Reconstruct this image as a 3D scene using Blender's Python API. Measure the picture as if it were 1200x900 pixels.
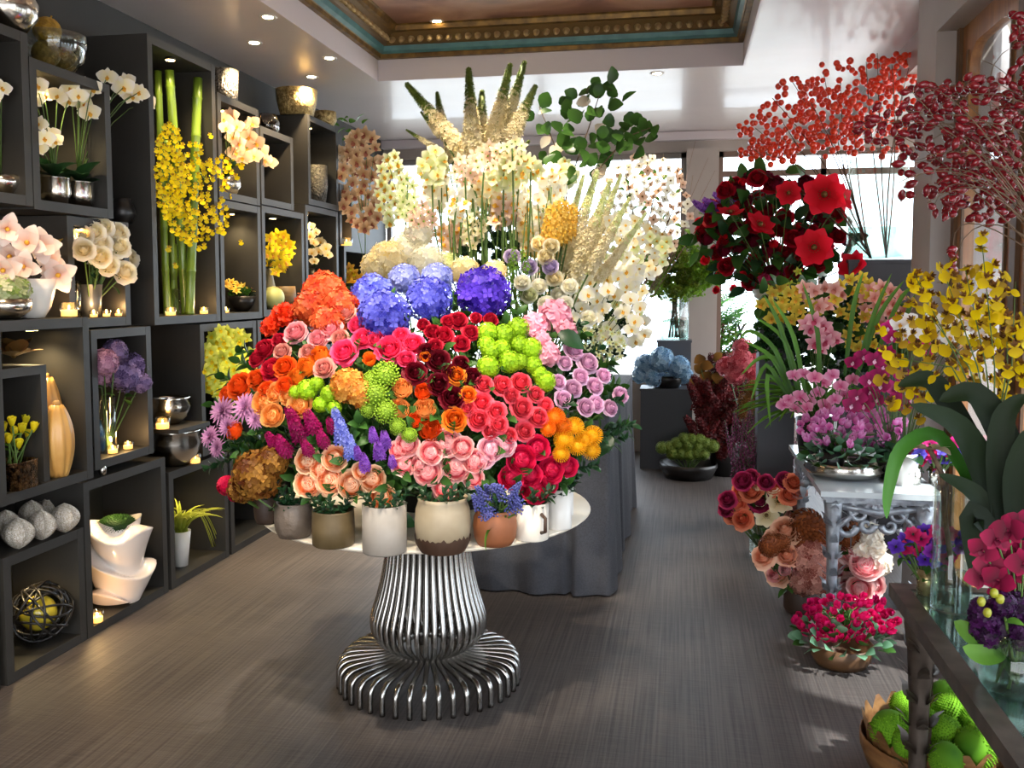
import bpy, math, random
from mathutils import Vector, Matrix, Quaternion
for o in list(bpy.data.objects): bpy.data.objects.remove(o)
S = bpy.context.scene
COL = S.collection
RN = random.Random(11)
PI = math.pi
# ---------------------------------------------------------------- camera
FPX, PX, PY = 1070.0, 600.0, 415.0            # focal length and principal point in pixels of the 1200x900 frame
PITCH, YAW, EYE = math.radians(4.0095), math.radians(10.562), Vector((0, 0, 1.76))
cd = bpy.data.cameras.new('camera'); cam = bpy.data.objects.new('camera', cd); COL.objects.link(cam)
cam.location = EYE; cam.rotation_euler = (PI/2 - PITCH, 0, YAW)
cd.sensor_width = 36; cd.lens = FPX/1200*36; cd.shift_y = (PY-450)/1200; cd.clip_start = 0.05; cd.clip_end = 200
S.camera = cam
# ---------------------------------------------------------------- light and exposure
S.view_settings.view_transform = 'Standard'; S.view_settings.look = 'None'; S.view_settings.gamma = 1
S.view_settings.exposure = 0.8
try: S.view_settings.use_curve_mapping = False
except Exception: pass
S.cycles.max_bounces = 8; S.cycles.transparent_max_bounces = 16
S.cycles.caustics_reflective = False; S.cycles.caustics_refractive = False
W = bpy.data.worlds.new('sky'); S.world = W; W.use_nodes = True
WN = W.node_tree; WN.nodes.clear()
wo = WN.nodes.new('ShaderNodeOutputWorld'); wb = WN.nodes.new('ShaderNodeBackground')
wb.inputs[0].default_value = (0.92, 0.96, 1.0, 1); wb.inputs[1].default_value = 4.0      # bright overcast sky
WN.links.new(wb.outputs[0], wo.inputs[0])
sd = bpy.data.lights.new('sun', 'SUN'); sd.energy = 8; sd.angle = math.radians(2.5); sd.color = (1, 0.93, 0.82)
sun = bpy.data.objects.new('sun', sd); COL.objects.link(sun); sun.location = (6, 0, 8)
SUN_DIR = Vector((-0.50, 0.30, -0.80)).normalized()
sun.rotation_euler = SUN_DIR.to_track_quat('-Z', 'Y').to_euler()
# ---------------------------------------------------------------- photo pixel -> world point at a given real depth
_cf = Vector((-math.sin(YAW)*math.cos(PITCH), math.cos(YAW)*math.cos(PITCH), -math.sin(PITCH)))
_cr = Vector((math.cos(YAW), math.sin(YAW), 0)); _cu = _cr.cross(_cf)
def ray(x, y): return _cf + _cr*((x-PX)/FPX) - _cu*((y-PY)/FPX)
def at(x, y, X=None, Y=None, Z=None):
    d = ray(x, y)
    if X is not None: s = (X-EYE.x)/d.x
    elif Y is not None: s = (Y-EYE.y)/d.y
    else: s = (Z-EYE.z)/d.z
    return EYE + d*s
def pix(p):
    q = Vector(p)-EYE; z = q.dot(_cf)
    return PX+FPX*q.dot(_cr)/z, PY-FPX*q.dot(_cu)/z
def depth(p): return (Vector(p)-EYE).dot(_cf)
def mpp(p): return depth(p)/FPX                # metres per pixel at p
# ---------------------------------------------------------------- mesh builder
class MB:
    def __init__(s): s.v = []; s.f = []; s.m = []; s.a = []; s.cur = 0; s.att = 0.5; s.sm = []; s.smooth = True
    def vert(s, p, a=None): s.v.append(tuple(p)); s.a.append(s.att if a is None else a); return len(s.v)-1
    def face(s, f): s.f.append(tuple(f)); s.m.append(s.cur); s.sm.append(s.smooth)
    def box(s, x0, y0, z0, x1, y1, z1):
        b = len(s.v); sm = s.smooth; s.smooth = False
        for z in (z0, z1):
            for x, y in ((x0, y0), (x1, y0), (x1, y1), (x0, y1)): s.vert((x, y, z))
        for f in ((3,2,1,0), (4,5,6,7), (0,1,5,4), (1,2,6,5), (2,3,7,6), (3,0,4,7)): s.face([b+i for i in f])
        s.smooth = sm; return s
    def obox(s, c, ax, ay, az):                 # oriented box from centre and half-axis vectors
        b = len(s.v); sm = s.smooth; s.smooth = False; c = Vector(c); ax, ay, az = Vector(ax), Vector(ay), Vector(az)
        for k in (-1, 1):
            for i, j in ((-1,-1), (1,-1), (1,1), (-1,1)): s.vert(c+ax*i+ay*j+az*k)
        for f in ((3,2,1,0), (4,5,6,7), (0,1,5,4), (1,2,6,5), (2,3,7,6), (3,0,4,7)): s.face([b+i for i in f])
        s.smooth = sm; return s
    def lathe(s, prof, n=24, c=(0,0,0), wob=None, cap=True):
        b = len(s.v); c = Vector(c)
        for i, (r, z) in enumerate(prof):
            for k in range(n):
                t = 2*PI*k/n; rr = r*(1 if wob is None else wob(t, i/(len(prof)-1)))
                s.vert((c.x+rr*math.cos(t), c.y+rr*math.sin(t), c.z+z), i/(len(prof)-1))
        for i in range(len(prof)-1):
            for k in range(n):
                k2 = (k+1) % n; s.face((b+i*n+k, b+i*n+k2, b+(i+1)*n+k2, b+(i+1)*n+k))
        if cap:
            if prof[0][0] > 1e-4: s.face([b+k for k in range(n)][::-1])
            if prof[-1][0] > 1e-4: s.face([b+(len(prof)-1)*n+k for k in range(n)])
        return s
    def tube(s, pts, r, n=6, cap=True):
        b = len(s.v); pts = [Vector(p) for p in pts]; N = len(pts)
        ref = None
        for i, p in enumerate(pts):
            d = (pts[min(i+1, N-1)]-pts[max(i-1, 0)])
            if d.length < 1e-9: d = Vector((0, 0, 1))
            d.normalize()
            if ref is None: ref = d.orthogonal().normalized()
            ref = (ref - d*ref.dot(d)); ref = ref.normalized() if ref.length > 1e-6 else d.orthogonal().normalized()
            w = d.cross(ref); rr = r[i] if isinstance(r, (list, tuple)) else r
            for k in range(n):
                t = 2*PI*k/n; s.vert(p+ref*(rr*math.cos(t))+w*(rr*math.sin(t)), i/max(1, N-1))
        for i in range(N-1):
            for k in range(n):
                k2 = (k+1) % n; s.face((b+i*n+k, b+i*n+k2, b+(i+1)*n+k2, b+(i+1)*n+k))
        if cap: s.face([b+k for k in range(n)][::-1]); s.face([b+(N-1)*n+k for k in range(n)])
        return s
    def grid(s, fn, nu, nv):                    # fn(u,v) -> (point, attr); u,v in 0..1
        b = len(s.v)
        for j in range(nv+1):
            for i in range(nu+1):
                r = fn(i/nu, j/nv)
                if len(r) == 2: s.vert(r[0], r[1])
                else: s.vert(r)
        for j in range(nv):
            for i in range(nu):
                k = b+j*(nu+1)+i; s.face((k, k+1, k+nu+2, k+nu+1))
        return s
    def ball(s, c, r, n=10, m=6, sq=(1,1,1)):
        c = Vector(c); b = len(s.v)
        s.vert(c+Vector((0,0,-r*sq[2])), 0)
        for j in range(1, m):
            t = PI*j/m
            for k in range(n):
                p = 2*PI*k/n; s.vert(c+Vector((r*sq[0]*math.sin(t)*math.cos(p), r*sq[1]*math.sin(t)*math.sin(p), -r*sq[2]*math.cos(t))), j/m)
        s.vert(c+Vector((0,0,r*sq[2])), 1); e = len(s.v)-1
        for k in range(n): s.face((b, b+1+(k+1) % n, b+1+k)); s.face((e, e-n+k, e-n+(k+1) % n))
        for j in range(m-2):
            for k in range(n):
                k2 = (k+1) % n; q = b+1+j*n; s.face((q+k, q+k2, q+n+k2, q+n+k))
        return s
    def add(s, o, M):                           # append another MB through a matrix
        b = len(s.v)
        for p, a in zip(o.v, o.a): s.v.append(tuple(M @ Vector(p))); s.a.append(a)
        for f, m, sm in zip(o.f, o.m, o.sm): s.f.append(tuple(b+i for i in f)); s.m.append(m); s.sm.append(sm)
        return s
    def mesh(s, name, mats):
        me = bpy.data.meshes.new(name); me.from_pydata(s.v, [], s.f)
        for m in (mats if isinstance(mats, (list, tuple)) else [mats]): me.materials.append(m)
        me.polygons.foreach_set('material_index', s.m); me.polygons.foreach_set('use_smooth', s.sm)
        at_ = me.attributes.new('tip', 'FLOAT', 'POINT'); at_.data.foreach_set('value', s.a)
        me.update(); return me
def put(name, me, parent=None, loc=None, rot=None, scale=None, mat=None):
    o = bpy.data.objects.new(name, me if isinstance(me, bpy.types.Mesh) else None); COL.objects.link(o)
    if parent is not None: o.parent = parent
    if mat is not None: o.matrix_local = mat
    if loc is not None: o.location = loc
    if rot is not None:
        if isinstance(rot, Quaternion): o.rotation_mode = 'QUATERNION'; o.rotation_quaternion = rot
        else: o.rotation_euler = rot
    if scale is not None: o.scale = (scale,)*3 if isinstance(scale, (int, float)) else scale
    return o
def tag(o, label=None, cat=None, group=None, kind=None):
    if label: o['label'] = label
    if cat: o['category'] = cat
    if group: o['group'] = group
    if kind: o['kind'] = kind
    return o
def thing(name, label, cat, loc=(0,0,0), group=None, rot=None, scale=None):
    return tag(put(name, None, None, loc, rot, scale), label, cat, group)
def struct(name, mb, mats, parent=None, loc=None):
    o = put(name, mb.mesh(name, mats), parent, loc)
    if parent is None: o['kind'] = 'structure'
    return o
ORD = 'first second third fourth fifth sixth seventh eighth ninth tenth eleventh twelfth thirteenth fourteenth fifteenth sixteenth'.split()
PENDING = {}
def later(base, o, group=None):                 # labels told apart by their order, written once all are placed
    PENDING.setdefault((base, group), []).append(o)
def finish_labels():
    bpy.context.view_layer.update()
    for (base, group), obs in PENDING.items():
        anchor = lambda o: Vector(o['_p']) if '_p' in o else o.matrix_world.translation
        P = [(pix(anchor(o)), o) for o in obs]
        n = len(P)
        rows = [P]
        if n > 9:
            P.sort(key=lambda q: q[0][1]); k = 2 if n <= 16 else (3 if n <= 33 else 5); c = (n+k-1)//k
            rows = [P[i*c:(i+1)*c] for i in range(k)]
        names = {1: [''], 2: [', upper row', ', lower row'], 3: [', top row', ', middle row', ', bottom row'], 5: [', top row', ', second row', ', middle row', ', fourth row', ', bottom row']}[len(rows)]
        for row, rn in zip(rows, names):
            row.sort(key=lambda q: q[0][0])
            for i, (_, o) in enumerate(row):
                if n == 1: o['label'] = base
                elif i == 0: o['label'] = base + ', leftmost' + rn
                elif i == len(row)-1: o['label'] = base + ', rightmost' + rn
                elif i < 8 or i < len(row)/2: o['label'] = base + ', ' + ORD[min(i, 15)] + ' from left' + rn
                else: o['label'] = base + ', ' + ORD[min(len(row)-1-i, 15)] + ' from right' + rn
                if group: o['group'] = group
    for o in bpy.data.objects:
        if '_p' in o: del o['_p']
# ---------------------------------------------------------------- materials
def lin(h):
    h = h.lstrip('#'); c = [int(h[i:i+2], 16)/255 for i in (0, 2, 4)]
    return tuple((x/12.92 if x <= 0.04045 else ((x+0.055)/1.055)**2.4) for x in c)+(1,)
MATS = {}
def N(nt, t, **kw):
    n = nt.nodes.new(t)
    for k, v in kw.items(): setattr(n, k, v)
    return n
def mat(name, col, rough=0.5, metal=0.0, noise=None, bump=None, spec=0.5, trans=0.0, emit=None, coat=0.0, coord='Object'):
    """procedural principled material: noise=(scale, second colour, stretch xyz), bump=(scale, strength)"""
    if name in MATS: return MATS[name]
    m = bpy.data.materials.new(name); m.use_nodes = True; nt = m.node_tree; b = nt.nodes['Principled BSDF']
    col = lin(col) if isinstance(col, str) else col
    b.inputs['Base Color'].default_value = col; b.inputs['Roughness'].default_value = rough; b.inputs['Metallic'].default_value = metal
    b.inputs['Specular IOR Level'].default_value = spec; b.inputs['Coat Weight'].default_value = coat
    if trans: b.inputs['Transmission Weight'].default_value = trans
    tc = None
    if noise or bump: tc = N(nt, 'ShaderNodeTexCoord')
    if noise:
        mp = N(nt, 'ShaderNodeMapping'); nt.links.new(tc.outputs[coord], mp.inputs[0])
        mp.inputs['Scale'].default_value = noise[2] if len(noise) > 2 else (1, 1, 1)
        nz = N(nt, 'ShaderNodeTexNoise'); nz.inputs['Scale'].default_value = noise[0]; nz.inputs['Detail'].default_value = 4
        nt.links.new(mp.outputs[0], nz.inputs['Vector'])
        rp = N(nt, 'ShaderNodeValToRGB'); rp.color_ramp.elements[0].position = 0.35; rp.color_ramp.elements[1].position = 0.65
        rp.color_ramp.elements[0].color = col; rp.color_ramp.elements[1].color = lin(noise[1]) if isinstance(noise[1], str) else noise[1]
        nt.links.new(nz.outputs[0], rp.inputs[0]); nt.links.new(rp.outputs[0], b.inputs['Base Color'])
    if bump:
        nb = N(nt, 'ShaderNodeTexNoise'); nb.inputs['Scale'].default_value = bump[0]; nt.links.new(tc.outputs[coord], nb.inputs['Vector'])
        bp = N(nt, 'ShaderNodeBump'); bp.inputs['Strength'].default_value = bump[1]; bp.inputs['Distance'].default_value = 0.02
        nt.links.new(nb.outputs[0], bp.inputs['Height']); nt.links.new(bp.outputs[0], b.inputs['Normal'])
    if emit:
        b.inputs['Emission Color'].default_value = lin(emit[0]) if isinstance(emit[0], str) else emit[0]; b.inputs['Emission Strength'].default_value = emit[1]
    MATS[name] = m; return m
def petal(c_in, c_out=None, tr=0.3, rough=0.5, jit=0.16, key=None):
    """petal tissue: colour runs from the heart (c_in) to the rim (c_out), each bloom a little different, light shines through"""
    c_out = c_out or c_in; name = 'petal_%s_%s_%g' % (c_in, c_out, tr)
    if name in MATS: return MATS[name]
    m = bpy.data.materials.new(name.replace('#', '')); m.use_nodes = True; nt = m.node_tree; b = nt.nodes['Principled BSDF']
    a = N(nt, 'ShaderNodeAttribute', attribute_name='tip'); mx = N(nt, 'ShaderNodeMix', data_type='RGBA')
    nt.links.new(a.outputs['Fac'], mx.inputs[0]); mx.inputs[6].default_value = lin(c_in); mx.inputs[7].default_value = lin(c_out)
    oi = N(nt, 'ShaderNodeObjectInfo'); mr = N(nt, 'ShaderNodeMapRange'); mr.inputs[3].default_value = 1-jit; mr.inputs[4].default_value = 1+jit
    nt.links.new(oi.outputs['Random'], mr.inputs[0])
    hs = N(nt, 'ShaderNodeHueSaturation'); nt.links.new(mr.outputs[0], hs.inputs['Value']); nt.links.new(mx.outputs[2], hs.inputs['Color'])
    nt.links.new(hs.outputs[0], b.inputs['Base Color']); b.inputs['Roughness'].default_value = rough; b.inputs['Specular IOR Level'].default_value = 0.25
    t = N(nt, 'ShaderNodeBsdfTranslucent'); nt.links.new(hs.outputs[0], t.inputs[0])
    ms = N(nt, 'ShaderNodeMixShader'); ms.inputs[0].default_value = tr
    nt.links.new(b.outputs[0], ms.inputs[1]); nt.links.new(t.outputs[0], ms.inputs[2]); nt.links.new(ms.outputs[0], nt.nodes['Material Output'].inputs[0])
    MATS[name] = m; return m
def glass(name, tint='#ffffff', refl=0.12, rough=0.02):
    """thin clear glass: light passes straight through, rims and faces mirror a little"""
    if name in MATS: return MATS[name]
    m = bpy.data.materials.new(name); m.use_nodes = True; nt = m.node_tree; nt.nodes.remove(nt.nodes['Principled BSDF'])
    tr = N(nt, 'ShaderNodeBsdfTransparent'); tr.inputs[0].default_value = lin(tint)
    gl = N(nt, 'ShaderNodeBsdfGlossy'); gl.inputs['Roughness'].default_value = rough
    lw = N(nt, 'ShaderNodeLayerWeight'); lw.inputs[0].default_value = 0.25
    mr = N(nt, 'ShaderNodeMapRange'); mr.inputs[3].default_value = refl*0.4; mr.inputs[4].default_value = min(1, refl*5)
    nt.links.new(lw.outputs['Facing'], mr.inputs[0])
    ms = N(nt, 'ShaderNodeMixShader'); nt.links.new(mr.outputs[0], ms.inputs[0]); nt.links.new(tr.outputs[0], ms.inputs[1]); nt.links.new(gl.outputs[0], ms.inputs[2])
    nt.links.new(ms.outputs[0], nt.nodes['Material Output'].inputs[0]); MATS[name] = m; return m
def glow(name, col, strength):
    return mat(name, col, 0.5, emit=(col, strength))
# ================================================================ SETTING
CZ = 3.42                                        # ceiling height
XL, XR, YB, YF = -3.32, 1.30, 10.0, -2.2
m_floor = bpy.data.materials.new('woven_floor'); m_floor.use_nodes = True
def _floor():
    nt = m_floor.node_tree; b = nt.nodes['Principled BSDF']; tc = N(nt, 'ShaderNodeTexCoord')
    def nz(scale, st):
        mp = N(nt, 'ShaderNodeMapping'); mp.inputs['Scale'].default_value = st; nt.links.new(tc.outputs['Object'], mp.inputs[0])
        n = N(nt, 'ShaderNodeTexNoise'); n.inputs['Scale'].default_value = scale; n.inputs['Detail'].default_value = 3; nt.links.new(mp.outputs[0], n.inputs['Vector']); return n
    a = nz(1.0, (95, 1.2, 1)); c = nz(1.0, (6, 120, 1)); d = nz(0.5, (1, 1, 1))
    ad = N(nt, 'ShaderNodeMath', operation='MULTIPLY_ADD'); nt.links.new(c.outputs[0], ad.inputs[0]); ad.inputs[1].default_value = 0.45; nt.links.new(a.outputs[0], ad.inputs[2])
    ad2 = N(nt, 'ShaderNodeMath', operation='MULTIPLY_ADD'); nt.links.new(d.outputs[0], ad2.inputs[0]); ad2.inputs[1].default_value = 0.25; nt.links.new(ad.outputs[0], ad2.inputs[2])
    rp = N(nt, 'ShaderNodeValToRGB'); e = rp.color_ramp.elements
    e[0].position = 0.55; e[0].color = lin('#302b2b'); e[1].position = 1.05; e[1].color = lin('#59524f')
    nt.links.new(ad2.outputs[0], rp.inputs[0]); nt.links.new(rp.outputs[0], b.inputs['Base Color']); b.inputs['Roughness'].default_value = 0.55
    bp = N(nt, 'ShaderNodeBump'); bp.inputs['Strength'].default_value = 0.25; bp.inputs['Distance'].default_value = 0.004
    nt.links.new(ad.outputs[0], bp.inputs['Height']); nt.links.new(bp.outputs[0], b.inputs['Normal'])
_floor()
struct('floor', MB().box(-3.5, YF-0.2, -0.12, 3.4, YB+0.3, 0.0), m_floor)
m_dark = mat('charcoal_paint', '#302e2b', 0.55, noise=(3, '#2a2825'))
m_ceil = mat('lacquered_ceiling', '#cfc5c4', 0.3, noise=(0.8, '#c2b8ba'), coat=0.12, bump=(2.2, 0.25))
m_fascia = mat('lavender_fascia', '#cbc2c6', 0.45)
m_taupe = mat('taupe_paint', '#a89e98', 0.5, noise=(2, '#a0958e'))
m_gold = mat('old_gold', '#8a6a35', 0.45, 0.5, noise=(14, '#5d4524'))
m_teal = mat('teal_band', '#4f7f80', 0.5, noise=(10, '#3f6a70'))
m_egg = mat('gilt_egg', '#c2a878', 0.45, 0.2, noise=(18, '#9a8058'))
struct('wall_left', MB().box(XL-0.15, YF, 0, XL, YB, CZ), m_dark)
# coffered ceiling: four soffits round an opening
CX0, CX1, CY0, CY1 = -2.42, 0.43, 1.4, 7.10
sof = MB()
sof.box(XL, YF, CZ, CX0, YB+0.2, CZ+0.5); sof.box(CX1, YF, CZ, 1.62, YB+0.2, CZ+0.5); sof.box(1.62, 5.5, CZ, 3.35, YB+0.2, CZ+0.5)
sof.box(CX0, YF, CZ, CX1, CY0, CZ+0.5); sof.box(CX0, CY1, CZ, CX1, YB+0.2, CZ+0.5)
struct('ceiling', sof, m_ceil)
def ringband(prof, mi=0, mb=None):               # sweep an (inset, z) profile round the opening
    mb = mb or MB(); mb.smooth = False; b = len(mb.v)
    for ins, z in prof:
        for x, y in ((CX0+ins, CY0+ins), (CX1-ins, CY0+ins), (CX1-ins, CY1-ins), (CX0+ins, CY1-ins)): mb.vert((x, y, z))
    for i in range(len(prof)-1):
        for k in range(4):
            k2 = (k+1) % 4; mb.cur = mi; mb.face((b+i*4+k, b+i*4+k2, b+i*4+4+k2, b+i*4+4+k))
    return mb
struct('trim_1', ringband([(0.0, CZ), (0.012, CZ), (0.012, CZ+0.17)]), m_fascia)
tg = ringband([(0.012, CZ+0.165), (0.05, CZ+0.165), (0.05, CZ+0.195), (0.06, CZ+0.2)])
struct('trim_2', tg, m_gold)
struct('trim_3', ringband([(0.06, CZ+0.198), (0.085, CZ+0.215), (0.095, CZ+0.25)]), m_teal)
egg_trim = struct('trim_4', ringband([(0.095, CZ+0.25), (0.12, CZ+0.255), (0.19, CZ+0.325)]), mat('dark_gilt', '#6b522e', 0.5, 0.3))
struct('trim_5', ringband([(0.19, CZ+0.325), (0.225, CZ+0.328), (0.235, CZ+0.36), (0.25, CZ+0.37)]), m_gold)
eg = MB().ball((0,0,0), 1, 8, 6, (0.026, 0.055, 0.022)).mesh('egg_ornament', m_egg)
def eggs():
    n = 34
    for i in range(n):
        x = CX0+0.18+(CX1-CX0-0.36)*i/(n-1); put('egg_ornament', eg, egg_trim, (x, CY1-0.15, CZ+0.285), (math.radians(45), 0, 0))
    y = CY1-0.25
    while y > 3.6: put('egg_ornament', eg, egg_trim, (CX0+0.15, y, CZ+0.285), (math.radians(45), 0, math.radians(90))); y -= 0.082
    y = CY1-0.25
    while y > 4.8: put('egg_ornament', eg, egg_trim, (CX1-0.15, y, CZ+0.285), (math.radians(45), 0, math.radians(-90))); y -= 0.082
eggs()
m_mural = bpy.data.materials.new('cloud_mural'); m_mural.use_nodes = True
def _mural():
    nt = m_mural.node_tree; b = nt.nodes['Principled BSDF']; tc = N(nt, 'ShaderNodeTexCoord')
    mp = N(nt, 'ShaderNodeMapping'); mp.inputs['Scale'].default_value = (0.9, 1.5, 1); nt.links.new(tc.outputs['Object'], mp.inputs[0])
    n = N(nt, 'ShaderNodeTexNoise'); n.inputs['Scale'].default_value = 1.1; n.inputs['Detail'].default_value = 6; n.inputs['Distortion'].default_value = 0.8; nt.links.new(mp.outputs[0], n.inputs['Vector'])
    rp = N(nt, 'ShaderNodeValToRGB'); e = rp.color_ramp.elements
    e[0].position = 0.28; e[0].color = lin('#6a4a40'); e[1].position = 0.78; e[1].color = lin('#7f8f9a')
    for p, c in ((0.42, '#8d6456'), (0.52, '#b78d77'), (0.6, '#c9a793'), (0.68, '#94888a')):
        k = e.new(p); k.color = lin(c)
    nt.links.new(n.outputs[0], rp.inputs[0]); nt.links.new(rp.outputs[0], b.inputs['Base Color']); b.inputs['Roughness'].default_value = 0.35
_mural()
struct('ceiling_mural', MB().box(CX0, CY0, CZ+0.37, CX1, CY1, CZ+0.45), m_mural)
# back wall: lintel, pillar, two window fields
LZ = 3.22
struct('wall_back', MB().box(XL, YB-0.05, LZ, 3.3, YB+0.2, CZ).box(XL, YB-0.02, 0, 0.0, YB+0.2, 0.75).box(0.34, YB-0.02, 0, 3.3, YB+0.2, 0.35), m_taupe)
struct('trim_6', MB().box(XL, YB-0.14, CZ-0.09, 3.3, YB-0.05, CZ-0.003), m_fascia)
PB = (at(803, 300, Y=9.72).x, at(841, 300, Y=9.72).x)
struct('pillar', MB().box(PB[0], 9.72, 0, PB[1], YB+0.2, LZ+0.0), m_taupe)
m_pane = glass('window_glass', '#f4faff', 0.1)
m_frame = mat('grey_frame', '#8d8683', 0.5)
def window(n, x0, x1, z0, z1, mull, rails, fm):
    f = MB(); y0, y1 = YB+0.02, YB+0.1; w = 0.055
    f.box(x0, y0, z0, x0+w, y1, z1).box(x1-w, y0, z0, x1, y1, z1).box(x0, y0, z0, x1, y1, z0+w).box(x0, y0, z1-w, x1, y1, z1)
    for m_ in mull: f.box(m_-w/2, y0, z0+w, m_+w/2, y1, z1-w)
    for r in rails: f.box(x0+w, y0, r-0.03, x1-w, y1, r+0.03)
    o = struct('window_%d' % n, f, fm)
    xs = [x0]+list(mull)+[x1]; zs = [z0]+list(rails)+[z1]
    for i in range(len(xs)-1):
        for j in range(len(zs)-1): put('pane', MB().box(xs[i]+0.03, y0+0.035, zs[j]+0.03, xs[i+1]-0.03, y0+0.041, zs[j+1]-0.03).mesh('pane', m_pane), o)
window(1, XL, PB[0], 0.75, LZ, [-1.55], [], m_frame)
mx_ = at(965, 190, Y=10.05).x; rz_ = at(900, 203, Y=10.05).z
window(2, PB[1], 3.25, 0.35, LZ, [mx_], [rz_], mat('brown_frame', '#6d564a', 0.5))
# right side: pilaster, header, glazed wooden doors, beam of the alcove
struct('wall_right', MB().box(1.30, 5.25, 0, 1.62, 5.65, CZ).box(1.30, YF, 3.12, 1.62, 5.25, CZ).box(1.30, YF, 0, 1.62, 1.2, 0.55).box(1.30, 1.2, 0, 1.62, 1.45, 3.12), m_taupe)
struct('trim_7', MB().box(1.46, 5.65, 3.2, 1.75, YB, CZ), m_taupe)
struct('wall_alcove', MB().box(3.2, 5.65, 0, 3.35, YB, 0.4).box(3.2, 5.65, 3.1, 3.35, YB, CZ).box(1.62, 5.5, 0, 3.35, 5.65, CZ), m_taupe)
m_oak = mat('honey_oak', '#a8703c', 0.4, noise=(4, '#8a5527', (8, 8, 0.6)), coat=0.2)
m_oakd = mat('dark_oak', '#6b4a28', 0.45, noise=(4, '#523619', (8, 8, 0.6)))
def leaf_door(n, y1):
    y0 = y1-0.86; x0, x1 = 1.42, 1.47; zt = 3.12; st = 0.115
    f = MB().box(x0, y0, 0, x1, y0+st, zt).box(x0, y1-st, 0, x1, y1, zt).box(x0, y0+st, 0, x1, y1-st, 0.28).box(x0, y0+st, zt-0.12, x1, y1-st, zt)
    rad = 0.14
    for yy, sg in ((y0+st, 1), (y1-st, -1)):     # rounded upper corners
        k = 6; zc = zt-0.12
        for i in range(k):
            a0, a1 = PI/2*i/k, PI/2*(i+1)/k
            p0 = (yy+sg*rad*(1-math.cos(a0)), zc-rad*(1-math.sin(a0))); p1 = (yy+sg*rad*(1-math.cos(a1)), zc-rad*(1-math.sin(a1)))
            b = len(f.v); f.smooth = False
            for x in (x0, x1):
                for (py_, pz_) in (p0, p1, (yy, zc)): f.vert((x, py_, pz_))
            f.face((b, b+1, b+2)); f.face((b+5, b+4, b+3)); f.face((b, b+3, b+4, b+1))
    d = struct('door_%d' % n, f, m_oak)
    put('pane', MB().box(x0+0.02, y0+st-0.01, 0.27, x0+0.026, y1-st+0.01, zt-0.11).mesh('pane', m_pane), d)
    put('bead', MB().box(x0-0.012, y0+st-0.02, 0.28, x0, y0+st, zt-0.14).box(x0-0.012, y1-st, 0.28, x0, y1-st+0.02, zt-0.14).mesh('bead', m_oakd), d)
    h = put('door_handle', MB().tube([(x0-0.05, y0+0.05, 1.0), (x0-0.05, y0+0.05, 1.16)], 0.009, 8).tube([(x0, y0+0.05, 1.02), (x0-0.05, y0+0.05, 1.02)], 0.007).tube([(x0, y0+0.05, 1.14), (x0-0.05, y0+0.05, 1.14)], 0.007).mesh('door_handle', m_gold), d)
for i in range(4): leaf_door(i+1, 5.20-i*0.93)
struct('trim_8', MB().box(1.40, 5.20, 0, 1.5, 5.25, 3.12).box(1.40, 4.27, 0, 1.5, 4.34, 3.12).box(1.40, 3.34, 0, 1.5, 3.41, 3.12).box(1.40, 2.41, 0, 1.5, 2.48, 3.12).box(1.40, 1.45, 0, 1.5, 1.55, 3.12), m_oakd)
# shop front behind the viewpoint, with its own big window
struct('wall_front', MB().box(XL, YF-0.15, 2.9, 1.4, YF, CZ).box(XL, YF-0.15, 0, 1.4, YF, 0.3).box(XL, YF-0.15, 0.3, XL+0.3, YF, 2.9).box(1.1, YF-0.15, 0.3, 1.4, YF, 2.9), m_taupe)
# outside: pavement and an added canvas that trims the sun through the doors
struct('pavement', MB().box(-14, -14, -0.3, 16, 26, -0.13), mat('pale_pavement', '#a39d95', 0.8, noise=(2, '#8f8a84')))
aw = thing('added_sunshade', 'added cream canvas trimming the sun above the wooden doors outside', 'added_sunshade', (1.66, 3.4, 2.75))
put('canvas', MB().grid(lambda u, v: Vector((0.02+.34*v, -2.3+4.3*u, 0.45-0.8*v)), 1, 1).mesh('canvas', mat('cream_canvas', '#d8cdb8', 0.8)), aw)
put('rod', MB().tube([(.36, -2.3, -.35), (.36, 2.0, -.35)], 0.02).tube([(0.0, -2.3, -0.35), (.36, -2.3, -.35)], 0.015).tube([(0.0, 2.0, -0.35), (.36, 2.0, -.35)], 0.015).mesh('rod', m_frame), aw)
# recessed ceiling spots
m_bulb = glow('warm_bulb', '#ffe2b0', 40)
m_ring = mat('white_ring', '#d8d4cf', 0.4)
def spot(p, label, e=60, aim=(0, 0, -1), size=1.25, col=(1, 0.74, 0.42)):
    t = thing('ceiling_spotlight', label, 'spotlight', p, None)
    put('ring', MB().lathe([(0.032, -0.001), (0.05, -0.006), (0.055, -0.002), (0.055, 0.004)], 20, cap=False).mesh('ring', m_ring), t)
    put('bulb', MB().lathe([(0.0, -0.006), (0.032, -0.003), (0.032, 0.003)], 16, cap=False).mesh('bulb', m_bulb), t)
    l = bpy.data.lights.new('spot_lamp', 'SPOT'); l.energy = e; l.color = col; l.spot_size = size; l.spot_blend = 0.6; l.shadow_soft_size = 0.04
    o = put('spot_lamp', None, t); bpy.data.objects.remove(o)
    o = bpy.data.objects.new('spot_lamp', l); COL.objects.link(o); o.parent = t; o.location = (0, 0, -0.03)
    o.rotation_euler = Vector(aim).to_track_quat('-Z', 'Y').to_euler()
    return t
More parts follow.
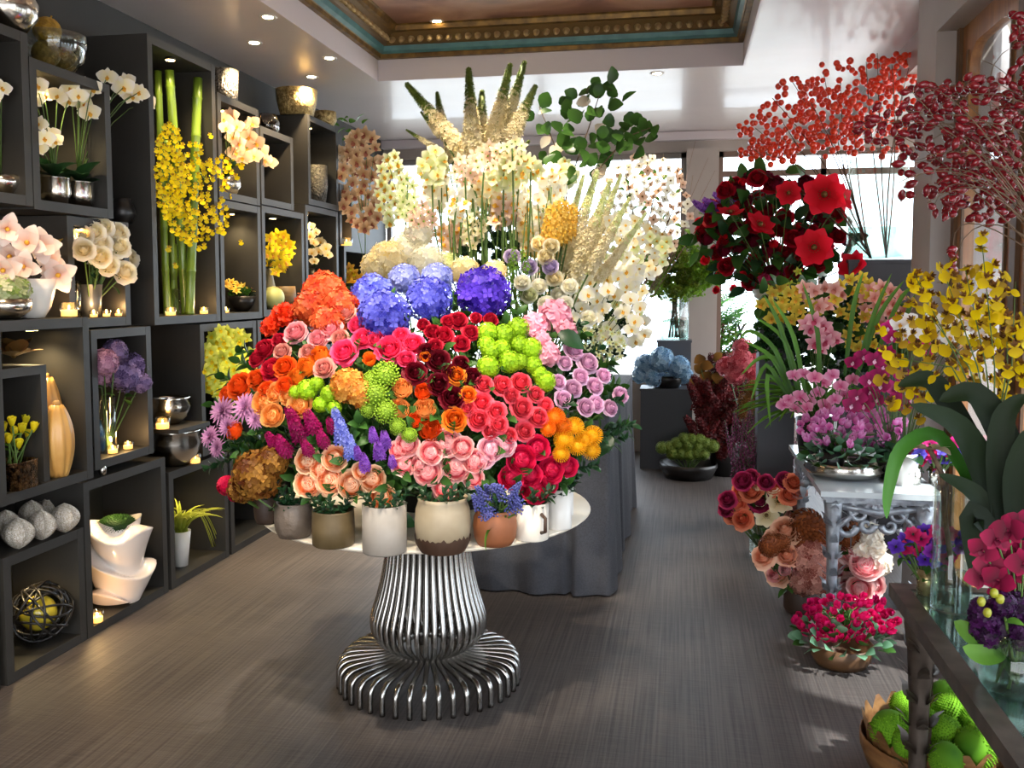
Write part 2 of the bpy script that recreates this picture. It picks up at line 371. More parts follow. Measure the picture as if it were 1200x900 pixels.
for (px_, py_), lb, aim in (((314, 20), 'recessed warm spotlight nearest the cream ceiling ledge edge, closest one', (-0.35, 0, -1)), ((298, 50), 'recessed warm spotlight nearest the charcoal wall, above the bamboo shelf', (-0.3, 0.1, -1)),
                            ((386, 68), 'recessed warm spotlight beside the ceiling ledge, second along', (-0.4, 0, -1)), ((365, 90), 'recessed warm spotlight above the woven basket on the shelves', (-0.3, 0.1, -1))):
    spot(at(px_, py_, Z=CZ), lb, 90, aim)
spot(at(770, 86, Z=CZ), 'recessed spotlight in the ceiling between coffer and back window', 40, (-0.1, -0.1, -1))
spot(at(512, 25, Z=CZ+0.37), 'recessed spotlight set into the painted cloud ceiling', 150, (-0.02, -0.25, -1), 1.0, (1, .84, .6))
for x_, y_, n_ in ((-1.9, 2.2, 'nearer the shelves'), (-.9, 2.0, 'over the middle of the shop'), (-.2, 2.4, 'nearer the wooden doors'), (-1.5, 4.4, 'right above the round table')):
    a_ = Vector((-1.11+.25*(x_+1.11), 3.75, 1.3))-Vector((x_, y_, CZ+.37)); spot(Vector((x_, y_, CZ+.37)), 'added fill spotlight in the painted ceiling ' + n_, 190, a_, .62, (1, .88, .70))  # unseen spots added to give the table bouquet directional light
for x_, y_, n_, tx_ in ((-1.7, 4.9, 'above the white hydrangeas', -1.75), (-.75, 4.9, 'above the moth orchids', -.8), (-1.2, 6.2, 'close to the back ledge', -1.1)):
    a_ = Vector((tx_, 5.75, 1.9))-Vector((x_, y_, CZ+.37)); spot(Vector((x_, y_, CZ+.37)), 'added fill spotlight in the painted ceiling ' + n_, 130, a_, .9, (1, .88, .68))  # more unseen spots, added to brighten the white flowers at the back
for y_, n_ in ((1.2, 'behind'), (2.6, 'just above')): spot(Vector((-2.35, y_, CZ)), 'recessed warm spotlight in the soffit %s the viewpoint' % n_, 90, (-0.35, 0.25, -1))
# ================================================================ FLORA KIT (unit-radius blooms facing +Z)
R3 = random.Random(5)
def cup(mb, phi, hw, R, H, flare=0.0, zb=-0.55, nu=3, nv=4, droop=0.0, a0=0.0, a1=1.0, wv=0.0):
    """one petal wrapped round the axis: half-width angle hw, radius R, height H, lip flaring outward"""
    q = R3.uniform(-.06, .06)
    def fn(u, v):
        s = 2*u-1; wd = hw*(0.45+0.62*math.sin(PI*(0.12+0.66*v))); az = phi+s*wd
        r = R*(0.22+0.78*min(1, v*1.5)**0.7)+flare*v**3+wv*math.sin(az*9)*v
        z = zb+H*(v-0.10*s*s*v)-droop*v**3+q*v
        return Vector((r*math.cos(az), r*math.sin(az), z)), a0+(a1-a0)*(0.35*v+0.65*(abs(s)**3*v if v < 1 else 1))
    mb.grid(fn, nu, nv)
def onion(mb, phi, hw, R, zt, zb=-.6, inn=0.0, flare=0.0, nu=3, nv=4, a0=0.0, a1=1.0, roll=0.0):
    """one petal of a closed bloom: bulges, leans in (inn) or opens outward (flare) at its lip"""
    q = R3.uniform(-.07, .07); k = R3.uniform(.93, 1.07); k2 = R3.uniform(.6, 1.35)
    def fn(u, v):
        s = 2*u-1; az = phi+s*hw*(.5+.6*math.sin(PI*(.15+.6*v))); t = max(0, (v-.6)/.4)
        r = R*k*((.3+.8*math.sin(PI/2*min(1, v/.6)))-inn*t)+flare*t*t*(1-.55*s*s)*k2
        z = zb+(zt-zb)*v-.24*s*s*v*v*min(1, abs(zt-zb))-roll*t*t*k2+q*v
        return Vector((r*math.cos(az), r*math.sin(az), z)), min(1, a0+(a1-a0)*(.25*v+.75*v**3))
    mb.grid(fn, nu, nv)
def blade(mb, phi, L, Wd, el, curl, base=0.05, a0=0.0, a1=1.0, nu=2, nv=4, shape=0.55, z0=0.0, fold=0.0, ruf=0.0):
    """one free petal or leaf running out from the axis at elevation el, curling down by curl over its length"""
    d = Vector((math.cos(phi), math.sin(phi), 0)); w = Vector((-math.sin(phi), math.cos(phi), 0))
    def fn(u, v):
        s = 2*u-1; wd = Wd*max(0.02, math.sin(PI*min(1, (v*0.94+0.03))**shape))**0.8
        e = el-curl*v; r = base+L*v*math.cos(el-curl*v*0.5); z = z0+L*v*math.sin(el-curl*v*0.5)+fold*wd*abs(s)+ruf*math.sin(s*6+phi*3)*v
        return d*r+w*(s*wd)+Vector((0, 0, z)), a0+(a1-a0)*v
    mb.grid(fn, nu, nv)
def fib(n, i, zmin=-1.0):
    z = 1-(1-zmin)*(i+0.5)/n; p = i*2.399963; r = math.sqrt(max(0, 1-z*z)); return Vector((r*math.cos(p), r*math.sin(p), z))
def floret(mb, c, nrm, s, k=4, a=0.5, cupd=0.25, spin=0.0):
    q = Vector(nrm).to_track_quat('Z', 'Y').to_matrix(); b = len(mb.v); mb.vert(c, a*0.6)
    for i in range(k):
        t = spin+2*PI*i/k; h = PI/k*0.82
        for (rr, tt, zz) in ((0.7, t-h, cupd*.6), (1.05, t, cupd), (0.7, t+h, cupd*.6)):
            mb.vert(Vector(c)+q @ Vector((rr*math.cos(tt)*s, rr*math.sin(tt)*s, zz*s)), a)
        o = b+1+i*3; mb.face((b, o, o+1, o+2))
KB = {}
def kit(k):
    if k in KB: return KB[k]
    mb = MB()
    if k.startswith('rose'):
        ph = {'rose': 0.0, 'rose2': 1.1, 'rose3': 2.3}.get(k, 0)
        op = {'rose': 1.0, 'rose2': .8, 'rose3': 1.15}.get(k, 1)
        L = [(2, .13, .60, .55, 0, 0), (3, .24, .60, .42, 0, 0), (3, .36, .57, .32, .03, 0), (4, .48, .50, .16, .08, .02), (5, .60, .38, .0, .15, .08), (5, .69, .18, .0, .24, .16), (5, .70, -.06, .0, .30, .14)]
        for j, (n, R, zt, inn, fl, ro) in enumerate(L):
            for i in range(n): onion(mb, ph+j*1.9+2*PI*i/n+R3.uniform(-.15, .15), PI/n*1.3, R, zt, inn=inn, flare=fl*op, roll=ro, a0=j/12, a1=min(1, .3+j/7))
        mb.att = 0; mb.ball((0, 0, .25), .16, 6, 5, (1, 1, 1.6))
    elif k == 'bud':
        for j, (n, R, H) in enumerate([(2, .2, 1.5), (3, .38, 1.45), (3, .5, 1.3), (3, .6, 1.0)]):
            for i in range(n): cup(mb, j*1.7+2*PI*i/n, PI/n*1.35, R, H, -.12 if j < 3 else .12, zb=-.7, a0=j/6, a1=j/5+.3)
    elif k == 'gardenrose':
        L = [(3, .10, .30, .3, 0, 0), (5, .22, .32, .25, 0, 0), (7, .36, .30, .2, .02, 0), (8, .50, .26, .12, .02, 0), (8, .64, .22, .05, .02, 0), (6, .78, .22, .0, .04, .02), (6, .86, .12, .0, .10, .06), (6, .88, -.06, .0, .20, .10)]
        for j, (n, R, zt, inn, fl, ro) in enumerate(L):
            for i in range(n):
                d = R3.uniform(-.25, .25); onion(mb, j*.9+2*PI*i/n+d, PI/n*(1.15 if j < 5 else 1.35), R, zt+R3.uniform(-.05, .05), inn=inn, flare=fl, roll=ro, nu=3 if j > 4 else 2, nv=4 if j > 4 else 3, a0=.0 if j < 5 else .5, a1=.12+.08*j if j < 5 else 1.0)
        mb.att = .05; mb.ball((0, 0, -.2), .62, 10, 5, (1, 1, .5))
    elif k == 'ranunculus':
        for j in range(8):
            n = 3+j//2; R = .10+.115*j
            for i in range(n): onion(mb, j*1.3+2*PI*i/n, PI/n*1.35, R, .58-.012*j*j, inn=.5-.055*j, flare=.012*j, nu=2, nv=4, a0=j/14, a1=min(1, .35+j/9))
        mb.att = 0; mb.ball((0, 0, .2), .14, 6, 5, (1, 1, 1.8))
    elif k == 'peony':
        for i in range(74):
            d = fib(74, i, -.55); ph = math.atan2(d.y, d.x); m2 = MB(); s = .34+.12*R3.random()
            blade(m2, R3.uniform(0, 6.3), s, s*.75, .25, -.5, base=-.15, a0=.2+.3*R3.random(), a1=.6+.4*R3.random(), nu=2, nv=2, ruf=.05)
            q = (d+Vector((R3.uniform(-.3, .3), R3.uniform(-.3, .3), .3))).to_track_quat('Z', 'Y').to_matrix().to_4x4()
            mb.add(m2, Matrix.Translation(d*.74) @ q)
        mb.att = .1; mb.ball((0, 0, -.05), .72, 10, 6)
    elif k == 'hydrangea':
        mb.att = .0; mb.ball((0, 0, 0), .78, 10, 6)
        for i in range(140):
            d = fib(140, i, -.75); d2 = (d+Vector((R3.uniform(-.35, .35), R3.uniform(-.35, .35), R3.uniform(-.35, .35)))).normalized()
            floret(mb, d*(.84+.12*R3.random()), d2, .19+.03*R3.random(), 4, R3.random(), .22, R3.random()*2)
    elif k == 'snowball':
        mb.att = .0; mb.ball((0, 0, 0), .82, 8, 6)
        for i in range(90):
            d = fib(90, i, -.85); floret(mb, d*(.88+.08*R3.random()), d, .2, 5, R3.random(), .25, R3.random())
    elif k == 'sedum':
        for i in range(130):
            d = fib(130, i, -.4); c = d*(.8+.16*R3.random()); mb.att = R3.random()
            mb.ball(c, .085, 5, 3)
        mb.att = 0; mb.ball((0, 0, 0), .74, 8, 5)
    elif k == 'carnation':
        for i in range(60):
            d = fib(60, i, -.2); m2 = MB(); s = .42
            blade(m2, R3.uniform(0, 6.3), s, s*.8, 1.1, .3, base=-.1, a0=.1, a1=.5+.5*R3.random(), nu=3, nv=2, shape=.3, ruf=.06)
            mb.add(m2, Matrix.Translation(d*.62) @ d.to_track_quat('Z', 'Y').to_matrix().to_4x4())
        mb.att = .1; mb.ball((0, 0, -.05), .6, 8, 5)
    elif k == 'dahlia':
        for j, (n, el, L) in enumerate([(16, .05, .95), (15, .35, .88), (12, .7, .74), (9, 1.05, .55), (6, 1.4, .35)]):
            for i in range(n): blade(mb, j*.3+2*PI*i/n, L, .12, el, .35, base=.04, a0=.2, a1=1, nu=2, nv=3, fold=.35, z0=.02*j)
    elif k == 'pompon':
        for i in range(120):
            d = fib(120, i, -.5); m2 = MB(); blade(m2, 0, .3, .16, .9, .5, base=-.1, a0=.1, a1=.4+.6*R3.random(), nu=2, nv=2, fold=.4)
            mb.add(m2, Matrix.Translation(d*.74) @ d.to_track_quat('Z', 'Y').to_matrix().to_4x4())
        mb.att = .05; mb.ball((0, 0, 0), .74, 8, 6)
    elif k == 'pincushion':
        mb.att = .2; mb.ball((0, 0, 0), .62, 10, 6)
        for i in range(170):
            d = fib(170, i, -.6); e = d.cross(Vector((0, 0, 1))); e = e.normalized() if e.length > .01 else Vector((1, 0, 0)); up = (d*.45+Vector((0, 0, .12)))
            p = d*.55; mb.att = .3+.5*R3.random(); b = len(mb.v); w = e*.022
            for q, a in ((p-w*1.5, .2), (p+w*1.5, .2), (p+up*.8+w, .7), (p+up*.8-w, .7)): mb.vert(q, a)
            mb.face((b, b+1, b+2, b+3)); mb.ball(p+up*.85, .045, 4, 3)
    elif k == 'anemone':
        for j, (n, L, el) in enumerate([(4, 1.0, .12), (4, .95, .3)]):
            for i in range(n): blade(mb, j*.78+2*PI*i/n+.1, L, .46, el, -.15, base=.05, a0=0, a1=1, nu=3, nv=4, shape=.75, ruf=.04)
        mb.cur = 1; mb.att = .5; mb.ball((0, 0, .12), .16, 8, 5)
        for i in range(14): mb.ball((.26*math.cos(i*.45), .26*math.sin(i*.45), .17), .03, 4, 3)
    elif k == 'lily':
        for i in range(6): blade(mb, 2*PI*i/6+.2*(i % 2), 1.0, .27, .75, .75 if i % 2 else .6, base=.03, a0=0, a1=1, nu=2, nv=5, shape=.62, fold=-.15, z0=-.25)
        mb.cur = 1
        for i in range(5): mb.tube([(0, 0, -.2), (.18*math.cos(i*1.26), .18*math.sin(i*1.26), .35)], .02, 4); mb.ball((.19*math.cos(i*1.26), .19*math.sin(i*1.26), .38), .05, 4, 3)
    elif k == 'tulip':
        for j in range(2):
            for i in range(3): cup(mb, j*1.05+2*PI*i/3, 1.0, .5+.08*j, 1.9-.1*j, -.02 if j == 0 else .14, zb=-1.0, nu=4, nv=5, a0=.1, a1=.9)
    elif k == 'cymbidium':
        for i, (t, L, w_) in enumerate(((90, 1.0, .34), (22, .98, .33), (158, .98, .33), (-42, .95, .33), (222, .95, .33))):
            blade(mb, math.radians(t), L, w_, .22, .28, base=.04, a0=0, a1=1, nu=2, nv=4, shape=.72, fold=-.1)
        mb.cur = 1; blade(mb, math.radians(-90), .62, .3, .75, 1.2, base=.04, a0=0, a1=1, nu=3, nv=4, shape=.9, fold=.35); mb.ball((0, .02, .16), .12, 6, 5, (1, 1, 1.6))
    elif k == 'phalaenopsis':
        blade(mb, PI/2, .85, .34, .12, .15, a0=.1, a1=1, nu=2, nv=3, shape=.7)
        for t in (-50, 230): blade(mb, math.radians(t), .82, .32, .12, .15, a0=.1, a1=1, nu=2, nv=3, shape=.7)
        for t in (8, 172): blade(mb, math.radians(t), 1.0, .60, .2, .2, a0=0, a1=1, nu=3, nv=4, shape=.72)
        mb.cur = 1; blade(mb, math.radians(-90), .45, .2, .8, .9, base=.02, nu=2, nv=3, shape=.8, fold=.5); mb.ball((0, 0, .14), .09, 6, 5)
    elif k == 'oncidium':
        mb.cur = 0; blade(mb, -PI/2, .95, .62, .15, .3, base=.08, a0=.2, a1=1, nu=4, nv=4, shape=.95, ruf=.05)
        for t in (20, 160): blade(mb, math.radians(t), .5, .22, .1, .2, a0=.2, a1=.8, nu=2, nv=3)
        mb.cur = 1; blade(mb, PI/2, .55, .15, .2, .3, a0=0, a1=1, nu=2, nv=3)
        for t in (48, 132): blade(mb, math.radians(t), .5, .12, .15, .3, a0=0, a1=1, nu=2, nv=3)
        mb.ball((0, .02, .08), .13, 6, 5)
    elif k == 'cyclamen':
        for i in range(5): blade(mb, 2*PI*i/5, 1.25, .38, 1.15, -.35, base=.1, a0=0, a1=1, nu=2, nv=4, shape=.7, z0=-.35, ruf=.05)
    elif k == 'magnolia':
        for j, (n, el, L) in enumerate([(4, .3, 1.05), (4, .85, .95)]):
            for i in range(n): blade(mb, j*.8+2*PI*i/n, L, .42, el, .1, base=.03, a0=0, a1=1, nu=3, nv=5, shape=.8, fold=.25)
        mb.cur = 1; mb.ball((0, 0, .18), .14, 7, 6, (1, 1, 1.7))
    elif k == 'star':
        for i in range(5): blade(mb, 2*PI*i/5, .9, .3, .3, .3, base=.05, a0=0, a1=1, nu=2, nv=2, shape=.75)
        mb.cur = 1; mb.ball((0, 0, .08), .14, 5, 4)
    elif k == 'dogwood':
        for i in range(4): blade(mb, PI/2*i, .95, .46, .2, .2, base=.04, a0=0, a1=1, nu=2, nv=3, shape=.8)
        mb.cur = 1; mb.ball((0, 0, .08), .17, 6, 4)
    elif k in ('delphinium', 'stock', 'heather', 'muscari', 'foxtail', 'amaranth'):
        # a spike standing on the origin, height 1
        if k == 'delphinium': n, r0, r1, fs, kk = 34, .15, .06, .095, 5
        elif k == 'stock': n, r0, r1, fs, kk = 52, .22, .10, .155, 5
        elif k == 'muscari': n, r0, r1, fs, kk = 40, .20, .06, .09, 4
        elif k == 'heather': n, r0, r1, fs, kk = 60, .05, .02, .035, 4
        elif k == 'amaranth': n, r0, r1, fs, kk = 70, .17, .05, .12, 4
        else: n, r0, r1, fs, kk = 320, .075, .010, .040, 5
        for i in range(n):
            v = (i+.5)/n; a = i*2.4; r = (r0+(r1-r0)*v**1.2)*(1+(.25*R3.uniform(-1, 1) if k == 'foxtail' else 0))
            if k == 'foxtail' and v < .12: r *= .6+3*v
            c = Vector((r*math.cos(a), r*math.sin(a), v*(1 if k == 'foxtail' else .95)))
            d = Vector((math.cos(a), math.sin(a), .3+(.9 if k == 'foxtail' else .3)*v))
            mb.cur = 1 if (k == 'foxtail' and v > .52+.2*R3.random()) else 0
            if k in ('muscari',): mb.att = R3.random(); mb.ball(c, fs*.62, 5, 4, (1, 1, 1.3))
            else: floret(mb, c, d, fs*(1-.45*v), kk, R3.random(), .5, a)
        mb.cur = 1; mb.att = .5; mb.tube([(0, 0, -.02), (0, 0, .97)], .012 if k != 'foxtail' else .02, 5)
    elif k == 'leaf':                              # oval leaf along +X, length 1
        blade(mb, 0, 1.0, .30, .35, .7, base=0, a0=0, a1=1, nu=2, nv=5, shape=.72, fold=.3)
    elif k == 'roundleaf':
        blade(mb, 0, 1.0, .46, .3, .5, base=0, a0=0, a1=1, nu=2, nv=4, shape=.85, fold=.2)
    elif k == 'longleaf':
        blade(mb, 0, 1.0, .085, .9, 1.3, base=0, a0=0, a1=1, nu=2, nv=8, shape=.55, fold=.5)
    elif k == 'sprig':                             # leafy shoot, height 1, leaves joined
        lf = kit('leaf'); mb.att = .3; mb.tube([(0, 0, 0), (.02, 0, .5), (0, .02, 1)], .012, 4)
        for i in range(11):
            v = .25+.75*i/10; M_ = Matrix.Translation((0, 0, v)) @ Matrix.Rotation(i*2.4, 4, 'Z') @ Matrix.Rotation(-.25-.5*v, 4, 'Y') @ Matrix.Scale(.36-.1*v, 4)
            mb.add(lf, M_)
    elif k == 'fern':
        for q in range(7):
            t = q*.9; 
            for j in range(9):
                v = (j+1)/9; p = Vector((math.cos(t)*.7*v, math.sin(t)*.7*v, .75*v-.35*v*v))
                for sg in (-1, 1):
                    m2 = MB(); blade(m2, t+sg*1.1, .26*(1.1-v*.8), .05, .2, .5, base=0, nu=1, nv=2); mb.add(m2, Matrix.Translation(p))
    elif k == 'clump':                             # rosette of small rounded leaves (dense foliage cushion, radius 1)
        lf = kit('roundleaf')
        for i in range(70):
            d = fib(70, i, -.2); M_ = Matrix.Translation(d*.62) @ d.to_track_quat('X', 'Z').to_matrix().to_4x4() @ Matrix.Rotation(R3.uniform(-1, 1), 4, 'X') @ Matrix.Rotation(R3.uniform(-1.1, .3), 4, 'Y') @ Matrix.Scale(.42, 4)
            mb.add(lf, M_)
    elif k == 'mosspad':
        for i in range(420):
            d = fib(420, i, -.5); q = d.to_track_quat('Z', 'Y').to_matrix(); b = len(mb.v); r = R3.random(); s = .07
            e = q @ Vector((math.cos(r*6), math.sin(r*6), 0)); g = q @ Vector((-math.sin(r*6), math.cos(r*6), 0))
            for p_ in (d*.9+e*s, d*.9-e*s*.6+g*s, d*.9-e*s*.6-g*s): mb.vert(p_, r*.4)
            mb.vert(d*(1.02+.08*r), .5+.5*r); mb.face((b, b+1, b+3)); mb.face((b+1, b+2, b+3)); mb.face((b+2, b, b+3))
        mb.att = .1; mb.ball((0, 0, 0), .95, 12, 8)
    KB[k] = mb; return mb
KM = {}
def km(k, *mats):
    key = (k,)+tuple(m.name for m in mats)
    if key not in KM: KM[key] = kit(k).mesh(k, list(mats))
    return KM[key]
KM_STEM = {}
def stem_mesh(m):
    if m.name not in KM_STEM: KM_STEM[m.name] = MB().tube([(0, 0, 0), (0, 0, .5), (0, 0, 1)], 1.0, 5).mesh('stem', m)
    return KM_STEM[m.name]
m_stem = mat('green_stem', '#4f6b2c', 0.5); m_twig = mat('brown_twig', '#4b3826', 0.7, noise=(30, '#6b5540')); m_dstem = mat('dark_stem', '#2c3d1c', 0.5)
m_leaf = petal('#24431a', '#3b6426', 0.18, 0.4); m_leafd = petal('#16301a', '#27492a', 0.12, 0.35); m_leafy = petal('#5f8a26', '#87ad3a', 0.3, 0.45)
m_leafb = petal('#3d6b45', '#7fae8e', 0.2, 0.4); m_leafs = petal('#4c7a2a', '#6c9a3a', 0.35, 0.4)
def aimq(d, spin=None):
    q = Vector(d).normalized().to_track_quat('Z', 'Y')
    return q @ Quaternion((0, 0, 1), R3.uniform(0, 6.283) if spin is None else spin)
def cut(name, label, cat, kind, mats, pos, face, base, r, group=None, leaves=2, leafm=None, part='bloom', sr=0.004, stemm=None, spin=None, zs=1.0, pend=True):
    """one cut flower: an empty at the foot of its stem with stem, bloom and leaves"""
    pos, base = Vector(pos), Vector(base); d = pos-base; L = d.length
    t = thing(name, None, cat, base); t.rotation_mode = 'QUATERNION'; q = d.to_track_quat('Z', 'Y'); t.rotation_quaternion = q
    mats = mats if isinstance(mats, (list, tuple)) else [mats]
    put('stem', stem_mesh(stemm or m_stem), t, (0, 0, 0), None, (sr, sr, max(.01, L-0.3*r)))
    qi = q.inverted(); b = put(part, km(kind, *mats), t, (0, 0, L), qi @ aimq(face, spin), (r, r, r*zs))
    for i in range(leaves):
        put('leaf', km('leaf', leafm or m_leaf), t, (0, 0, L-min(L*.6, r*R3.uniform(1.4, 2.6))), Quaternion((0, 0, 1), R3.uniform(0, 6.28)), min(.07, r*R3.uniform(1.2, 1.7)))
    t['_p'] = tuple(pos)
    if pend: later(label, t, group)
    else: tag(t, label, None, group); del t['_p']
    return t
def scatter(cx, cy, rx, ry, n, md, rn):
    pts = []
    for _ in range(4000):
        if len(pts) >= n: break
        x, y = rn.uniform(-1, 1), rn.uniform(-1, 1)
        if x*x+y*y > 1: continue
        p = (cx+x*rx, cy+y*ry)
        if all((p[0]-q[0])**2+(p[1]-q[1])**2 > md*md for q in pts): pts.append(p)
    return pts
def tocam(p, up=0.0, out=None, w=0.5):
    d = (EYE-Vector(p)).normalized()+Vector((0, 0, up))
    if out is not None: d += Vector(out).normalized()*w
    return d.normalized()
# ---------------------------------------------------------------- vessels
m_silver = mat('mercury_silver', '#c9c4bc', 0.18, 1.0, bump=(14, 0.15)); m_silverd = mat('tarnished_silver', '#8d867c', 0.3, 1.0, noise=(18, '#5e574e'))
m_white = mat('white_glaze', '#e6e1da', 0.3, coat=0.3); m_clear = glass('clear_glass', '#f3f8f6', 0.12); m_water = glass('vase_water', '#dfeee8', 0.1)
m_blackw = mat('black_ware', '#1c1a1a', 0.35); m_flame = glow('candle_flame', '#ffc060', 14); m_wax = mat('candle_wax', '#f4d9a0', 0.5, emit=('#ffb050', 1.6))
def vessel(name, label, cat, base, prof, m, n=24, part='body', wob=None, group=None, wall=0.006, inside=True, cap=True):
    t = thing(name, label, cat, base, group)
    mb = MB(); pr = [(r, z) for r, z in prof]
    if inside: pr = pr+[(max(.001, r-wall), z) for r, z in reversed(prof) if z > prof[0][1]+wall]+[(.0005, prof[0][1]+wall)]
    mb.lathe([(0.0005, prof[0][1])]+pr, n, wob=wob, cap=False); put(part, mb.mesh(part, m), t); return t
def votive(px_, py_, label, X=None, Y=None, Z=None, s=0.035, h=0.055, group=None, light=1.0):
    p = at(px_, py_, X=X, Y=Y, Z=Z)
    t = vessel('tea_light', label, 'candle', p, [(s*.85, 0), (s, h)], m_clear, 12, 'glass_cup', group=group, wall=.003)
    put('candle', MB().lathe([(s*.8, .004), (s*.8, h*.5), (0.0005, h*.5)], 12).mesh('candle', m_wax), t)
    put('flame', MB().ball((0, 0, h*.5+.012), .006, 6, 5, (1, 1, 2)).mesh('flame', m_flame), t)
    if light:
        l = bpy.data.lights.new('candle_light', 'POINT'); l.energy = light; l.color = (1, .6, .25); l.shadow_soft_size = .02
        o = bpy.data.objects.new('candle_light', l); COL.objects.link(o); o.parent = t; o.location = (0, 0, h+.02)
    return t
# ================================================================ LEFT SHELVES
m_in = mat('olive_shade_backing', '#231e0c', 0.6, noise=(5, '#1d190a'))  # warm light and shade inside the cubes put into the panel colour
def shelf_unit(label, y0, y1, z0, z1, X=-2.93, w=0.048):
    t = thing('shelf_cube', label, 'shelf', (X, (y0+y1)/2, z0)); d = X-XL; h = (y1-y0)/2; H = z1-z0
    e = 0.002
    put('side_panel', MB().box(-d, -h+e, e, 0, -h+w, H-e).mesh('side_panel', m_dark), t); put('side_panel', MB().box(-d, h-w, e, 0, h-e, H-e).mesh('side_panel', m_dark), t)
    put('top_panel', MB().box(-d, -h+w, H-w, -0.001, h-w, H-e).mesh('top_panel', m_dark), t); put('bottom_panel', MB().box(-d, -h+w, e, -0.001, h-w, w).mesh('bottom_panel', m_dark), t)
    put('back_panel', MB().box(-d+0.002, -h+w, w, -d+0.016, h-w, H-w).mesh('back_panel', m_in), t)
    return t
UN = [('tall charcoal shelf cube nearest the viewer with silver vessel on top', 3.22, 3.75, 2.14, 2.92),
 ('charcoal shelf cube with white orchids, glass bowl of melons on top', 3.752, 4.35, 2.13, 2.82),
 ('brightly lit charcoal shelf cube holding the cream rose bunch', 4.03, 4.54, 1.568, 2.127, -2.97),
 ('large charcoal shelf cube with cream gourds and yellow tulips', 3.38, 4.02, 0.83, 1.63, -2.86),
 ('charcoal shelf cube holding purple hydrangeas in a glass cylinder', 4.13, 4.66, 0.84, 1.56),
 ('tall narrow charcoal shelf cube with bamboo poles', 4.70, 5.45, 1.56, 3.18),
 ('charcoal shelf cube with peach orchids under the textured silver vase', 5.47, 6.05, 2.35, 3.02),
 ('charcoal shelf cube with the low yellow flower bowl and candle', 5.47, 6.05, 1.56, 2.345),
 ('empty looking charcoal shelf cube under the glass ball vase', 6.07, 6.62, 2.365, 2.915),
 ('charcoal shelf cube with yellow orchids above the mint sphere', 6.07, 6.80, 1.57, 2.36),
 ('charcoal shelf cube under the gold woven basket', 6.90, 7.55, 2.44, 3.15),
 ('charcoal shelf cube with a cream orchid spray below the woven vase', 6.83, 7.53, 1.70, 2.435),
 ('narrow charcoal shelf cube with the pale teardrop vase', 7.57, 7.90, 2.16, 2.68),
 ('small far charcoal shelf cube with the orange orchid', 7.66, 8.33, 1.75, 2.15),
 ('charcoal floor cube with the yellow globe in black twigs', 3.47, 4.025, 0.0, 0.58),
 ('sliver of a charcoal floor cube cut by the picture edge', 2.90, 3.43, 0.0, 0.80),
 ('charcoal floor cube holding the white swirl vase', 4.03, 4.77, 0.0, 0.80),
 ('charcoal floor cube with grass in a white vase, silver bowls on top', 4.80, 5.50, 0.0, 0.70),
 ('charcoal shelf cube with lime cymbidiums behind the table flowers', 5.19, 5.95, 0.72, 1.55),
 ('dark floor cube beyond the grass vase, behind the table', 5.53, 6.30, 0.0, 0.70),
 ('dark floor cube third beyond the grass vase', 6.33, 7.40, 0.0, 0.70),
 ('dark shelf cube behind the orange hydrangea', 5.97, 6.82, 0.72, 1.55)]
for u in UN: shelf_unit(u[0], u[1], u[2], u[3], u[4], *( [u[5]] if len(u) > 5 else []))
# small inner cube standing inside the gourd shelf
ic = thing('display_box', 'small tan-lit charcoal box inside the gourd shelf, lotus on top', 'box', (-2.9, 3.56, 0.878))
put('top_panel', MB().box(-.4, -.13, .50, .02, .17, .54).mesh('top_panel', m_dark), ic); put('side_panel', MB().box(-.4, .13, 0, .02, .17, .50).mesh('side_panel', m_dark), ic); put('back_panel', MB().box(-.4, -.13, 0, -.38, .13, .50).mesh('back_panel', m_in), ic)
# puck lights under shelf tops
m_puck = glow('puck_lens', '#ffd890', 26)
def puck(label, x, y, z, e):
    t = thing('puck_light', label, 'light', (x, y, z))
    put('housing', MB().lathe([(.03, 0), (.03, -.012), (.026, -.012)], 14).mesh('housing', m_silverd), t); put('lens', MB().lathe([(.0005, -.0135), (.026, -.013)], 14, cap=False).mesh('lens', m_puck), t)
    l = bpy.data.lights.new('puck_lamp', 'SPOT'); l.energy = e*.72; l.color = (1, .76, .40); l.spot_size = 2.3; l.spot_blend = .8; l.shadow_soft_size = .03
    o = bpy.data.objects.new('puck_lamp', l); COL.objects.link(o); o.parent = t; o.location = (0, 0, -.03)
puck('puck light inside the cream rose cube', -3.0, 4.17, 2.078, 42)
puck('puck light over the white orchids', -3.08, 4.0, 2.77, 16)
puck('puck light at the top of the bamboo cube', -3.0, 5.05, 3.13, 13)
puck('puck light in the gourd cube', -3.05, 3.86, 1.58, 12)
puck('puck light over the peach orchids', -3.05, 5.76, 2.97, 14)
puck('puck light over the low yellow bowl', -3.08, 5.9, 2.295, 8)
puck('puck light over the yellow orchids', -3.05, 6.5, 2.31, 12)
puck('puck light over the cream orchid spray', -3.05, 7.1, 2.385, 10)
puck('puck light over the lime cymbidiums', -3.0, 5.6, 1.50, 18)
puck('puck light in the woven vase cube', -3.05, 7.2, 3.10, 8)
puck('puck light over the yellow globe', -3.08, 3.75, .53, 5)
puck('puck light in the swirl vase cube', -3.05, 4.35, .75, 7)
puck('puck light in the grass vase cube', -3.1, 5.2, .65, 5)
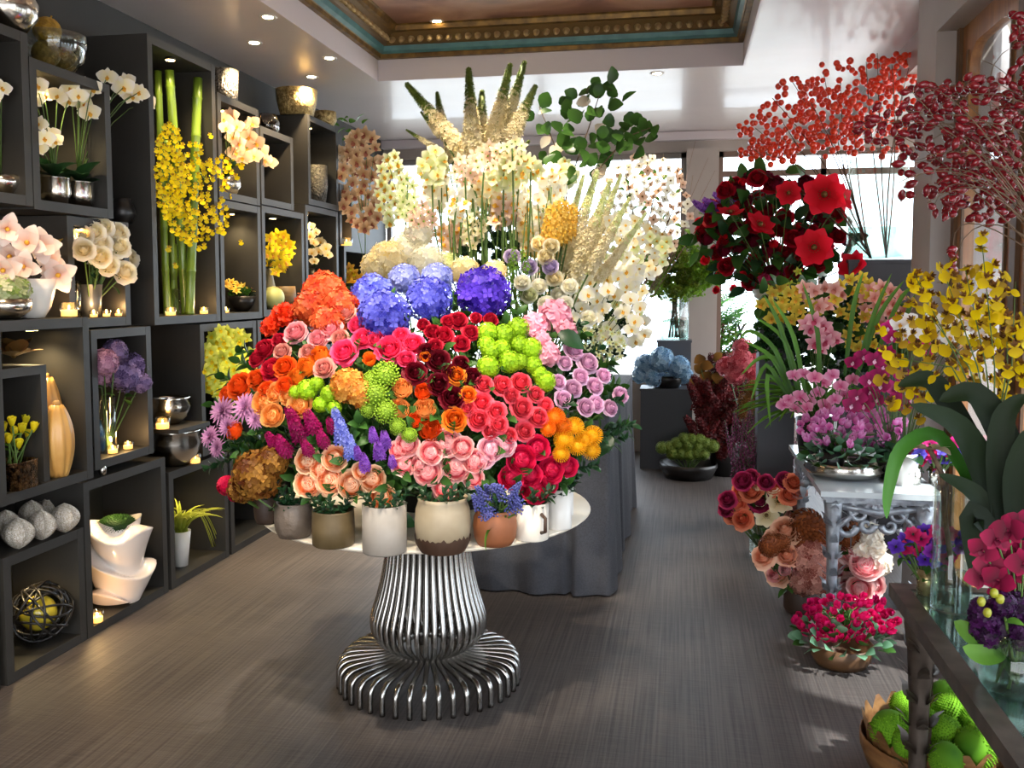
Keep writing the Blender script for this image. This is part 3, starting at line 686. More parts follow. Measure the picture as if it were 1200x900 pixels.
# ---- petals used on the shelves
p_white = petal('#fff0b8', '#fffaf0', 0.3); p_cream = petal('#f6d98a', '#fff4dc', 0.3); p_lipy = petal('#d98a20', '#f2c34a', 0.2)
p_peach = petal('#e9b48a', '#f7dfc4', 0.3); p_yellow = petal('#d9b400', '#f2df2a', 0.3); p_oncy = petal('#e8c800', '#f4e21e', 0.3); p_brown = petal('#9c7a12', '#c8a01c', 0.2)
p_lime = petal('#b8c838', '#e6ea7a', 0.3); p_mauve = petal('#6d4f9c', '#b596cc', 0.25); p_orangeo = petal('#d98a1a', '#f0b83a', 0.3); p_taupe = petal('#b48a5e', '#e4c29c', 0.35)
def spray(t, kind, mats, pts, X, r, up=.05, part='blossom', base=None, jit=.12, spin=.5, wild=.4, stem_m=None, sr=.0025, face=None, depth_of=None):
    """blossoms of one plant, each a part, tied by thin stalks to the point base (world)"""
    org = Vector(t.location); out = []
    for (x, y) in pts:
        if depth_of: p = at(x, y, Y=depth_of+R3.uniform(-jit, jit))
        else: p = at(x, y, X=X+R3.uniform(-jit, jit)*.5)
        f = tocam(p, up)+Vector((R3.uniform(-wild, wild), R3.uniform(-wild, wild), R3.uniform(-wild, wild)*.8)) if face is None else Vector(face)+Vector((R3.uniform(-.4, .4), R3.uniform(-.4, .4), R3.uniform(-.4, .4)))
        out.append(put(part, km(kind, *mats), t, p-org, aimq(f, R3.uniform(-spin, spin)), r*mpp(p)*R3.uniform(.85, 1.12)))
        if base is not None:
            b = Vector(base); m_ = (p+b)/2+Vector((0, 0, .25*(p-b).length))
            cs = [b.lerp(m_, k/4).lerp(m_.lerp(p, k/4), k/4)-org for k in range(5)]
            put('stalk', MB().tube(cs, sr, 4).mesh('stalk', stem_m or m_stem), t)
    return out
def potplant(name, label, cat, base, group=None): return thing(name, label, cat, base, group)
def rosette(t, n, L, W_, at_local, kind='leaf', m=None, el=(-.2, .6)):
    for i in range(n):
        q = Quaternion((0, 0, 1), 2*PI*i/n+R3.uniform(-.3, .3)) @ Quaternion((0, 1, 0), -R3.uniform(*el))
        put('leaf', km(kind, m or m_leafd), t, at_local, q, (L*R3.uniform(.8, 1.1), W_, L))
# white phalaenopsis in silver pots
def silverpot(x, y, r, h, label, X=-3.08):
    p = at(x, y, X=X); return vessel('silver_pot', label, 'pot', p, [(r*.8, 0), (r, h*.45), (r*.94, h), (r*.98, h*1.02)], m_silver, 20), p
zA1 = 2.178
for cxp, pts, lb, lo in ((64, [(43, 100), (52, 112), (68, 112), (80, 118), (46, 145), (52, 162), (60, 158), (44, 172), (40, 118), (64, 165)], 'white phalaenopsis orchid in the left silver pot, drooping blossoms', 'dented silver pot under the drooping white orchid'),
                     (92, [(95, 100), (100, 122), (118, 112), (108, 104), (126, 90), (148, 95), (163, 108), (170, 122), (92, 112), (82, 104), (145, 102), (154, 112), (105, 132)], 'white phalaenopsis orchid arching out of its cube toward the bamboo', 'bright silver pot under the arching white orchid')):
    q = at(cxp, 220, X=-3.05); q.z = zA1; vessel('silver_pot', lo, 'pot', q, [(.055, 0), (.075, .06), (.07, .13), (.073, .133)], m_silver, 20)
    t = thing('phalaenopsis', lb, 'orchid', q+Vector((0, 0, .12)))
    spray(t, 'phalaenopsis', (p_white, p_lipy), pts, -2.98, 12.5, base=q+Vector((0, 0, .14)))
    rosette(t, 6, .17, .16, (0, 0, .02))
# single blossoms of an orchid at the frame edge
q = at(2, 225, X=-3.05); q.z = 2.19; vessel('silver_pot', 'small silver bowl in the cube cut by the picture edge', 'pot', q, [(.05, 0), (.09, .05), (.085, .09)], m_silver, 18)
t = thing('phalaenopsis', 'white orchid half cut off by the picture edge', 'orchid', q+Vector((0, 0, .08))); spray(t, 'phalaenopsis', (p_white, p_lipy), [(2, 103), (4, 122), (-8, 112), (-10, 95)], -3.0, 12, base=q+Vector((0, 0, .1)))
# on top of the upper cubes
zt = 2.92; q = at(12, 22, X=-3.0); q.z = zt; vessel('silver_vase', 'tilted round silver vase on top of the tall near cube', 'vase', q, [(.06, 0), (.115, .07), (.12, .13), (.08, .2), (.085, .21)], m_silver, 22)
q = at(64, 78, X=-3.06); q.z = 2.821
vessel('glass_bowl', 'clear glass bowl holding golden melons on a cube', 'bowl', q, [(.07, 0), (.135, .07), (.155, .14), (.15, .19)], m_clear, 28, wall=.004)
m_melon = mat('netted_melon', '#b98d2c', 0.6, noise=(40, '#8f6d22'), bump=(60, .5)); m_melond = mat('netted_melon_dark', '#8a6b2c', 0.6, noise=(50, '#6e5420'), bump=(60, .6))
mel = MB().lathe([(.0005, -.062)]+[(.066*math.sin(PI*i/12), -.066*math.cos(PI*i/12)) for i in range(1, 12)]+[(.004, .064), (.004, .075)], 18, wob=lambda a, v: 1+.02*math.cos(8*a)).mesh('melon', m_melon)
mel2 = MB().lathe([(.0005, -.062)]+[(.066*math.sin(PI*i/12), -.066*math.cos(PI*i/12)) for i in range(1, 12)]+[(.004, .064)], 18, wob=lambda a, v: 1+.015*math.cos(10*a)).mesh('melon', m_melond)
for dx, dy, dz, me, lb in ((.0, -.06, .085, mel2, 'dark netted melon in the glass bowl, nearer side'), (.0, .065, .085, mel2, 'dark netted melon in the glass bowl, farther side'), (.0, -.045, .20, mel, 'bright golden melon heaped on top of the glass bowl')):
    o = put('melon', me, None, q+Vector((dx, dy, dz)), (.3, .2, 1)); tag(o, lb, 'melon', 'melons in the glass bowl')
# bowl of cream roses
def vv(name, label, cat, x, y, z, prof, m, X=-3.05, **k):
    q = at(x, y, X=X); q.z = z; vessel(name, label, cat, q, prof, m, **k); return q
q = vv('bucket_vase', 'ribbed grey bucket vase under the cream roses', 'vase', 106, 360, 1.618, [(.05, 0), (.055, .08), (.062, .17), (.065, .172)], mat('grey_zinc', '#5d5f63', .35, .6), X=-3.06)
vv('glass_vase', 'slim clear glass next to the grey bucket vase', 'vase', 89, 358, 1.618, [(.025, 0), (.028, .19)], m_clear, X=-3.06, wall=.003)
p_rosew = petal('#fff0bc', '#fffaf0', .5)
for i, (x, y) in enumerate([(96, 276), (110, 271), (126, 278), (140, 288), (112, 297), (127, 310), (148, 318), (138, 272), (118, 284), (98, 292), (104, 265), (133, 298), (120, 266), (104, 285), (150, 302), (118, 300)]):
    p = at(x, y, X=-2.98+R3.uniform(-.05, .06)); cut('rose', 'cream rose of the lit bunch in the grey bucket', 'rose', 'rose', p_rosew, p, tocam(p, .1, p-(q+Vector((0, 0, .15))), .5), q+Vector((0, 0, .05)), 14.5*mpp(p), 'cream roses in the grey bucket', leaves=1, leafm=m_leafd)
def vz(x, y, z, label, X=-2.95, **k):
    s = at(x, y, X=X); s.z = z; px_ = pix(s); return votive(px_[0], px_[1], label, Z=z, **k)
vz(110, 372, 1.618, 'tea light under the cream roses, left of three', -2.99, s=.022, h=.035, light=.6); vz(125, 372, 1.618, 'tea light under the cream roses, middle of three', -2.99, s=.022, h=.035, light=0); vz(139, 372, 1.618, 'tea light under the cream roses, right of three', -2.99, s=.022, h=.035, light=.6)
vz(81, 365, 1.631, 'large glass votive beside the white magnolia pot', -2.9, s=.045, h=.07, light=1.2)
q = vv('dark_vase', 'dark round vase in the gap beside the bamboo cube', 'vase', 143, 250, 2.128, [(.05, 0), (.075, .06), (.06, .11), (.045, .13), (.05, .14)], m_blackw, X=-3.08)
# white magnolias
q = vv('tulip_pot', 'white scalloped tulip-shaped pot of magnolias', 'pot', 37, 366, 1.632, [(.055, 0), (.085, .05), (.105, .13), (.11, .18)], m_white, X=-2.98, wob=lambda a, v: 1+.06*v*math.cos(6*a))
t = thing('magnolia_branch', 'white and blush magnolia blossoms above the scalloped pot', 'magnolia', q+Vector((0, 0, .12)))
spray(t, 'magnolia', (petal('#f3cfc0', '#fff2ea', .3), p_lipy), [(8, 268), (32, 285), (12, 300), (58, 305), (68, 322), (28, 312), (4, 316), (48, 288)], -2.95, 21, base=q+Vector((0, 0, .15)), stem_m=m_twig)
for dx, dy in ((40, 290), (60, 285), (22, 292)): put('leaf', km('leaf', petal('#6b5a22', '#8a7a35', .1)), t, at(dx, dy, X=-3.0)-t.location, aimq(Vector((0, 0, 1))), .13)
q = vv('silver_bowl', 'low silver bowl with small ivory flowers at the picture edge', 'bowl', 5, 366, 1.632, [(.06, 0), (.11, .04), (.115, .09)], m_silver, X=-2.96)
t = thing('ivory_posy', 'dense posy of tiny ivory-green flowers in the silver bowl', 'flowers', q+Vector((0, 0, .08)))
put('flower_head', km('hydrangea', petal('#8fae4a', '#f6f2d0', .3)), t, (0, 0, .05), (0, 0, 0), (.115, .115, .08))
# gold lotus, tulips, gourds
q = at(16, 413, X=-2.96); q.z = 1.42
t = thing('gilded_lotus', 'gilded metal lotus flower on the inner box', 'ornament', q); put('petals', km('magnolia', mat('brushed_gilt', '#a07a48', .35, .8), m_gold), t, (0, 0, .04), (0, 0, .3), .12)
q = at(16, 572, X=-2.93); q.z = .879
t = vessel('mercury_glass_vase', 'square speckled mercury glass vase with yellow tulips', 'vase', q, [(.095, 0), (.095, .12), (.098, .124)], mat('speckled_mercury', '#8a6a48', .2, .9, noise=(45, '#1d1510'), bump=(60, .5)), 28, wob=lambda a, v: 1/max(abs(math.cos(a)), abs(math.sin(a)))**.8*.85)
for x, y in [(4, 500), (14, 494), (26, 502), (33, 508), (10, 514), (22, 520), (-4, 512), (2, 520), (30, 492), (40, 500), (17, 506)]:
    p = at(x, y, X=-2.93+R3.uniform(-.05, .05)); cut('tulip', 'yellow tulip in the mercury glass vase', 'tulip', 'tulip', petal('#d6c000', '#f7ec3c', .3), p, (p-q)+Vector((0, 0, .15))+tocam(p)*.1, q+Vector((R3.uniform(-.04, .04), R3.uniform(-.04, .04), .02)), 7*mpp(p), 'yellow tulips in the mercury glass vase', leaves=1, leafm=m_leafs)
m_gourd = mat('cream_gourd', '#d2a45c', .4, coat=.2, noise=(6, '#c48f48'))
def gourd(x, y, z, r, H, label, X):
    q = at(x, y, X=X); q.z = z; t = thing('gourd_vase', label, 'gourd', q)
    pr = [(r*1.02*math.sin(PI*(.13+.79*v**1.08))**.65, H*v) for v in [i/14 for i in range(15)]]
    put('body', MB().lathe([(.0005, 0)]+pr, 40, wob=lambda a, v: 1+.16*abs(math.cos(5*a))**.7-.1).mesh('body', m_gourd), t)
    put('stalk', MB().lathe([(r*.26, H-.005), (r*.22, H+.02), (.001, H+.022)], 12).mesh('stalk', mat('gourd_stalk', '#b08a50', .6)), t)
gourd(58, 555, .879, .068, .46, 'taller cream ribbed gourd standing behind the other', -3.02); gourd(69, 555, .879, .068, .34, 'shorter cream ribbed gourd standing in front', -2.90)
# purple hydrangeas in a glass cylinder
q = vv('glass_cylinder', 'tall glass cylinder under the purple hydrangeas', 'vase', 126, 540, .889, [(.05, 0), (.05, .3)], m_clear, X=-3.03, wall=.004)
for x, y, r in ((122, 425, 17), (145, 440, 20), (160, 428, 16), (135, 412, 15), (165, 448, 13), (118, 442, 13)):
    p = at(x, y, X=-2.98+R3.uniform(-.05, .05)); cut('hydrangea', 'dusky purple hydrangea head in the glass cylinder', 'hydrangea', 'hydrangea', petal('#51406f', '#9a86b8', .2) if x > 130 else petal('#7a4f70', '#c79ab8', .2), p, tocam(p, .4), q+Vector((0, 0, .02)), r*mpp(p), 'purple hydrangeas in the glass cylinder', leaves=1)
vz(132, 527, .889, 'tea light below the purple hydrangeas, left one', -2.98, s=.03, h=.045, light=.7); vz(150, 522, .889, 'tea light below the purple hydrangeas, right one', -2.98, s=.03, h=.045, light=.7)
vv('blue_bottle', 'small dark blue bottle behind the glass cylinder', 'bottle', 117, 530, .889, [(.03, 0), (.034, .1), (.015, .14), (.016, .17)], mat('cobalt_glass', '#1c4a7a', .1), X=-3.1)
# silver bowls in the recess
q = vv('silver_bowl', 'large hammered silver bowl standing on the grass cube', 'bowl', 206, 541, .701, [(.08, 0), (.13, .06), (.15, .14), (.14, .2), (.155, .215)], m_silver, X=-3.02, n=30)
vv('silver_bowl', 'smaller silver bowl stacked above the hammered bowl', 'bowl', 200, 485, .95, [(.05, 0), (.1, .05), (.12, .11), (.105, .15), (.12, .165)], m_silver, X=-3.05, n=30)
put('riser', MB().box(-.15, -.22, -.025, .18, .14, 0).mesh('riser', m_dark), None, at(200, 485, X=-3.05).xy.to_3d()+Vector((0, 0, .949)))
tag(bpy.data.objects['riser'], 'thin dark riser board under the upper silver bowl', 'riser'); vz(190, 480, .951, 'round amber votive before the upper silver bowl', -2.97, s=.045, h=.07, light=1.0)
vz(229, 540, .701, 'glowing tea light on the grass cube beside the table flowers', -2.92, s=.035, h=.06, light=1.2)
vv('silver_ornament', 'tiny oval silver ornament on the swirl vase cube', 'ornament', 120, 549, .801, [(.012, 0), (.02, .02), (.018, .045), (.008, .06)], m_silver, X=-2.945)
# silver shells
m_shell = mat('silver_shell', '#e6dfd4', .22, .35, noise=(22, '#b8ab98'), bump=(24, .5))
sh = MB()
def _shell(u, v):
    a = 2*PI*u; z = v; r = math.sin(PI*v)**.7*(.5+.05*math.cos(10*a))*(1-.72*math.exp(-((a-PI)/.30)**2)); return Vector((r*math.cos(a), r*math.sin(a)*.85, z*1.1)), v
sh.grid(_shell, 30, 12); shm = sh.mesh('seed_pod', m_shell)
for x, y, X, lb in ((8, 632, -3.12, 'silver pod half hidden at the back, nearest the picture edge'), (38, 612, -3.14, 'silver pod at the back of the pod row, centre'), (60, 605, -3.14, 'silver pod at the back beside the wall'), (22, 640, -2.96, 'silver split pod in front, largest and closest'), (49, 628, -2.96, 'silver split pod in front, middle one'), (76, 612, -2.94, 'silver split pod in front, farthest along')):
    q = at(x, y, X=X); q.z = .581; tag(put('seed_pod', shm, None, q, (0, 0, R3.uniform(2.6, 3.6)), .135), lb, 'ornament', 'silver pods on the floor cube')
# yellow globe in black twigs
q = at(48, 755, X=-3.05); q.z = .049
t = thing('twig_sphere', 'black woven twig sphere in the bottom cube', 'ornament', q+Vector((0, 0, .13)))
for i in range(16):
    ax = fib(16, i); u = ax.orthogonal().normalized(); v = ax.cross(u); rr = .15*R3.uniform(.85, 1.0); off = ax*R3.uniform(-.05, .05)
    put('twig', MB().tube([off+u*(rr*math.cos(2*PI*k/20))+v*(rr*math.sin(2*PI*k/20)*R3.uniform(.97, 1.03))*.9 for k in range(21)], .006, 5).mesh('twig', m_blackw), t)
t.location.z = .05+.15
tag(put('glass_globe', MB().ball((0, 0, 0), .085, 20, 14).mesh('glass_globe', mat('yellow_globe', '#d9c23a', .25, coat=.5)), None, t.location+Vector((0, -.01, .0))), 'yellow globe inside the black twig sphere', 'globe')
# white swirl vase with moss
q = at(140, 712, X=-3.03); q.z = .049
t = thing('swirl_vase', 'large white pearlescent vase with swirling folds', 'vase', q)
def _swirl(u, v):
    a = 2*PI*u; ph = u+2.3*v+.20*math.sin(2*a+1+4*v); f = ph-math.floor(ph)
    lip = f**1.3 if f < .88 else (.88**1.3)*(1-(f-.88)/.12)**.6
    env = math.sin(PI*min(1, .2+.56*v))**.6; r = .118*env+.085*lip*env+.012*math.sin(2*a+.5)
    return Vector((r*math.cos(a), r*math.sin(a), .45*v+.03*lip*(1-v)+.02*math.sin(2*a)*v)), v
mb = MB(); mb.grid(_swirl, 110, 60); put('body', mb.mesh('body', mat('pearl_white', '#e9dfd6', .22, coat=.6, noise=(2, '#dccbc0'))), t)
put('moss_cap', km('mosspad', petal('#142a0a', '#2f5418', .1)), t, (0, 0, .43), (0, 0, 0), (.10, .10, .055))
vz(114, 733, .049, 'amber crystal votive at the foot of the swirl vase', -2.95, s=.035, h=.06, light=1.0)
# grass in a white vase
q = at(213, 680, X=-3.05); q.z = .049; vessel('white_vase', 'slim white tapered vase of grass in the floor cube', 'vase', q, [(.04, 0), (.05, .1), (.062, .22)], m_white, 20)
t = thing('grass_bunch', 'yellow-green grass bunch with looping blades in white vase', 'grass', q+Vector((0, 0, .2)))
m_grass = petal('#8a9a2a', '#c9cf5a', .3)
for i in range(44):
    q_ = Quaternion((0, 0, 1), R3.uniform(0, 6.28)) @ Quaternion((0, 1, 0), -R3.uniform(.0, .55)); put('blade', km('longleaf', m_grass), t, (R3.uniform(-.03, .03), R3.uniform(-.03, .03), 0), q_, (R3.uniform(.2, .3), .12, R3.uniform(.26, .36)))
for i in range(6):
    a = R3.uniform(-.35, .35)+PI/2*0+1.3; L = R3.uniform(.3, .4); pts = [Vector((.06*math.sin(a)*k/8, math.cos(a)*0+L*(k/8)*.95, .08+.12*math.sin(PI*k/8*.7)-.34*(k/8)**2.2)) for k in range(9)]
    put('looping_blade', MB().tube(pts, .0025, 4).mesh('looping_blade', m_grass), t)
# lime cymbidiums
q = at(268, 535, X=-3.05); q.z = .769; vessel('dark_vase', 'dark vase under the lime cymbidiums', 'vase', q, [(.07, 0), (.09, .1), (.08, .2)], m_blackw, 18)
t = thing('lime_cymbidium', 'lime-yellow cymbidium stems spilling from the cube', 'orchid', q+Vector((0, 0, .18)))
spray(t, 'cymbidium', (p_lime, p_yellow), scatter(267, 428, 30, 44, 105, 5, R3), -2.98, 8.5, base=None, jit=.2); put('foliage', km('clump', m_leaf), t, (0, 0, .18), (0, 0, 0), (.15, .2, .26))
for k in range(4): put('stalk', MB().tube([(0, 0, 0), (.03, .05*(k-1.5), .2), (.08, .1*(k-1.5), .42)], .006, 5).mesh('stalk', m_stem), t)
# bamboo and yellow oncidium
m_bam = mat('green_bamboo', '#6f8a2c', .35, noise=(3, '#50701f', (1, 1, .4)), coat=.3)
for i, (xt, xb, rr, xx, tl) in enumerate([(184, 196, .030, -3.14, 3.09), (197, 218, .036, -3.06, 3.09), (233, 222, .038, -3.0, 3.09), (188, 206, .028, -3.2, 2.7), (215, 243, .032, -3.05, 2.2), (206, 232, .024, -3.16, 2.1), (228, 200, .026, -3.2, 2.5)]):
    b = at(xb, 367, X=xx); b.z = 1.609; tp = at(xt, 62, X=xx-.02); k = (tl-1.609)/(tp.z-b.z); tp = b.lerp(tp, k); ax = (tp-b); L = ax.length
    t = thing('bamboo_pole', None, 'bamboo', b, 'bamboo poles in the tall cube'); t.rotation_mode = 'QUATERNION'; t.rotation_quaternion = ax.to_track_quat('Z', 'Y')
    z = 0.0; pr = []
    while z < L: rr_ = rr*.78; pr += [(rr_*.97, z), (rr_*1.06, z+.01), (rr_*.95, z+.025), (rr_*.95, min(L, z+R3.uniform(.24, .3)))]; z = pr[-1][1]+.001
    put('cane', MB().lathe(pr, 14).mesh('cane', m_bam), t); t['label'] = ['thin bamboo pole against the near side panel', 'bright bamboo pole leaning in from upper near corner', 'thickest bamboo pole, lit yellow at its upright top', 'slim bamboo pole behind the near leaning one', 'short bamboo pole slanting to the far bottom corner', 'short thin bamboo pole crossing behind', 'thin bamboo pole crossing at the back of the cube'][i]
q = at(215, 367, X=-3.12); q.z = 1.609; vessel('glass_vase', 'low glass vase among the bamboo feet', 'vase', q, [(.06, 0), (.07, .16)], m_clear, 20, wall=.004)
t = thing('yellow_oncidium', 'cloud of small yellow oncidium blossoms before the bamboo', 'orchid', q+Vector((0, 0, .03)))
pts = scatter(199, 200, 18, 56, 80, 5, R3)+scatter(232, 238, 38, 52, 130, 5, R3)+scatter(258, 195, 30, 14, 20, 7, R3)+scatter(225, 185, 20, 20, 14, 6, R3)+[(250, 305), (252, 308), (282, 283), (266, 262), (198, 290), (205, 310), (246, 158), (240, 165), (188, 160)]
spray(t, 'oncidium', (p_oncy, p_brown), pts, -2.92, 5.4, base=None, jit=.2)
for k in range(9):
    e = at(185+k*11, 150+R3.uniform(0, 90), X=-2.93)-t.location; put('stalk', MB().tube([(0, 0, 0), Vector((e.x*.3, e.y*.3, e.z*.6)), Vector((e.x*.8, e.y*.8, e.z*1.0)), e+Vector((0, 0, -.05))], .0035, 5).mesh('stalk', m_stem), t)
vz(200, 369, 1.609, 'tea light at the bamboo feet, nearer one', -2.95, s=.035, h=.05, light=.8); vz(239, 367, 1.609, 'tea light at the bamboo feet, farther one', -2.95, s=.03, h=.045, light=.8); vz(265, 365, 1.609, 'tea light beside the low yellow bowl', -2.95, s=.022, h=.035, light=.5)
# column six
q = vv('silver_ball_vase', 'round silver vase under the peach orchids', 'vase', 267, 228, 2.399, [(.05, 0), (.09, .06), (.09, .11), (.05, .16)], m_silver, X=-3.05)
t = thing('peach_orchid', 'peach and white phalaenopsis spilling from the cube', 'orchid', q+Vector((0, 0, .14))); spray(t, 'phalaenopsis', (p_peach, p_lipy), [(262, 140), (270, 135), (278, 148), (285, 155), (272, 160), (280, 168), (292, 160), (295, 145), (290, 172), (300, 168), (305, 178), (298, 183), (310, 188), (265, 150), (276, 178), (284, 184), (316, 190)], -2.92, 10.5, base=q+Vector((0, 0, .16))); rosette(t, 5, .14, .14, (0, 0, .02))
q = vv('dark_bowl', 'dark bowl with spiky yellow flowers on the cube floor', 'bowl', 284, 362, 1.609, [(.04, 0), (.08, .05), (.1, .11)], m_blackw, X=-3.05)
t = thing('yellow_centrepiece', 'low dome of spiky golden flowers in the dark bowl', 'flowers', q+Vector((0, 0, .09))); put('foliage', km('clump', m_leaf), t, (0, 0, .02), None, (.1, .1, .08)); spray(t, 'lily', (petal('#c99a18', '#eccf5a', .3), p_lipy), scatter(283, 335, 20, 6, 12, 6, R3), -3.02, 7, base=None, jit=.1, up=1)
vv('textured_vase', 'textured silver-grey vase standing on the orchid cube', 'vase', 264, 107, 3.021, [(.075, 0), (.085, .1), (.092, .24)], mat('crackled_silver', '#9a948c', .35, .7, noise=(60, '#4d4842'), bump=(70, .9)), X=-3.1, n=30)
vv('glass_ball_vase', 'smoky glass ball vase on the shelf top', 'vase', 313, 152, 2.917, [(.05, 0), (.095, .05), (.1, .11), (.07, .17)], glass('smoky_glass', '#b9a894', .25), X=-3.12)
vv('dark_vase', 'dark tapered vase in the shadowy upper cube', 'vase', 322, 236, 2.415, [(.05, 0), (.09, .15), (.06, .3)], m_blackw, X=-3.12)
q = vv('pale_vase', 'tall pale bottle vase under the yellow orchid ball', 'vase', 316, 368, 1.62, [(.05, 0), (.06, .1), (.03, .25), (.035, .3)], mat('stone_glaze', '#8d8468', .4), X=-3.05)
t = thing('yellow_orchid', 'ball of yellow orchids in the pale bottle vase', 'orchid', q+Vector((0, 0, .25))); spray(t, 'cymbidium', (p_yellow, p_lipy), scatter(327, 296, 17, 24, 22, 6, R3), -2.98, 7.5, base=q+Vector((0, 0, .3)), jit=.15)
tag(put('mint_sphere', MB().ball((0, 0, 0), .085, 20, 14).mesh('mint_sphere', mat('mint_glaze', '#b9bd7a', .4)), None, at(320, 358, X=-2.99).xy.to_3d()+Vector((0, 0, 1.704))), 'pale mint green sphere on the cube floor', 'sphere')
vv('wooden_vase', 'turned wooden vase beside the mint sphere', 'vase', 335, 366, 1.62, [(.055, 0), (.085, .06), (.075, .17)], mat('turned_wood', '#7a5f38', .5, noise=(5, '#5a4425', (1, 1, 8))), X=-3.02)
vv('woven_basket', 'pale gold woven basket on top of the shelves', 'basket', 348, 133, 3.151, [(.13, 0), (.155, .1), (.165, .2)], mat('gold_weave', '#d2b980', .4, .5, noise=(40, '#8a7040'), bump=(60, .9)), X=-3.05, n=30)
vv('gold_bowl', 'small gold bowl at the far end of the shelf top', 'bowl', 381, 141, 3.151, [(.06, 0), (.1, .07), (.095, .14)], mat('gold_weave', '#d2b980'), X=-3.05)
vv('woven_vase', 'grey basketweave vase inside the cube under the gold basket', 'vase', 372, 236, 2.489, [(.07, 0), (.09, .15), (.085, .32)], mat('grey_weave', '#6b665c', .5, noise=(50, '#3d3a34'), bump=(60, 1)), X=-3.05)
q = vv('dark_vase', 'dark vase of the cream orchid spray', 'vase', 368, 335, 1.749, [(.05, 0), (.07, .1), (.05, .2)], m_blackw, X=-3.1)
t = thing('cream_orchid', 'cream orchid spray hanging in its cube', 'orchid', q+Vector((0, 0, .18))); spray(t, 'phalaenopsis', (p_cream, p_lipy), [(364, 265), (370, 272), (376, 283), (382, 290), (368, 284), (374, 294), (384, 298), (366, 296), (363, 276), (368, 306)], -2.98, 7, base=q+Vector((0, 0, .2)))
vv('teardrop_vase', 'pale teardrop vase in the narrow cube', 'vase', 402, 280, 2.209, [(.04, 0), (.07, .08), (.06, .2), (.02, .36)], mat('stone_glaze', '#8d8468'), X=-3.05)
vz(406, 289, 2.151, 'wide glass candle tray above the orange orchid cube', -2.93, s=.06, h=.07, light=1.0)
q = vv('dark_vase', 'small dark vase under the orange orchid', 'vase', 411, 338, 1.799, [(.04, 0), (.05, .06)], m_blackw, X=-3.0)
t = thing('orange_orchid', 'orange-gold orchid stem in the far small cube', 'orchid', q+Vector((0, 0, .05))); spray(t, 'cymbidium', (p_orangeo, p_yellow), [(410, 314), (414, 320), (408, 324), (418, 328), (406, 332), (422, 326), (413, 332)], -2.95, 7, base=q+Vector((0, 0, .06)))
# ================================================================ PEDESTAL TABLE
TC = Vector((-1.11, 3.90, 0.0)); TZ = 0.80; TR = 0.727
m_rod = mat('brushed_steel', '#a7a4a0', 0.22, 1.0); m_top = mat('cream_tabletop', '#efe4d2', 0.4, noise=(3, '#e2d3ba'))
tb = thing('pedestal_table', 'round cream-topped table on a flared base of bent steel rods', 'table', TC)
put('tabletop', MB().lathe([(.0005, TZ-.022), (TR-.05, TZ-.022), (TR-.012, TZ-.016), (TR, TZ-.006), (TR-.004, TZ), (.0005, TZ)], 72, cap=False).mesh('tabletop', m_top), tb)
put('mounting_plate', MB().lathe([(.0005, TZ-.03), (.19, TZ-.03), (.19, TZ-.022)], 40, cap=False).mesh('mounting_plate', m_rod), tb)
prof = [(.178, .772), (.178, .68), (.188, .55), (.215, .42), (.243, .33), (.253, .275), (.238, .22), (.195, .178), (.162, .155), (.158, .140), (.185, .131), (.26, .127), (.34, .122), (.378, .112), (.399, .090), (.404, .06), (.404, 0.0)]
def smoothprof(p, n=3):
    out = []
    for i in range(len(p)-1):
        p0, p1, p2, p3 = p[max(0, i-1)], p[i], p[i+1], p[min(len(p)-1, i+2)]
        for k in range(n):
            t = k/n; out.append(tuple(.5*((2*p1[j])+(-p0[j]+p2[j])*t+(2*p0[j]-5*p1[j]+4*p2[j]-p3[j])*t*t+(-p0[j]+3*p1[j]-3*p2[j]+p3[j])*t**3) for j in (0, 1)))
    return out+[p[-1]]
rodm = MB().tube([(r, 0, z) for r, z in smoothprof(prof)], .0122, 8).mesh('rod', m_rod)
for i in range(42): put('rod', rodm, tb, (0, 0, 0), (0, 0, 2*PI*i/42))
# ---- pots
def tpot(px_, hw, yb, yr, name, label, m, shape='cyl', cat='pot', parts=None):
    q = at(px_, yb, Z=TZ); d = depth(q); r = hw/FPX*d; v = Vector((q.x, q.y, 0)).normalized(); q = q+v*r; r = hw/FPX*depth(q); q.z = TZ+.0005
    lo, hi = 0.0, .6
    for _ in range(30):
        h = (lo+hi)/2; y = pix(q+Vector((0, 0, h))-v*r*.0)[1]
        if y > yr: lo = h
        else: hi = h
    sh_ = {'cyl': [(.9, 0), (.98, .04), (1, .5), (.97, .96), (.98, 1)], 'bulge': [(.78, 0), (.94, .2), (1, .5), (.96, .78), (.86, .93), (.9, 1)], 'taper': [(.82, 0), (.86, .04), (.98, .7), (1, 1)], 'straight': [(.98, 0), (1, .03), (1, 1)]}[shape]
    t = vessel(name, label, cat, q, [(r*a, h*b) for a, b in sh_], m, 32, 'body'); return t, q, r, h
POTS = []
m_dkpot = mat('dark_umber_pot', '#3b2a20', .6); m_crackle = mat('crackled_stoneware', '#76675a', .5, noise=(12, '#5b4d40'), bump=(40, .3)); m_olive = mat('olive_stoneware', '#6b5a3e', .5, noise=(8, '#544428'))
m_grey = mat('pale_grey_glaze', '#9d968e', .5, noise=(5, '#857d74')); m_beige = mat('beige_glaze', '#a5967c', .45, noise=(6, '#8f7f66')); m_umber = mat('umber_clay', '#40291a', .6); m_terra = mat('terracotta', '#a4623a', .6, noise=(8, '#8d5230')); m_cream = mat('cream_glaze', '#d8d0c4', .35)
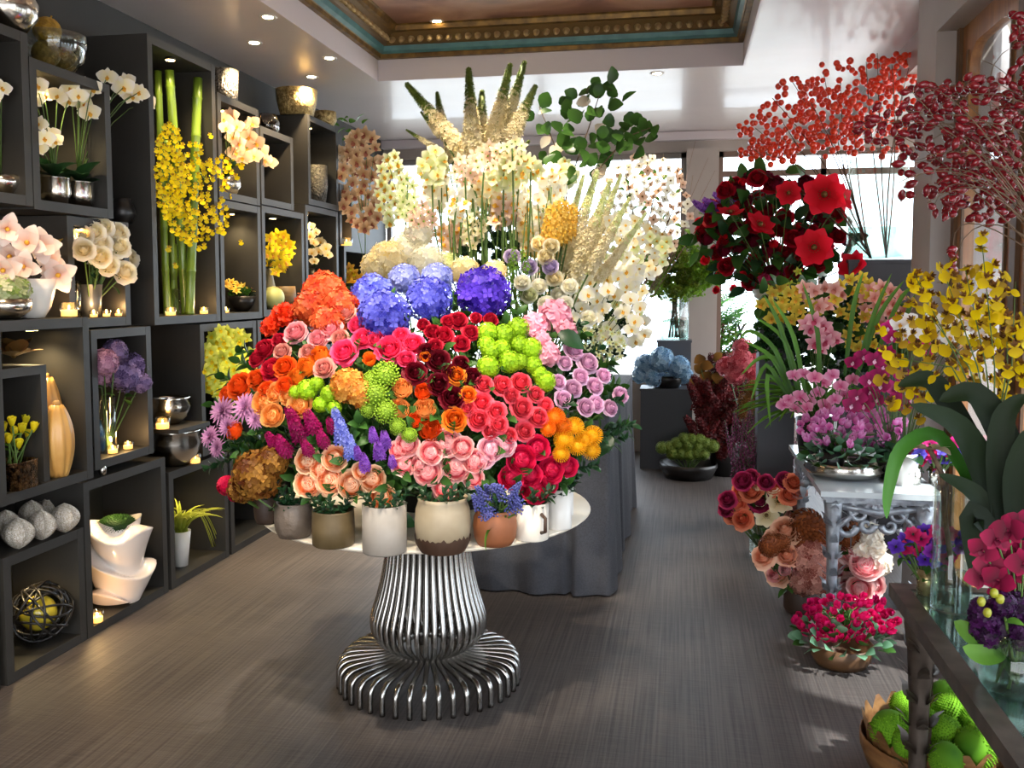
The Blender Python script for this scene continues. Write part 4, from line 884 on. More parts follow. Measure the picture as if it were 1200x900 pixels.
for a in ((313, 15, 616, 580, 'stoneware_pot', 'small dark umber pot at the far rim under the brown hydrangea', m_dkpot, 'bulge'), (345, 23, 634, 588, 'stoneware_pot', 'brown-grey crackled pot with rounded shoulder on the table', m_crackle, 'bulge'),
          (391, 25, 645, 597, 'stoneware_pot', 'olive-brown straight-sided stoneware pot below the peach roses', m_olive, 'cyl'), (451, 26, 653, 590, 'ceramic_pot', 'pale grey glazed cylinder pot beside the dripped beige pot', m_grey, 'straight'),
          (519, 33, 654, 582, 'ceramic_pot', 'beige pot with dripping glaze over a brown foot', m_beige, 'bulge'), (580, 26, 644, 596, 'terracotta_pot', 'round terracotta pot of blue grape hyacinths', m_terra, 'bulge'),
          (623, 20, 636, 588, 'ceramic_mug', 'cream ceramic mug with a brown handle on the table', m_cream, 'straight'), (655, 15, 622, 572, 'ceramic_pot', 'white cylinder pot near the sunlit rim', m_white, 'straight'), (660, 12, 606, 556, 'ceramic_vase', 'tall slim white vase behind the white cylinder pot', m_white, 'straight')):
    POTS.append(tpot(*a))
_t, q, r, h = POTS[4]                             # dripped glaze: brown foot and fringe
fr = MB(); n = 64
for k in range(n+1):
    a = 2*PI*k/n; dz = .26+.09*R3.random()*(1 if k % 2 else .25)
    for z, rr in ((.0, .79), (dz*.6, .955), (dz, .985)): fr.vert((r*rr*1.012*math.cos(a), r*rr*1.012*math.sin(a), h*z+.0005))
for k in range(n):
    for j in range(2): fr.face((k*3+j, k*3+3+j, k*3+4+j, k*3+1+j))
put('brown_foot', fr.mesh('brown_foot', m_umber), _t)
_t, q, r, h = POTS[6]
put('handle', MB().tube([(r*.7+.0, -r*.75, h*.75), (r*1.0, -r*1.25, h*.7), (r*1.0, -r*1.3, h*.35), (r*.7, -r*.75, h*.25)], .007, 8).mesh('handle', m_umber), _t)
ctr = vessel('zinc_bucket', 'dark zinc bucket in the middle of the table behind the pots', 'bucket', TC+Vector((0.02, .08, TZ+.0005)), [(.24, 0), (.27, .3), (.275, .31)], mat('dark_zinc', '#3d3c3a', .5, .6), 32)
# ================================================================ TABLE FLOWERS
DC = Vector((-1.11, 3.90, 1.04)); _v = Vector((-.274, .962, 0)); _l = Vector((.962, .274, 0))
def dome(x, y, k=1.0):
    d = ray(x, y); best = None
    for i in range(300):
        p = EYE+d*((2.7+.009*i)); o = p-DC; f = (o.dot(_l)/(.97*k))**2+(o.dot(_v)/(.70*k))**2+(o.z/((.80 if o.z > 0 else .52)*k))**2
        if f <= 1: return p
        if best is None or f < best[0]: best = (f, p)
    return best[1]
def dbase(p):
    if p.z < 1.02 and (p-DC).dot(_v) < 0:          # low front flowers stand in the nearest pot
        t, q, r, h = min(POTS, key=lambda o: (o[1].xy-p.xy).length); return q+Vector((0, 0, h*.35))
    o = p-DC; return TC+Vector((.02, .08, TZ+.03))+Vector((o.x, o.y, 0))*.12
def face_at(p, cam_w=.75): return (p-DC+Vector((0, 0, .15))).normalized()+tocam(p)*cam_w
P_ = petal
COLR = dict(pink=P_('#d85a72', '#f6b0b4'), dusty=P_('#c4605c', '#e9a79a'), hot=P_('#d8104e', '#f5507e'), crimson=P_('#8e0a22', '#cf1f3c'), burg=P_('#3a0512', '#7a0d22'), redor=P_('#c81f08', '#ee4a1c'), orange=P_('#e05a06', '#f9912c'), orred=P_('#d53d0a', '#f2611c'),
            coral=P_('#e01a3c', '#f9687a'), apricot=P_('#e8862a', '#f8be72'), lav=P_('#b8689e', '#f0c8e2'), peach=P_('#ea7a2a', '#fbdcb8'), rosepink=P_('#ec5a72', '#fcd2cc'), lipink=P_('#e88aa6', '#fbdbe2'), mag=P_('#7a0a3c', '#b8156c'), fuchs=P_('#b8083c', '#e8265a'),
            hcoral=P_('#b82a10', '#f27c44'), hblue=P_('#20208c', '#7c80f4'), hblue2=P_('#2c2ca0', '#8c98f8'), hpurp=P_('#260c84', '#6e48e8'), hperi=P_('#6a74c8', '#b4bcf0'), lime=P_('#6f9a08', '#b4dc2c'), amber=P_('#b8641a', '#e8b050'), green=P_('#5a8a14', '#a0c23a'), antique=P_('#5a2208', '#c08a3a'),
            dahl=P_('#8a4a7c', '#d49ac4'), yellow=P_('#e08a00', '#fbc41e'), pinor=P_('#e05200', '#f98a14'), delph=P_('#4a56c4', '#a8b0f2'), violet=P_('#6a2a9c', '#a86ad8'), musc=P_('#3a3a8c', '#7c80c8'), peonyp=P_('#e0688c', '#f9c2d2'))
m_eye = mat('flower_eye', '#3a2a10', .6)
def F(col, kind, name, cat, label, pts, group=None, leaves=1, part='bloom', k=1.0, zs=1.0, camw=.75, up=None, mats2=None):
    c = COLR[col]; ms = [c]+([mats2] if mats2 else [])
    for x, y, r in pts:
        p = dome(x, y, k); f = face_at(p, camw) if up is None else Vector(up)+face_at(p)*.35
        kk = kind if kind != 'rose' else R3.choice(['rose', 'rose2', 'rose3'])
        cut(name, label, cat, kk, ms, p, f, dbase(p), r*mpp(p), group, leaves=leaves, part=part, zs=zs)
HY = 'hydrangea'
F('hcoral', 'hydrangea', HY, HY, 'orange-red hydrangea head at the top of the table flowers', [(380, 345, 28), (366, 362, 24), (398, 362, 24), (385, 378, 22)], 'orange-red hydrangeas on the table', part='flower_head', k=.98)
F('hblue', 'hydrangea', HY, HY, 'large blue hydrangea beside the hot pink roses', [(450, 371, 32), (503, 352, 29)], None, part='flower_head')
F('hblue2', 'hydrangea', HY, HY, 'blue hydrangea head half behind the larger blue one', [(437, 346, 26)], None, part='flower_head', k=.96)
F('hpurp', 'hydrangea', HY, HY, 'deep violet hydrangea head, topmost of the table flowers', [(566, 344, 33)], None, part='flower_head')
F('hperi', 'hydrangea', HY, HY, 'pale periwinkle hydrangea behind the blue ones', [(474, 328, 20), (512, 327, 20)], None, part='flower_head', k=.9)
F('antique', 'hydrangea', HY, HY, 'antique brown and green hydrangea at the low near edge', [(302, 556, 31), (320, 540, 20), (284, 572, 18)], 'antique hydrangeas', part='flower_head')
F('amber', 'hydrangea', HY, HY, 'amber hydrangea between the green sedum clusters', [(408, 452, 22), (425, 462, 18)], None, part='flower_head')
RS = 'rose'
F('pink', 'rose', RS, RS, 'soft pink rose under the orange-red hydrangeas', [(346, 389, 15), (387, 385, 15), (372, 397, 13)], None)
F('dusty', 'rose', RS, RS, 'dusty salmon rose between orange and pink roses', [(405, 366, 14), (379, 431, 14), (361, 412, 12), (330, 412, 12), (398, 395, 12)], None)
F('hot', 'rose', RS, RS, 'hot pink rose below the blue hydrangeas', [(403, 412, 17), (425, 396, 14), (457, 409, 19), (484, 402, 15), (441, 398, 13), (470, 393, 12), (418, 380, 12), (476, 420, 12)], 'hot pink roses under blue hydrangeas')
F('crimson', 'rose', RS, RS, 'crimson spray rose between violet hydrangea and burgundy roses', [(520, 393, 13), (537, 375, 12), (541, 402, 11), (552, 389, 11), (507, 388, 11), (575, 374, 10), (525, 376, 9), (510, 405, 10), (558, 372, 8), (496, 380, 9)], 'crimson spray roses')
F('crimson', 'rose', RS, RS, 'crimson rose at the side next to the shelves', [(309, 408, 14), (318, 432, 16), (300, 420, 11), (326, 398, 10)], None)
F('redor', 'carnation', 'carnation', 'carnation', 'red-orange carnation below the orange hydrangea', [(334, 371, 18), (318, 384, 14), (348, 366, 12)], None)
F('burg', 'rose', RS, RS, 'dark burgundy rose at the middle of the table flowers', [(487, 436, 15), (514, 422, 15), (514, 450, 16), (530, 466, 16), (554, 442, 14), (500, 412, 12), (528, 436, 12), (540, 425, 11)], 'burgundy roses')
F('orange', 'ranunculus', 'ranunculus', 'ranunculus', 'orange ranunculus among the dusty roses', [(359, 428, 14), (374, 415, 13), (346, 440, 11)], None)
F('orred', 'rose', RS, RS, 'orange-red rose at the side near the lime cymbidiums', [(333, 430, 15), (334, 452, 14), (280, 452, 17), (300, 444, 13), (266, 462, 12), (312, 457, 12)], None)
F('orange', 'tulip', 'tulip', 'tulip', 'orange tulip among the hot pink roses', [(434, 423, 12), (498, 420, 9)], None)
F('apricot', 'ranunculus', 'ranunculus', 'ranunculus', 'apricot ranunculus beside the pale green sedum', [(471, 454, 13), (467, 478, 14), (498, 478, 14)], None)
F('orred', 'ranunculus', 'ranunculus', 'ranunculus', 'deep orange ranunculus above the pink garden roses', [(504, 503, 15), (496, 458, 11), (486, 492, 10)], None)
F('orange', 'rose', RS, RS, 'bright orange rose between burgundy and coral roses', [(533, 491, 16), (535, 440, 13), (549, 462, 11)], None)
F('apricot', 'gardenrose', 'garden_rose', RS, 'ruffled apricot garden rose over the purple dahlias', [(309, 470, 16), (318, 486, 14), (351, 474, 15), (338, 462, 12), (322, 460, 12)], None)
F('coral', 'rose', RS, RS, 'coral pink rose in the cluster below the lime snowballs', [(589, 451, 14), (567, 450, 12), (565, 471, 14), (561, 491, 15), (582, 482, 13), (611, 448, 14), (612, 478, 15), (631, 489, 14), (615, 505, 13), (585, 497, 12), (600, 463, 11), (628, 462, 11), (597, 510, 11), (575, 505, 11), (640, 474, 10), (548, 478, 10)], 'coral roses below the lime snowballs')
F('lime', 'snowball', 'snowball', 'viburnum', 'lime green snowball bloom above the coral roses', [(571, 390, 13), (590, 392, 13), (607, 385, 14), (622, 409, 14), (575, 411, 12), (572, 430, 14), (597, 424, 14), (639, 447, 13), (608, 404, 11), (588, 408, 11), (625, 428, 11), (610, 424, 10), (570, 404, 11), (632, 438, 10)], 'lime snowball blooms')
F('lime', 'snowball', 'snowball', 'viburnum', 'small lime bloom beside the apricot ranunculus', [(360, 457, 13), (347, 460, 9), (376, 474, 10), (386, 462, 11), (371, 450, 9), (392, 478, 9)], None)
F('green', 'sedum', 'sedum', 'sedum', 'pale green sedum head near the apricot ranunculus', [(452, 440, 18), (440, 462, 19), (452, 482, 16), (436, 445, 12), (466, 500, 11), (432, 480, 11), (480, 510, 10)], None)
F('peonyp', 'peony', 'peony', 'peony', 'pink peony at the side facing the red flowers', [(626, 381, 17), (650, 370, 22), (643, 415, 16), (664, 388, 14), (634, 398, 12)], None)
F('lav', 'rose', RS, RS, 'lavender rose at the edge by the skirted table', [(673, 410, 13), (690, 425, 14), (681, 441, 11), (672, 455, 12), (661, 468, 12), (687, 477, 12), (698, 452, 12), (699, 473, 11), (716, 478, 11), (728, 463, 11), (655, 447, 10), (708, 440, 10), (663, 425, 10)], 'lavender roses')
F('pinor', 'pincushion', 'pincushion', 'protea', 'orange pincushion protea below the lavender roses', [(650, 490, 13), (659, 500, 12), (642, 503, 10)], None)
F('yellow', 'pincushion', 'pincushion', 'protea', 'golden yellow pincushion protea by the table rim', [(672, 501, 13), (660, 516, 13), (694, 511, 13), (676, 523, 12), (692, 528, 12), (657, 532, 11), (684, 515, 11)], 'golden pincushion proteas')
F('dahl', 'dahlia', 'dahlia', 'dahlia', 'mauve spidery dahlia facing the silver bowls', [(262, 482, 20), (288, 478, 20), (268, 500, 15), (247, 512, 15), (255, 525, 13), (300, 492, 13)], None)
F('orred', 'ranunculus', 'ranunculus', 'ranunculus', 'lone round orange ranunculus below the mauve dahlias', [(273, 504, 12)], None)
F('mag', 'stock', 'stock', 'stock', 'dark magenta stock spike over the peach roses', [(352, 512, 34), (335, 530, 32), (368, 502, 32), (380, 520, 26), (345, 494, 26), (322, 522, 24), (362, 530, 24), (390, 504, 22)], 'magenta stock spikes', part='flower_spike', up=(0, 0, .4))
F('fuchs', 'pompon', 'pompon', 'flower', 'crimson pompon at the low edge beside the floor cubes', [(266, 569, 13), (275, 580, 9)], None)
F('delph', 'stock', 'delphinium', 'delphinium', 'pale blue delphinium spike over the peach roses', [(402, 518, 34), (412, 534, 30), (396, 500, 26)], None, part='flower_spike', up=(0, 0, 1))
F('violet', 'stock', 'stock', 'stock', 'violet stock spike between peach and pink roses', [(445, 535, 26), (428, 548, 24), (452, 522, 24), (438, 515, 20), (460, 545, 18), (420, 535, 18)], 'violet stock spikes', part='flower_spike', up=(0, 0, .6))
F('peach', 'gardenrose', 'garden_rose', RS, 'peach garden rose over the olive pot', [(360, 540, 15), (361, 566, 17), (387, 563, 17), (392, 537, 15), (412, 568, 17), (436, 561, 15), (447, 582, 16), (375, 550, 12), (424, 552, 11)], 'peach garden roses', camw=1.6)
F('rosepink', 'gardenrose', 'garden_rose', RS, 'pink garden rose over the beige dripped pot', [(474, 542, 16), (501, 553, 16), (524, 519, 17), (505, 530, 14), (534, 547, 18), (556, 540, 14), (477, 520, 14), (521, 572, 14), (542, 524, 13), (492, 545, 11), (555, 560, 12), (466, 527, 10)], 'pink garden roses', camw=1.5)
F('lipink', 'gardenrose', 'garden_rose', RS, 'pale lilac-pink garden rose beside the fuchsia peonies', [(576, 526, 15), (591, 522, 13), (568, 538, 11)], None, camw=1.5)
F('fuchs', 'gardenrose', 'peony', 'peony', 'vivid fuchsia peony by the terracotta pot', [(612, 538, 17), (631, 524, 14), (647, 550, 15), (666, 547, 12), (628, 574, 17), (600, 560, 14), (622, 556, 14), (642, 568, 12), (658, 535, 11)], 'fuchsia peonies', camw=1.3)
# blue grape hyacinths in the terracotta pot
_t, q, r, h = POTS[5]
for i, (x, y) in enumerate([(562, 598), (570, 588), (580, 592), (590, 586), (600, 588), (611, 590), (575, 578), (588, 574), (600, 578), (566, 606), (584, 604), (596, 600), (608, 600), (560, 588), (574, 600)]):
    p = at(x, y, Y=q.y-r*.9+R3.uniform(-.06, .06)); b = q+Vector((R3.uniform(-.04, .04), R3.uniform(-.04, .04), h*.6))
    t = cut('grape_hyacinth', 'blue grape hyacinth spilling from the terracotta pot', 'hyacinth', 'muscari', [COLR['musc'], m_stem], p, Vector((R3.uniform(-.5, .5), -.5, R3.uniform(.2, 1))), b, 26*mpp(p), 'blue grape hyacinths', leaves=0, part='flower_spike')
    if i % 3 == 0: put('leaf', km('longleaf', m_leafs), t, (0, 0, .02), Quaternion((0, 0, 1), R3.uniform(0, 6)), (.12, .12, .14))
# greenery that fills the dome
def sprigs(pts, k, label, m, group, L=.2, kind='sprig', wid=1.0, up=0):
    for x, y in pts:
        p = dome(x, y, k); b = dbase(p); d = (p-b); t = thing('leafy_sprig', None, 'foliage', b); t.rotation_mode = 'QUATERNION'; q = d.to_track_quat('Z', 'Y'); t.rotation_quaternion = q
        put('stem', stem_mesh(m_stem), t, (0, 0, 0), None, (.003, .003, max(.02, d.length-L*.8)))
        f = (p-DC).normalized()+Vector((R3.uniform(-.4, .4), R3.uniform(-.4, .4), R3.uniform(-.3, .3)))+Vector((0, 0, up)); put('leaves', km(kind, m), t, (0, 0, max(.0, d.length-L*.8)), q.inverted() @ aimq(f), (L*wid, L*wid, L))
        t['_p'] = tuple(p)
        if group: tag(t, label, None, group)
        else: later(label, t)
fill = []
for _ in range(2600):
    x, y = R3.uniform(250, 735), R3.uniform(345, 552)
    if ((x-490)/235)**2+((y-470)/120)**2 < 1 and all((x-a)**2+(y-b)**2 > 380 for a, b in fill): fill.append((x, y))
sprigs(fill, .90, 'dark green leafy sprig filling between the table flowers', m_leaf, 'leafy sprigs among the table flowers', .22)
sprigs([(255, 500), (262, 515), (275, 530), (290, 505), (250, 525), (300, 520)], .97, 'leafy sprig at the side by the silver bowls', m_leafd, None, .15)
for (t_, q_, r_, h_) in POTS[:8]:                 # short leafy shoots round each pot mouth
    for k in range(5):
        a_ = math.atan2(-q_.y, -q_.x)+(k-2)*.6+R3.uniform(-.2, .2); d_ = Vector((math.cos(a_), math.sin(a_), 1.6)); b_ = q_+Vector((math.cos(a_)*r_*.3, math.sin(a_)*r_*.3, h_*.7))
        t = thing('leafy_shoot', None, 'foliage', b_); put('leaves', km('sprig', m_leafd), t, (0, 0, 0), aimq(d_), (.11, .11, .12)); t['_p'] = tuple(b_+d_*.1); later('short leafy shoot at a pot mouth on the round table', t)
sprigs([(712, 505), (722, 512), (705, 495), (735, 490), (690, 545), (684, 400), (668, 375), (720, 452), (655, 470)], 1.0, 'glossy dark leaf sprig beside the lavender roses', m_leafd, None, .16)
for x, y, s, lb in ((655, 390, .12, 'large glossy leaf over the pink peonies'), (718, 512, .12, 'large glossy leaf hanging beside the golden proteas'), (452, 603, .12, 'broad green leaf hanging before the pale grey pot'), (545, 588, .10, 'broad leaf over the dripped pot rim')):
    p = dome(x, y, 1.02); b = dbase(p); t = thing('broad_leaf', lb, 'leaf', b); t.rotation_mode = 'QUATERNION'; d = p-b; q_ = d.to_track_quat('Z', 'Y'); t.rotation_quaternion = q_
    put('stalk', stem_mesh(m_stem), t, (0, 0, 0), None, (.003, .003, d.length)); put('blade', km('leaf', m_leafd), t, (0, 0, d.length), q_.inverted() @ aimq(tocam(p, .4)) @ Quaternion((0, 1, 0), .2), s)
# ================================================================ SKIRTED TABLE AND WHITE FLOWERS
BT = dict(x0=-1.38, x1=-0.40, y0=5.14, y1=7.6, z=1.06)
m_cloth = mat('slate_linen', '#44454c', .85, noise=(120, '#3a3b41'), bump=(300, .3))
bt = thing('draped_table', 'long table under a floor-length slate grey linen cloth', 'table', ((BT['x0']+BT['x1'])/2, (BT['y0']+BT['y1'])/2, 0))
def drape():
    cx, cy = bt.location.x, bt.location.y; hx, hy = (BT['x1']-BT['x0'])/2, (BT['y1']-BT['y0'])/2; per = []; n = 46
    def side(x0, y0, x1, y1, k): return [(x0+(x1-x0)*i/k, y0+(y1-y0)*i/k) for i in range(k)]
    per = side(-hx, -hy, hx, -hy, 40)+side(hx, -hy, hx, hy, 60)+side(hx, hy, -hx, hy, 40)+side(-hx, hy, -hx, -hy, 60)
    mb = MB(); K = 10; m = len(per)
    for j in range(K+1):
        v = j/K
        for i, (x, y) in enumerate(per):
            nx, ny = (0, -1) if i < 40 else ((1, 0) if i < 100 else ((0, 1) if i < 140 else (-1, 0)))
            w = (math.sin(i*.62)+.6*math.sin(i*.27+1))*.022*v+.025*v; 
            if i in (31, 60, 61, 78, 79, 92): w -= .07*min(1, v*3)
            mb.vert((x+nx*w, y+ny*w, BT['z']-(BT['z']-.012)*v), v)
    for j in range(K):
        for i in range(m): i2 = (i+1) % m; mb.face((j*m+i, j*m+i2, (j+1)*m+i2, (j+1)*m+i))
    put('cloth_skirt', mb.mesh('cloth_skirt', m_cloth), bt)
    put('cloth_top', MB().box(-hx, -hy, BT['z']-.02, hx, hy, BT['z']).mesh('cloth_top', m_cloth), bt)
drape()
TZ2 = BT['z']+.001
def bvase(x, y, r, h, label, m, name='vase'):
    return vessel(name, label, 'vase', Vector((x, y, TZ2)), [(r*.85, 0), (r, h*.3), (r, h)], m, 24), Vector((x, y, TZ2+h*.3))
_, V1 = bvase(-1.08, 5.78, .13, .34, 'tall grey metal vase of the white spires behind the blue hydrangeas', m_grey, 'metal_vase')
_, V2 = bvase(-.85, 5.75, .12, .30, 'dark vase of the foxtail lilies behind the lime snowballs', m_dkpot, 'dark_vase')
_, V3 = bvase(-.60, 5.95, .10, .28, 'dark pot of the white moth orchids near the cloth corner', m_dkpot, 'dark_pot')
_, V4 = bvase(-1.21, 5.40, .13, .22, 'low pale vase of white hydrangeas on the draped table', m_cream, 'pale_vase')
_, V5 = bvase(-.62, 7.0, .12, .34, 'clear glass vase of blossoming branches at the far table end', m_clear, 'glass_vase')
W_ = dict(white=P_('#f8f2d8', '#fffef8', .5), green=P_('#d0da86', '#f8f7dc', .45), ivory=P_('#f6e2a0', '#fff8e2', .45), butter=P_('#e8b22e', '#f8da78', .35), fox=P_('#d8c898', '#f6ecd0', .3), foxg=P_('#5a7026', '#8c9a4a', .2), butter2=P_('#e8c24a', '#fbe28a', .4), lil=P_('#b49ad0', '#e0d0ee', .3), blush=P_('#d8a888', '#f2dcc8', .3))
def curve3(a, m, b, n=8): return [a.lerp(m, k/n).lerp(m.lerp(b, k/n), k/n) for k in range(n+1)]
def spire(name, label, cat, kind, mats, bx, by, tx, ty, Y, base, wk=1.0, group=None, sr=.006, stemm=None, dY=0.0):
    a = at(bx, by, Y=Y); b = at(tx, ty, Y=Y+dY); base = Vector(base)+Vector((R3.uniform(-.06, .06), R3.uniform(-.06, .06), 0)); L = (b-a).length
    t = thing(name, None, cat, base); mid = a-(b-a).normalized()*(a-base).length*.5
    put('stem', MB().tube([p-base for p in curve3(base, mid, a)], sr, 6).mesh('stem', stemm or m_stem), t)
    put('flower_spike', km(kind, *mats), t, a-base, (b-a).to_track_quat('Z', 'Y'), (L*wk, L*wk, L)); t['_p'] = tuple(a.lerp(b, .6)); later(label, t, group); return t
for bx, by, tx, ty, dy, wk in ((545, 180, 476, 98, 0, 1.0), (520, 160, 512, 108, .1, 1.4), (555, 185, 549, 80, -.1, 1.1), (563, 172, 565, 106, .1, 1.5), (576, 170, 598, 75, 0, 1.1), (588, 165, 615, 72, .1, 1.0), (596, 168, 628, 100, -.1, 1.4), (512, 175, 476, 152, .1, .9), (516, 160, 493, 131, 0, 1.1), (585, 215, 620, 165, -.05, 1.0), (530, 190, 520, 135, .1, 1.3)):
    spire('foxtail_lily', 'tall cream foxtail lily with green tip', 'lily', 'foxtail', (W_['fox'], W_['foxg']), bx, by, tx, ty, 5.8+dy, V1, wk*1.12, 'upright foxtail lilies')
for bx, by, tx, ty, dy, wk in ((672, 330, 715, 212, 0, .9), (664, 320, 700, 200, .1, .9), (690, 320, 738, 232, -.1, .9), (700, 330, 757, 250, 0, .8), (655, 310, 684, 205, .15, .8), (690, 300, 728, 205, .2, .8)):
    spire('foxtail_lily', 'slanting pale foxtail lily above the moth orchids', 'lily', 'foxtail', (W_['fox'], W_['green']), bx, by, tx, ty, 5.75+dy, V2, wk, 'slanting foxtail lilies')
def column(lb, cx, cy, rx, ry, n, ms, kind, r, Y, base, grp, foot=None):
    base = Vector(base)+Vector((R3.uniform(-.06, .06), R3.uniform(-.06, .06), 0)); t = thing('white_delphinium', None, 'delphinium', base)
    a = at(cx+R3.uniform(-3, 3), cy+ry, Y=Y); b = at(cx, cy-ry, Y=Y); m_ = a-(b-a).normalized()*(a-base).length*.5
    put('stem', MB().tube([p-base for p in curve3(base, m_, a)]+[b-base], .006, 6).mesh('stem', m_stem), t)
    for x, y in scatter(cx, cy, rx, ry, n, r*.72, R3):
        p = at(x, y, Y=Y+R3.uniform(-.08, .08)); put('blossom', km(kind, *ms), t, p-base, aimq(tocam(p, R3.uniform(-.2, .5))+Vector((R3.uniform(-.6, .6), 0, R3.uniform(-.3, .3)))), r*mpp(p)*R3.uniform(.8, 1.15))
    t['_p'] = tuple(at(cx, cy, Y=Y)); later(lb, t, grp)
for cx, cy, rx, ry, n, c, kind in ((507, 196, 13, 20, 20, 'green', 'phalaenopsis'), (512, 222, 13, 22, 18, 'white', 'phalaenopsis'), (554, 222, 14, 22, 18, 'white', 'phalaenopsis'), (536, 243, 9, 12, 8, 'white', 'cymbidium'), (545, 200, 16, 14, 12, 'blush', 'star'), (572, 225, 14, 18, 14, 'ivory', 'phalaenopsis'), (588, 250, 14, 18, 14, 'blush', 'cymbidium'),
        (606, 232, 14, 26, 22, 'white', 'phalaenopsis'), (622, 198, 12, 12, 8, 'green', 'cymbidium'), (644, 220, 14, 24, 18, 'white', 'phalaenopsis'), (660, 205, 14, 14, 10, 'green', 'phalaenopsis'), (590, 205, 16, 16, 14, 'green', 'phalaenopsis'), (570, 185, 16, 14, 12, 'blush', 'star'), (600, 180, 14, 16, 12, 'ivory', 'star'),
        (530, 275, 16, 18, 14, 'blush', 'cymbidium'), (495, 262, 14, 22, 16, 'blush', 'star'), (620, 270, 14, 22, 16, 'ivory', 'cymbidium'), (636, 262, 12, 22, 14, 'white', 'phalaenopsis'), (556, 268, 12, 20, 14, 'ivory', 'star'), (632, 285, 16, 18, 14, 'butter2', 'phalaenopsis'), (478, 235, 10, 26, 14, 'green', 'star')):
    column('column of white or green-white blossoms below the foxtail lilies', cx, cy, rx, ry, n, (W_[c], p_lipy if kind != 'star' else m_leafy), kind, 9.5, 5.65+R3.uniform(-.12, .2), V1, 'white blossom columns')
t = thing('dark_foliage', 'dark leafy mass low between the white flower stems', 'foliage', Vector(V1)+Vector((.05, .1, 0)))
for x, y in scatter(575, 285, 44, 34, 22, 10, R3): p = at(x, y, Y=6.0+R3.uniform(-.1, .1)); put('leaves', km('clump', m_leafd), t, p-t.location, None, 13*mpp(p))
for k in range(26): x = 520+k*5.2+R3.uniform(-4, 4); put('bare_stem', MB().tube([(R3.uniform(-.06, .06), 0, 0), at(x+8*math.sin(k), 320, Y=5.65)-t.location, at(x, R3.uniform(215, 250), Y=5.65)-t.location], .0045, 5).mesh('bare_stem', m_stem), t)
t = thing('white_lilac', 'bright white blossom mass behind the moth orchids', 'flowers', Vector(V3)+Vector((.0, .2, 0)))
for x, y in scatter(725, 292, 62, 36, 90, 8, R3)+scatter(655, 330, 30, 40, 34, 9, R3)+scatter(705, 345, 50, 50, 44, 9, R3): p = at(x, y, Y=6.0+R3.uniform(-.15, .2)); put('blossom', km('phalaenopsis' if R3.random() < .5 else 'dogwood', W_[R3.choice(['white', 'white', 'ivory', 'green'])], p_lipy), t, p-t.location, aimq(tocam(p, .2)+Vector((R3.uniform(-.6, .6), 0, R3.uniform(-.4, .4)))), R3.uniform(7, 10)*mpp(p))
for x, y in scatter(700, 390, 40, 36, 14, 12, R3): p = at(x, y, Y=6.1); put('leaves', km('clump', m_leafd), t, p-t.location, None, 14*mpp(p))
for i in range(5): spire('snapdragon', 'butter yellow snapdragon spire beside the slanting foxtails', 'snapdragon', 'stock', (W_['butter'], m_stem), 642+i*6, 290-i*3, 646+i*7, 232+abs(i-2)*4, 5.6+.05*i, V2, .75, 'butter yellow snapdragons')
for x, y, r, c in ((455, 305, 24, 'ivory'), (478, 296, 26, 'white'), (500, 308, 22, 'white'), (522, 314, 20, 'green'), (545, 318, 18, 'ivory'), (580, 320, 16, 'ivory'), (468, 318, 18, 'white'), (440, 312, 18, 'ivory'), (490, 275, 18, 'white')):
    p = at(x, y, Y=5.5+R3.uniform(-.1, .15)); cut('hydrangea', 'white hydrangea head glowing behind the blue hydrangeas', 'hydrangea', 'hydrangea', W_[c], p, tocam(p, .8), V4, r*mpp(p), 'white hydrangeas behind the blue ones', leaves=1, leafm=m_leafs, part='flower_head')
for x, y, c in ((600, 300, 'lil'), (620, 312, 'lil'), (645, 312, 'lil'), (632, 335, 'white'), (655, 345, 'white'), (662, 355, 'white'), (690, 372, 'white'), (640, 300, 'ivory'), (632, 285, 'ivory'), (646, 288, 'ivory'), (612, 330, 'white'), (650, 325, 'ivory'), (640, 355, 'white'), (668, 335, 'white'), (620, 345, 'green')):
    p = at(x, y, Y=5.45+R3.uniform(-.1, .1)); cut('lisianthus', 'white or lilac ruffled lisianthus over the lime snowballs', 'lisianthus', 'rose2', W_[c], p, tocam(p, .5), V2, 11*mpp(p), 'ruffled lisianthus', leaves=1, leafm=m_leafs)
for x, y in ((605, 335), (610, 350), (602, 318), (615, 365), (598, 330), (618, 320), (606, 370)):
    p = at(x, y, Y=5.4); cut('bells_of_ireland', 'fresh green bell spire beside the violet hydrangea', 'foliage', 'delphinium', (m_leafy, m_stem), p, (R3.uniform(-.3, .3), 0, 1), V2, 30*mpp(p), 'green bell spires', leaves=0, part='flower_spike')
t = thing('white_moth_orchid', 'cascading white moth orchids at the corner of the draped table', 'orchid', V3)
spray(t, 'phalaenopsis', (P_('#fff6d0', '#fffdf8', .35), p_lipy), [(688, 345), (700, 352), (720, 345), (735, 335), (706, 362), (730, 365), (745, 376), (716, 385), (740, 386), (754, 376), (692, 330), (725, 325), (712, 340), (698, 372), (738, 350), (750, 360), (682, 360), (726, 398), (745, 400), (708, 395), (670, 372), (755, 392), (735, 318), (718, 310), (742, 330)], None, 11, base=V3+Vector((0, 0, .1)), depth_of=5.75)
rosette(t, 7, .26, .22, (0, 0, .1))
t = thing('green_orchid', 'small greenish blossoms trailing beside the pink peonies', 'orchid', V3+Vector((.02, -.1, 0)))
spray(t, 'star', (W_['green'], p_lipy), scatter(700, 405, 32, 24, 40, 7, R3), None, 5.5, base=None, depth_of=5.6); put('foliage', km('clump', m_leafd), t, (-.05, 0, .06), None, (.2, .16, .16))
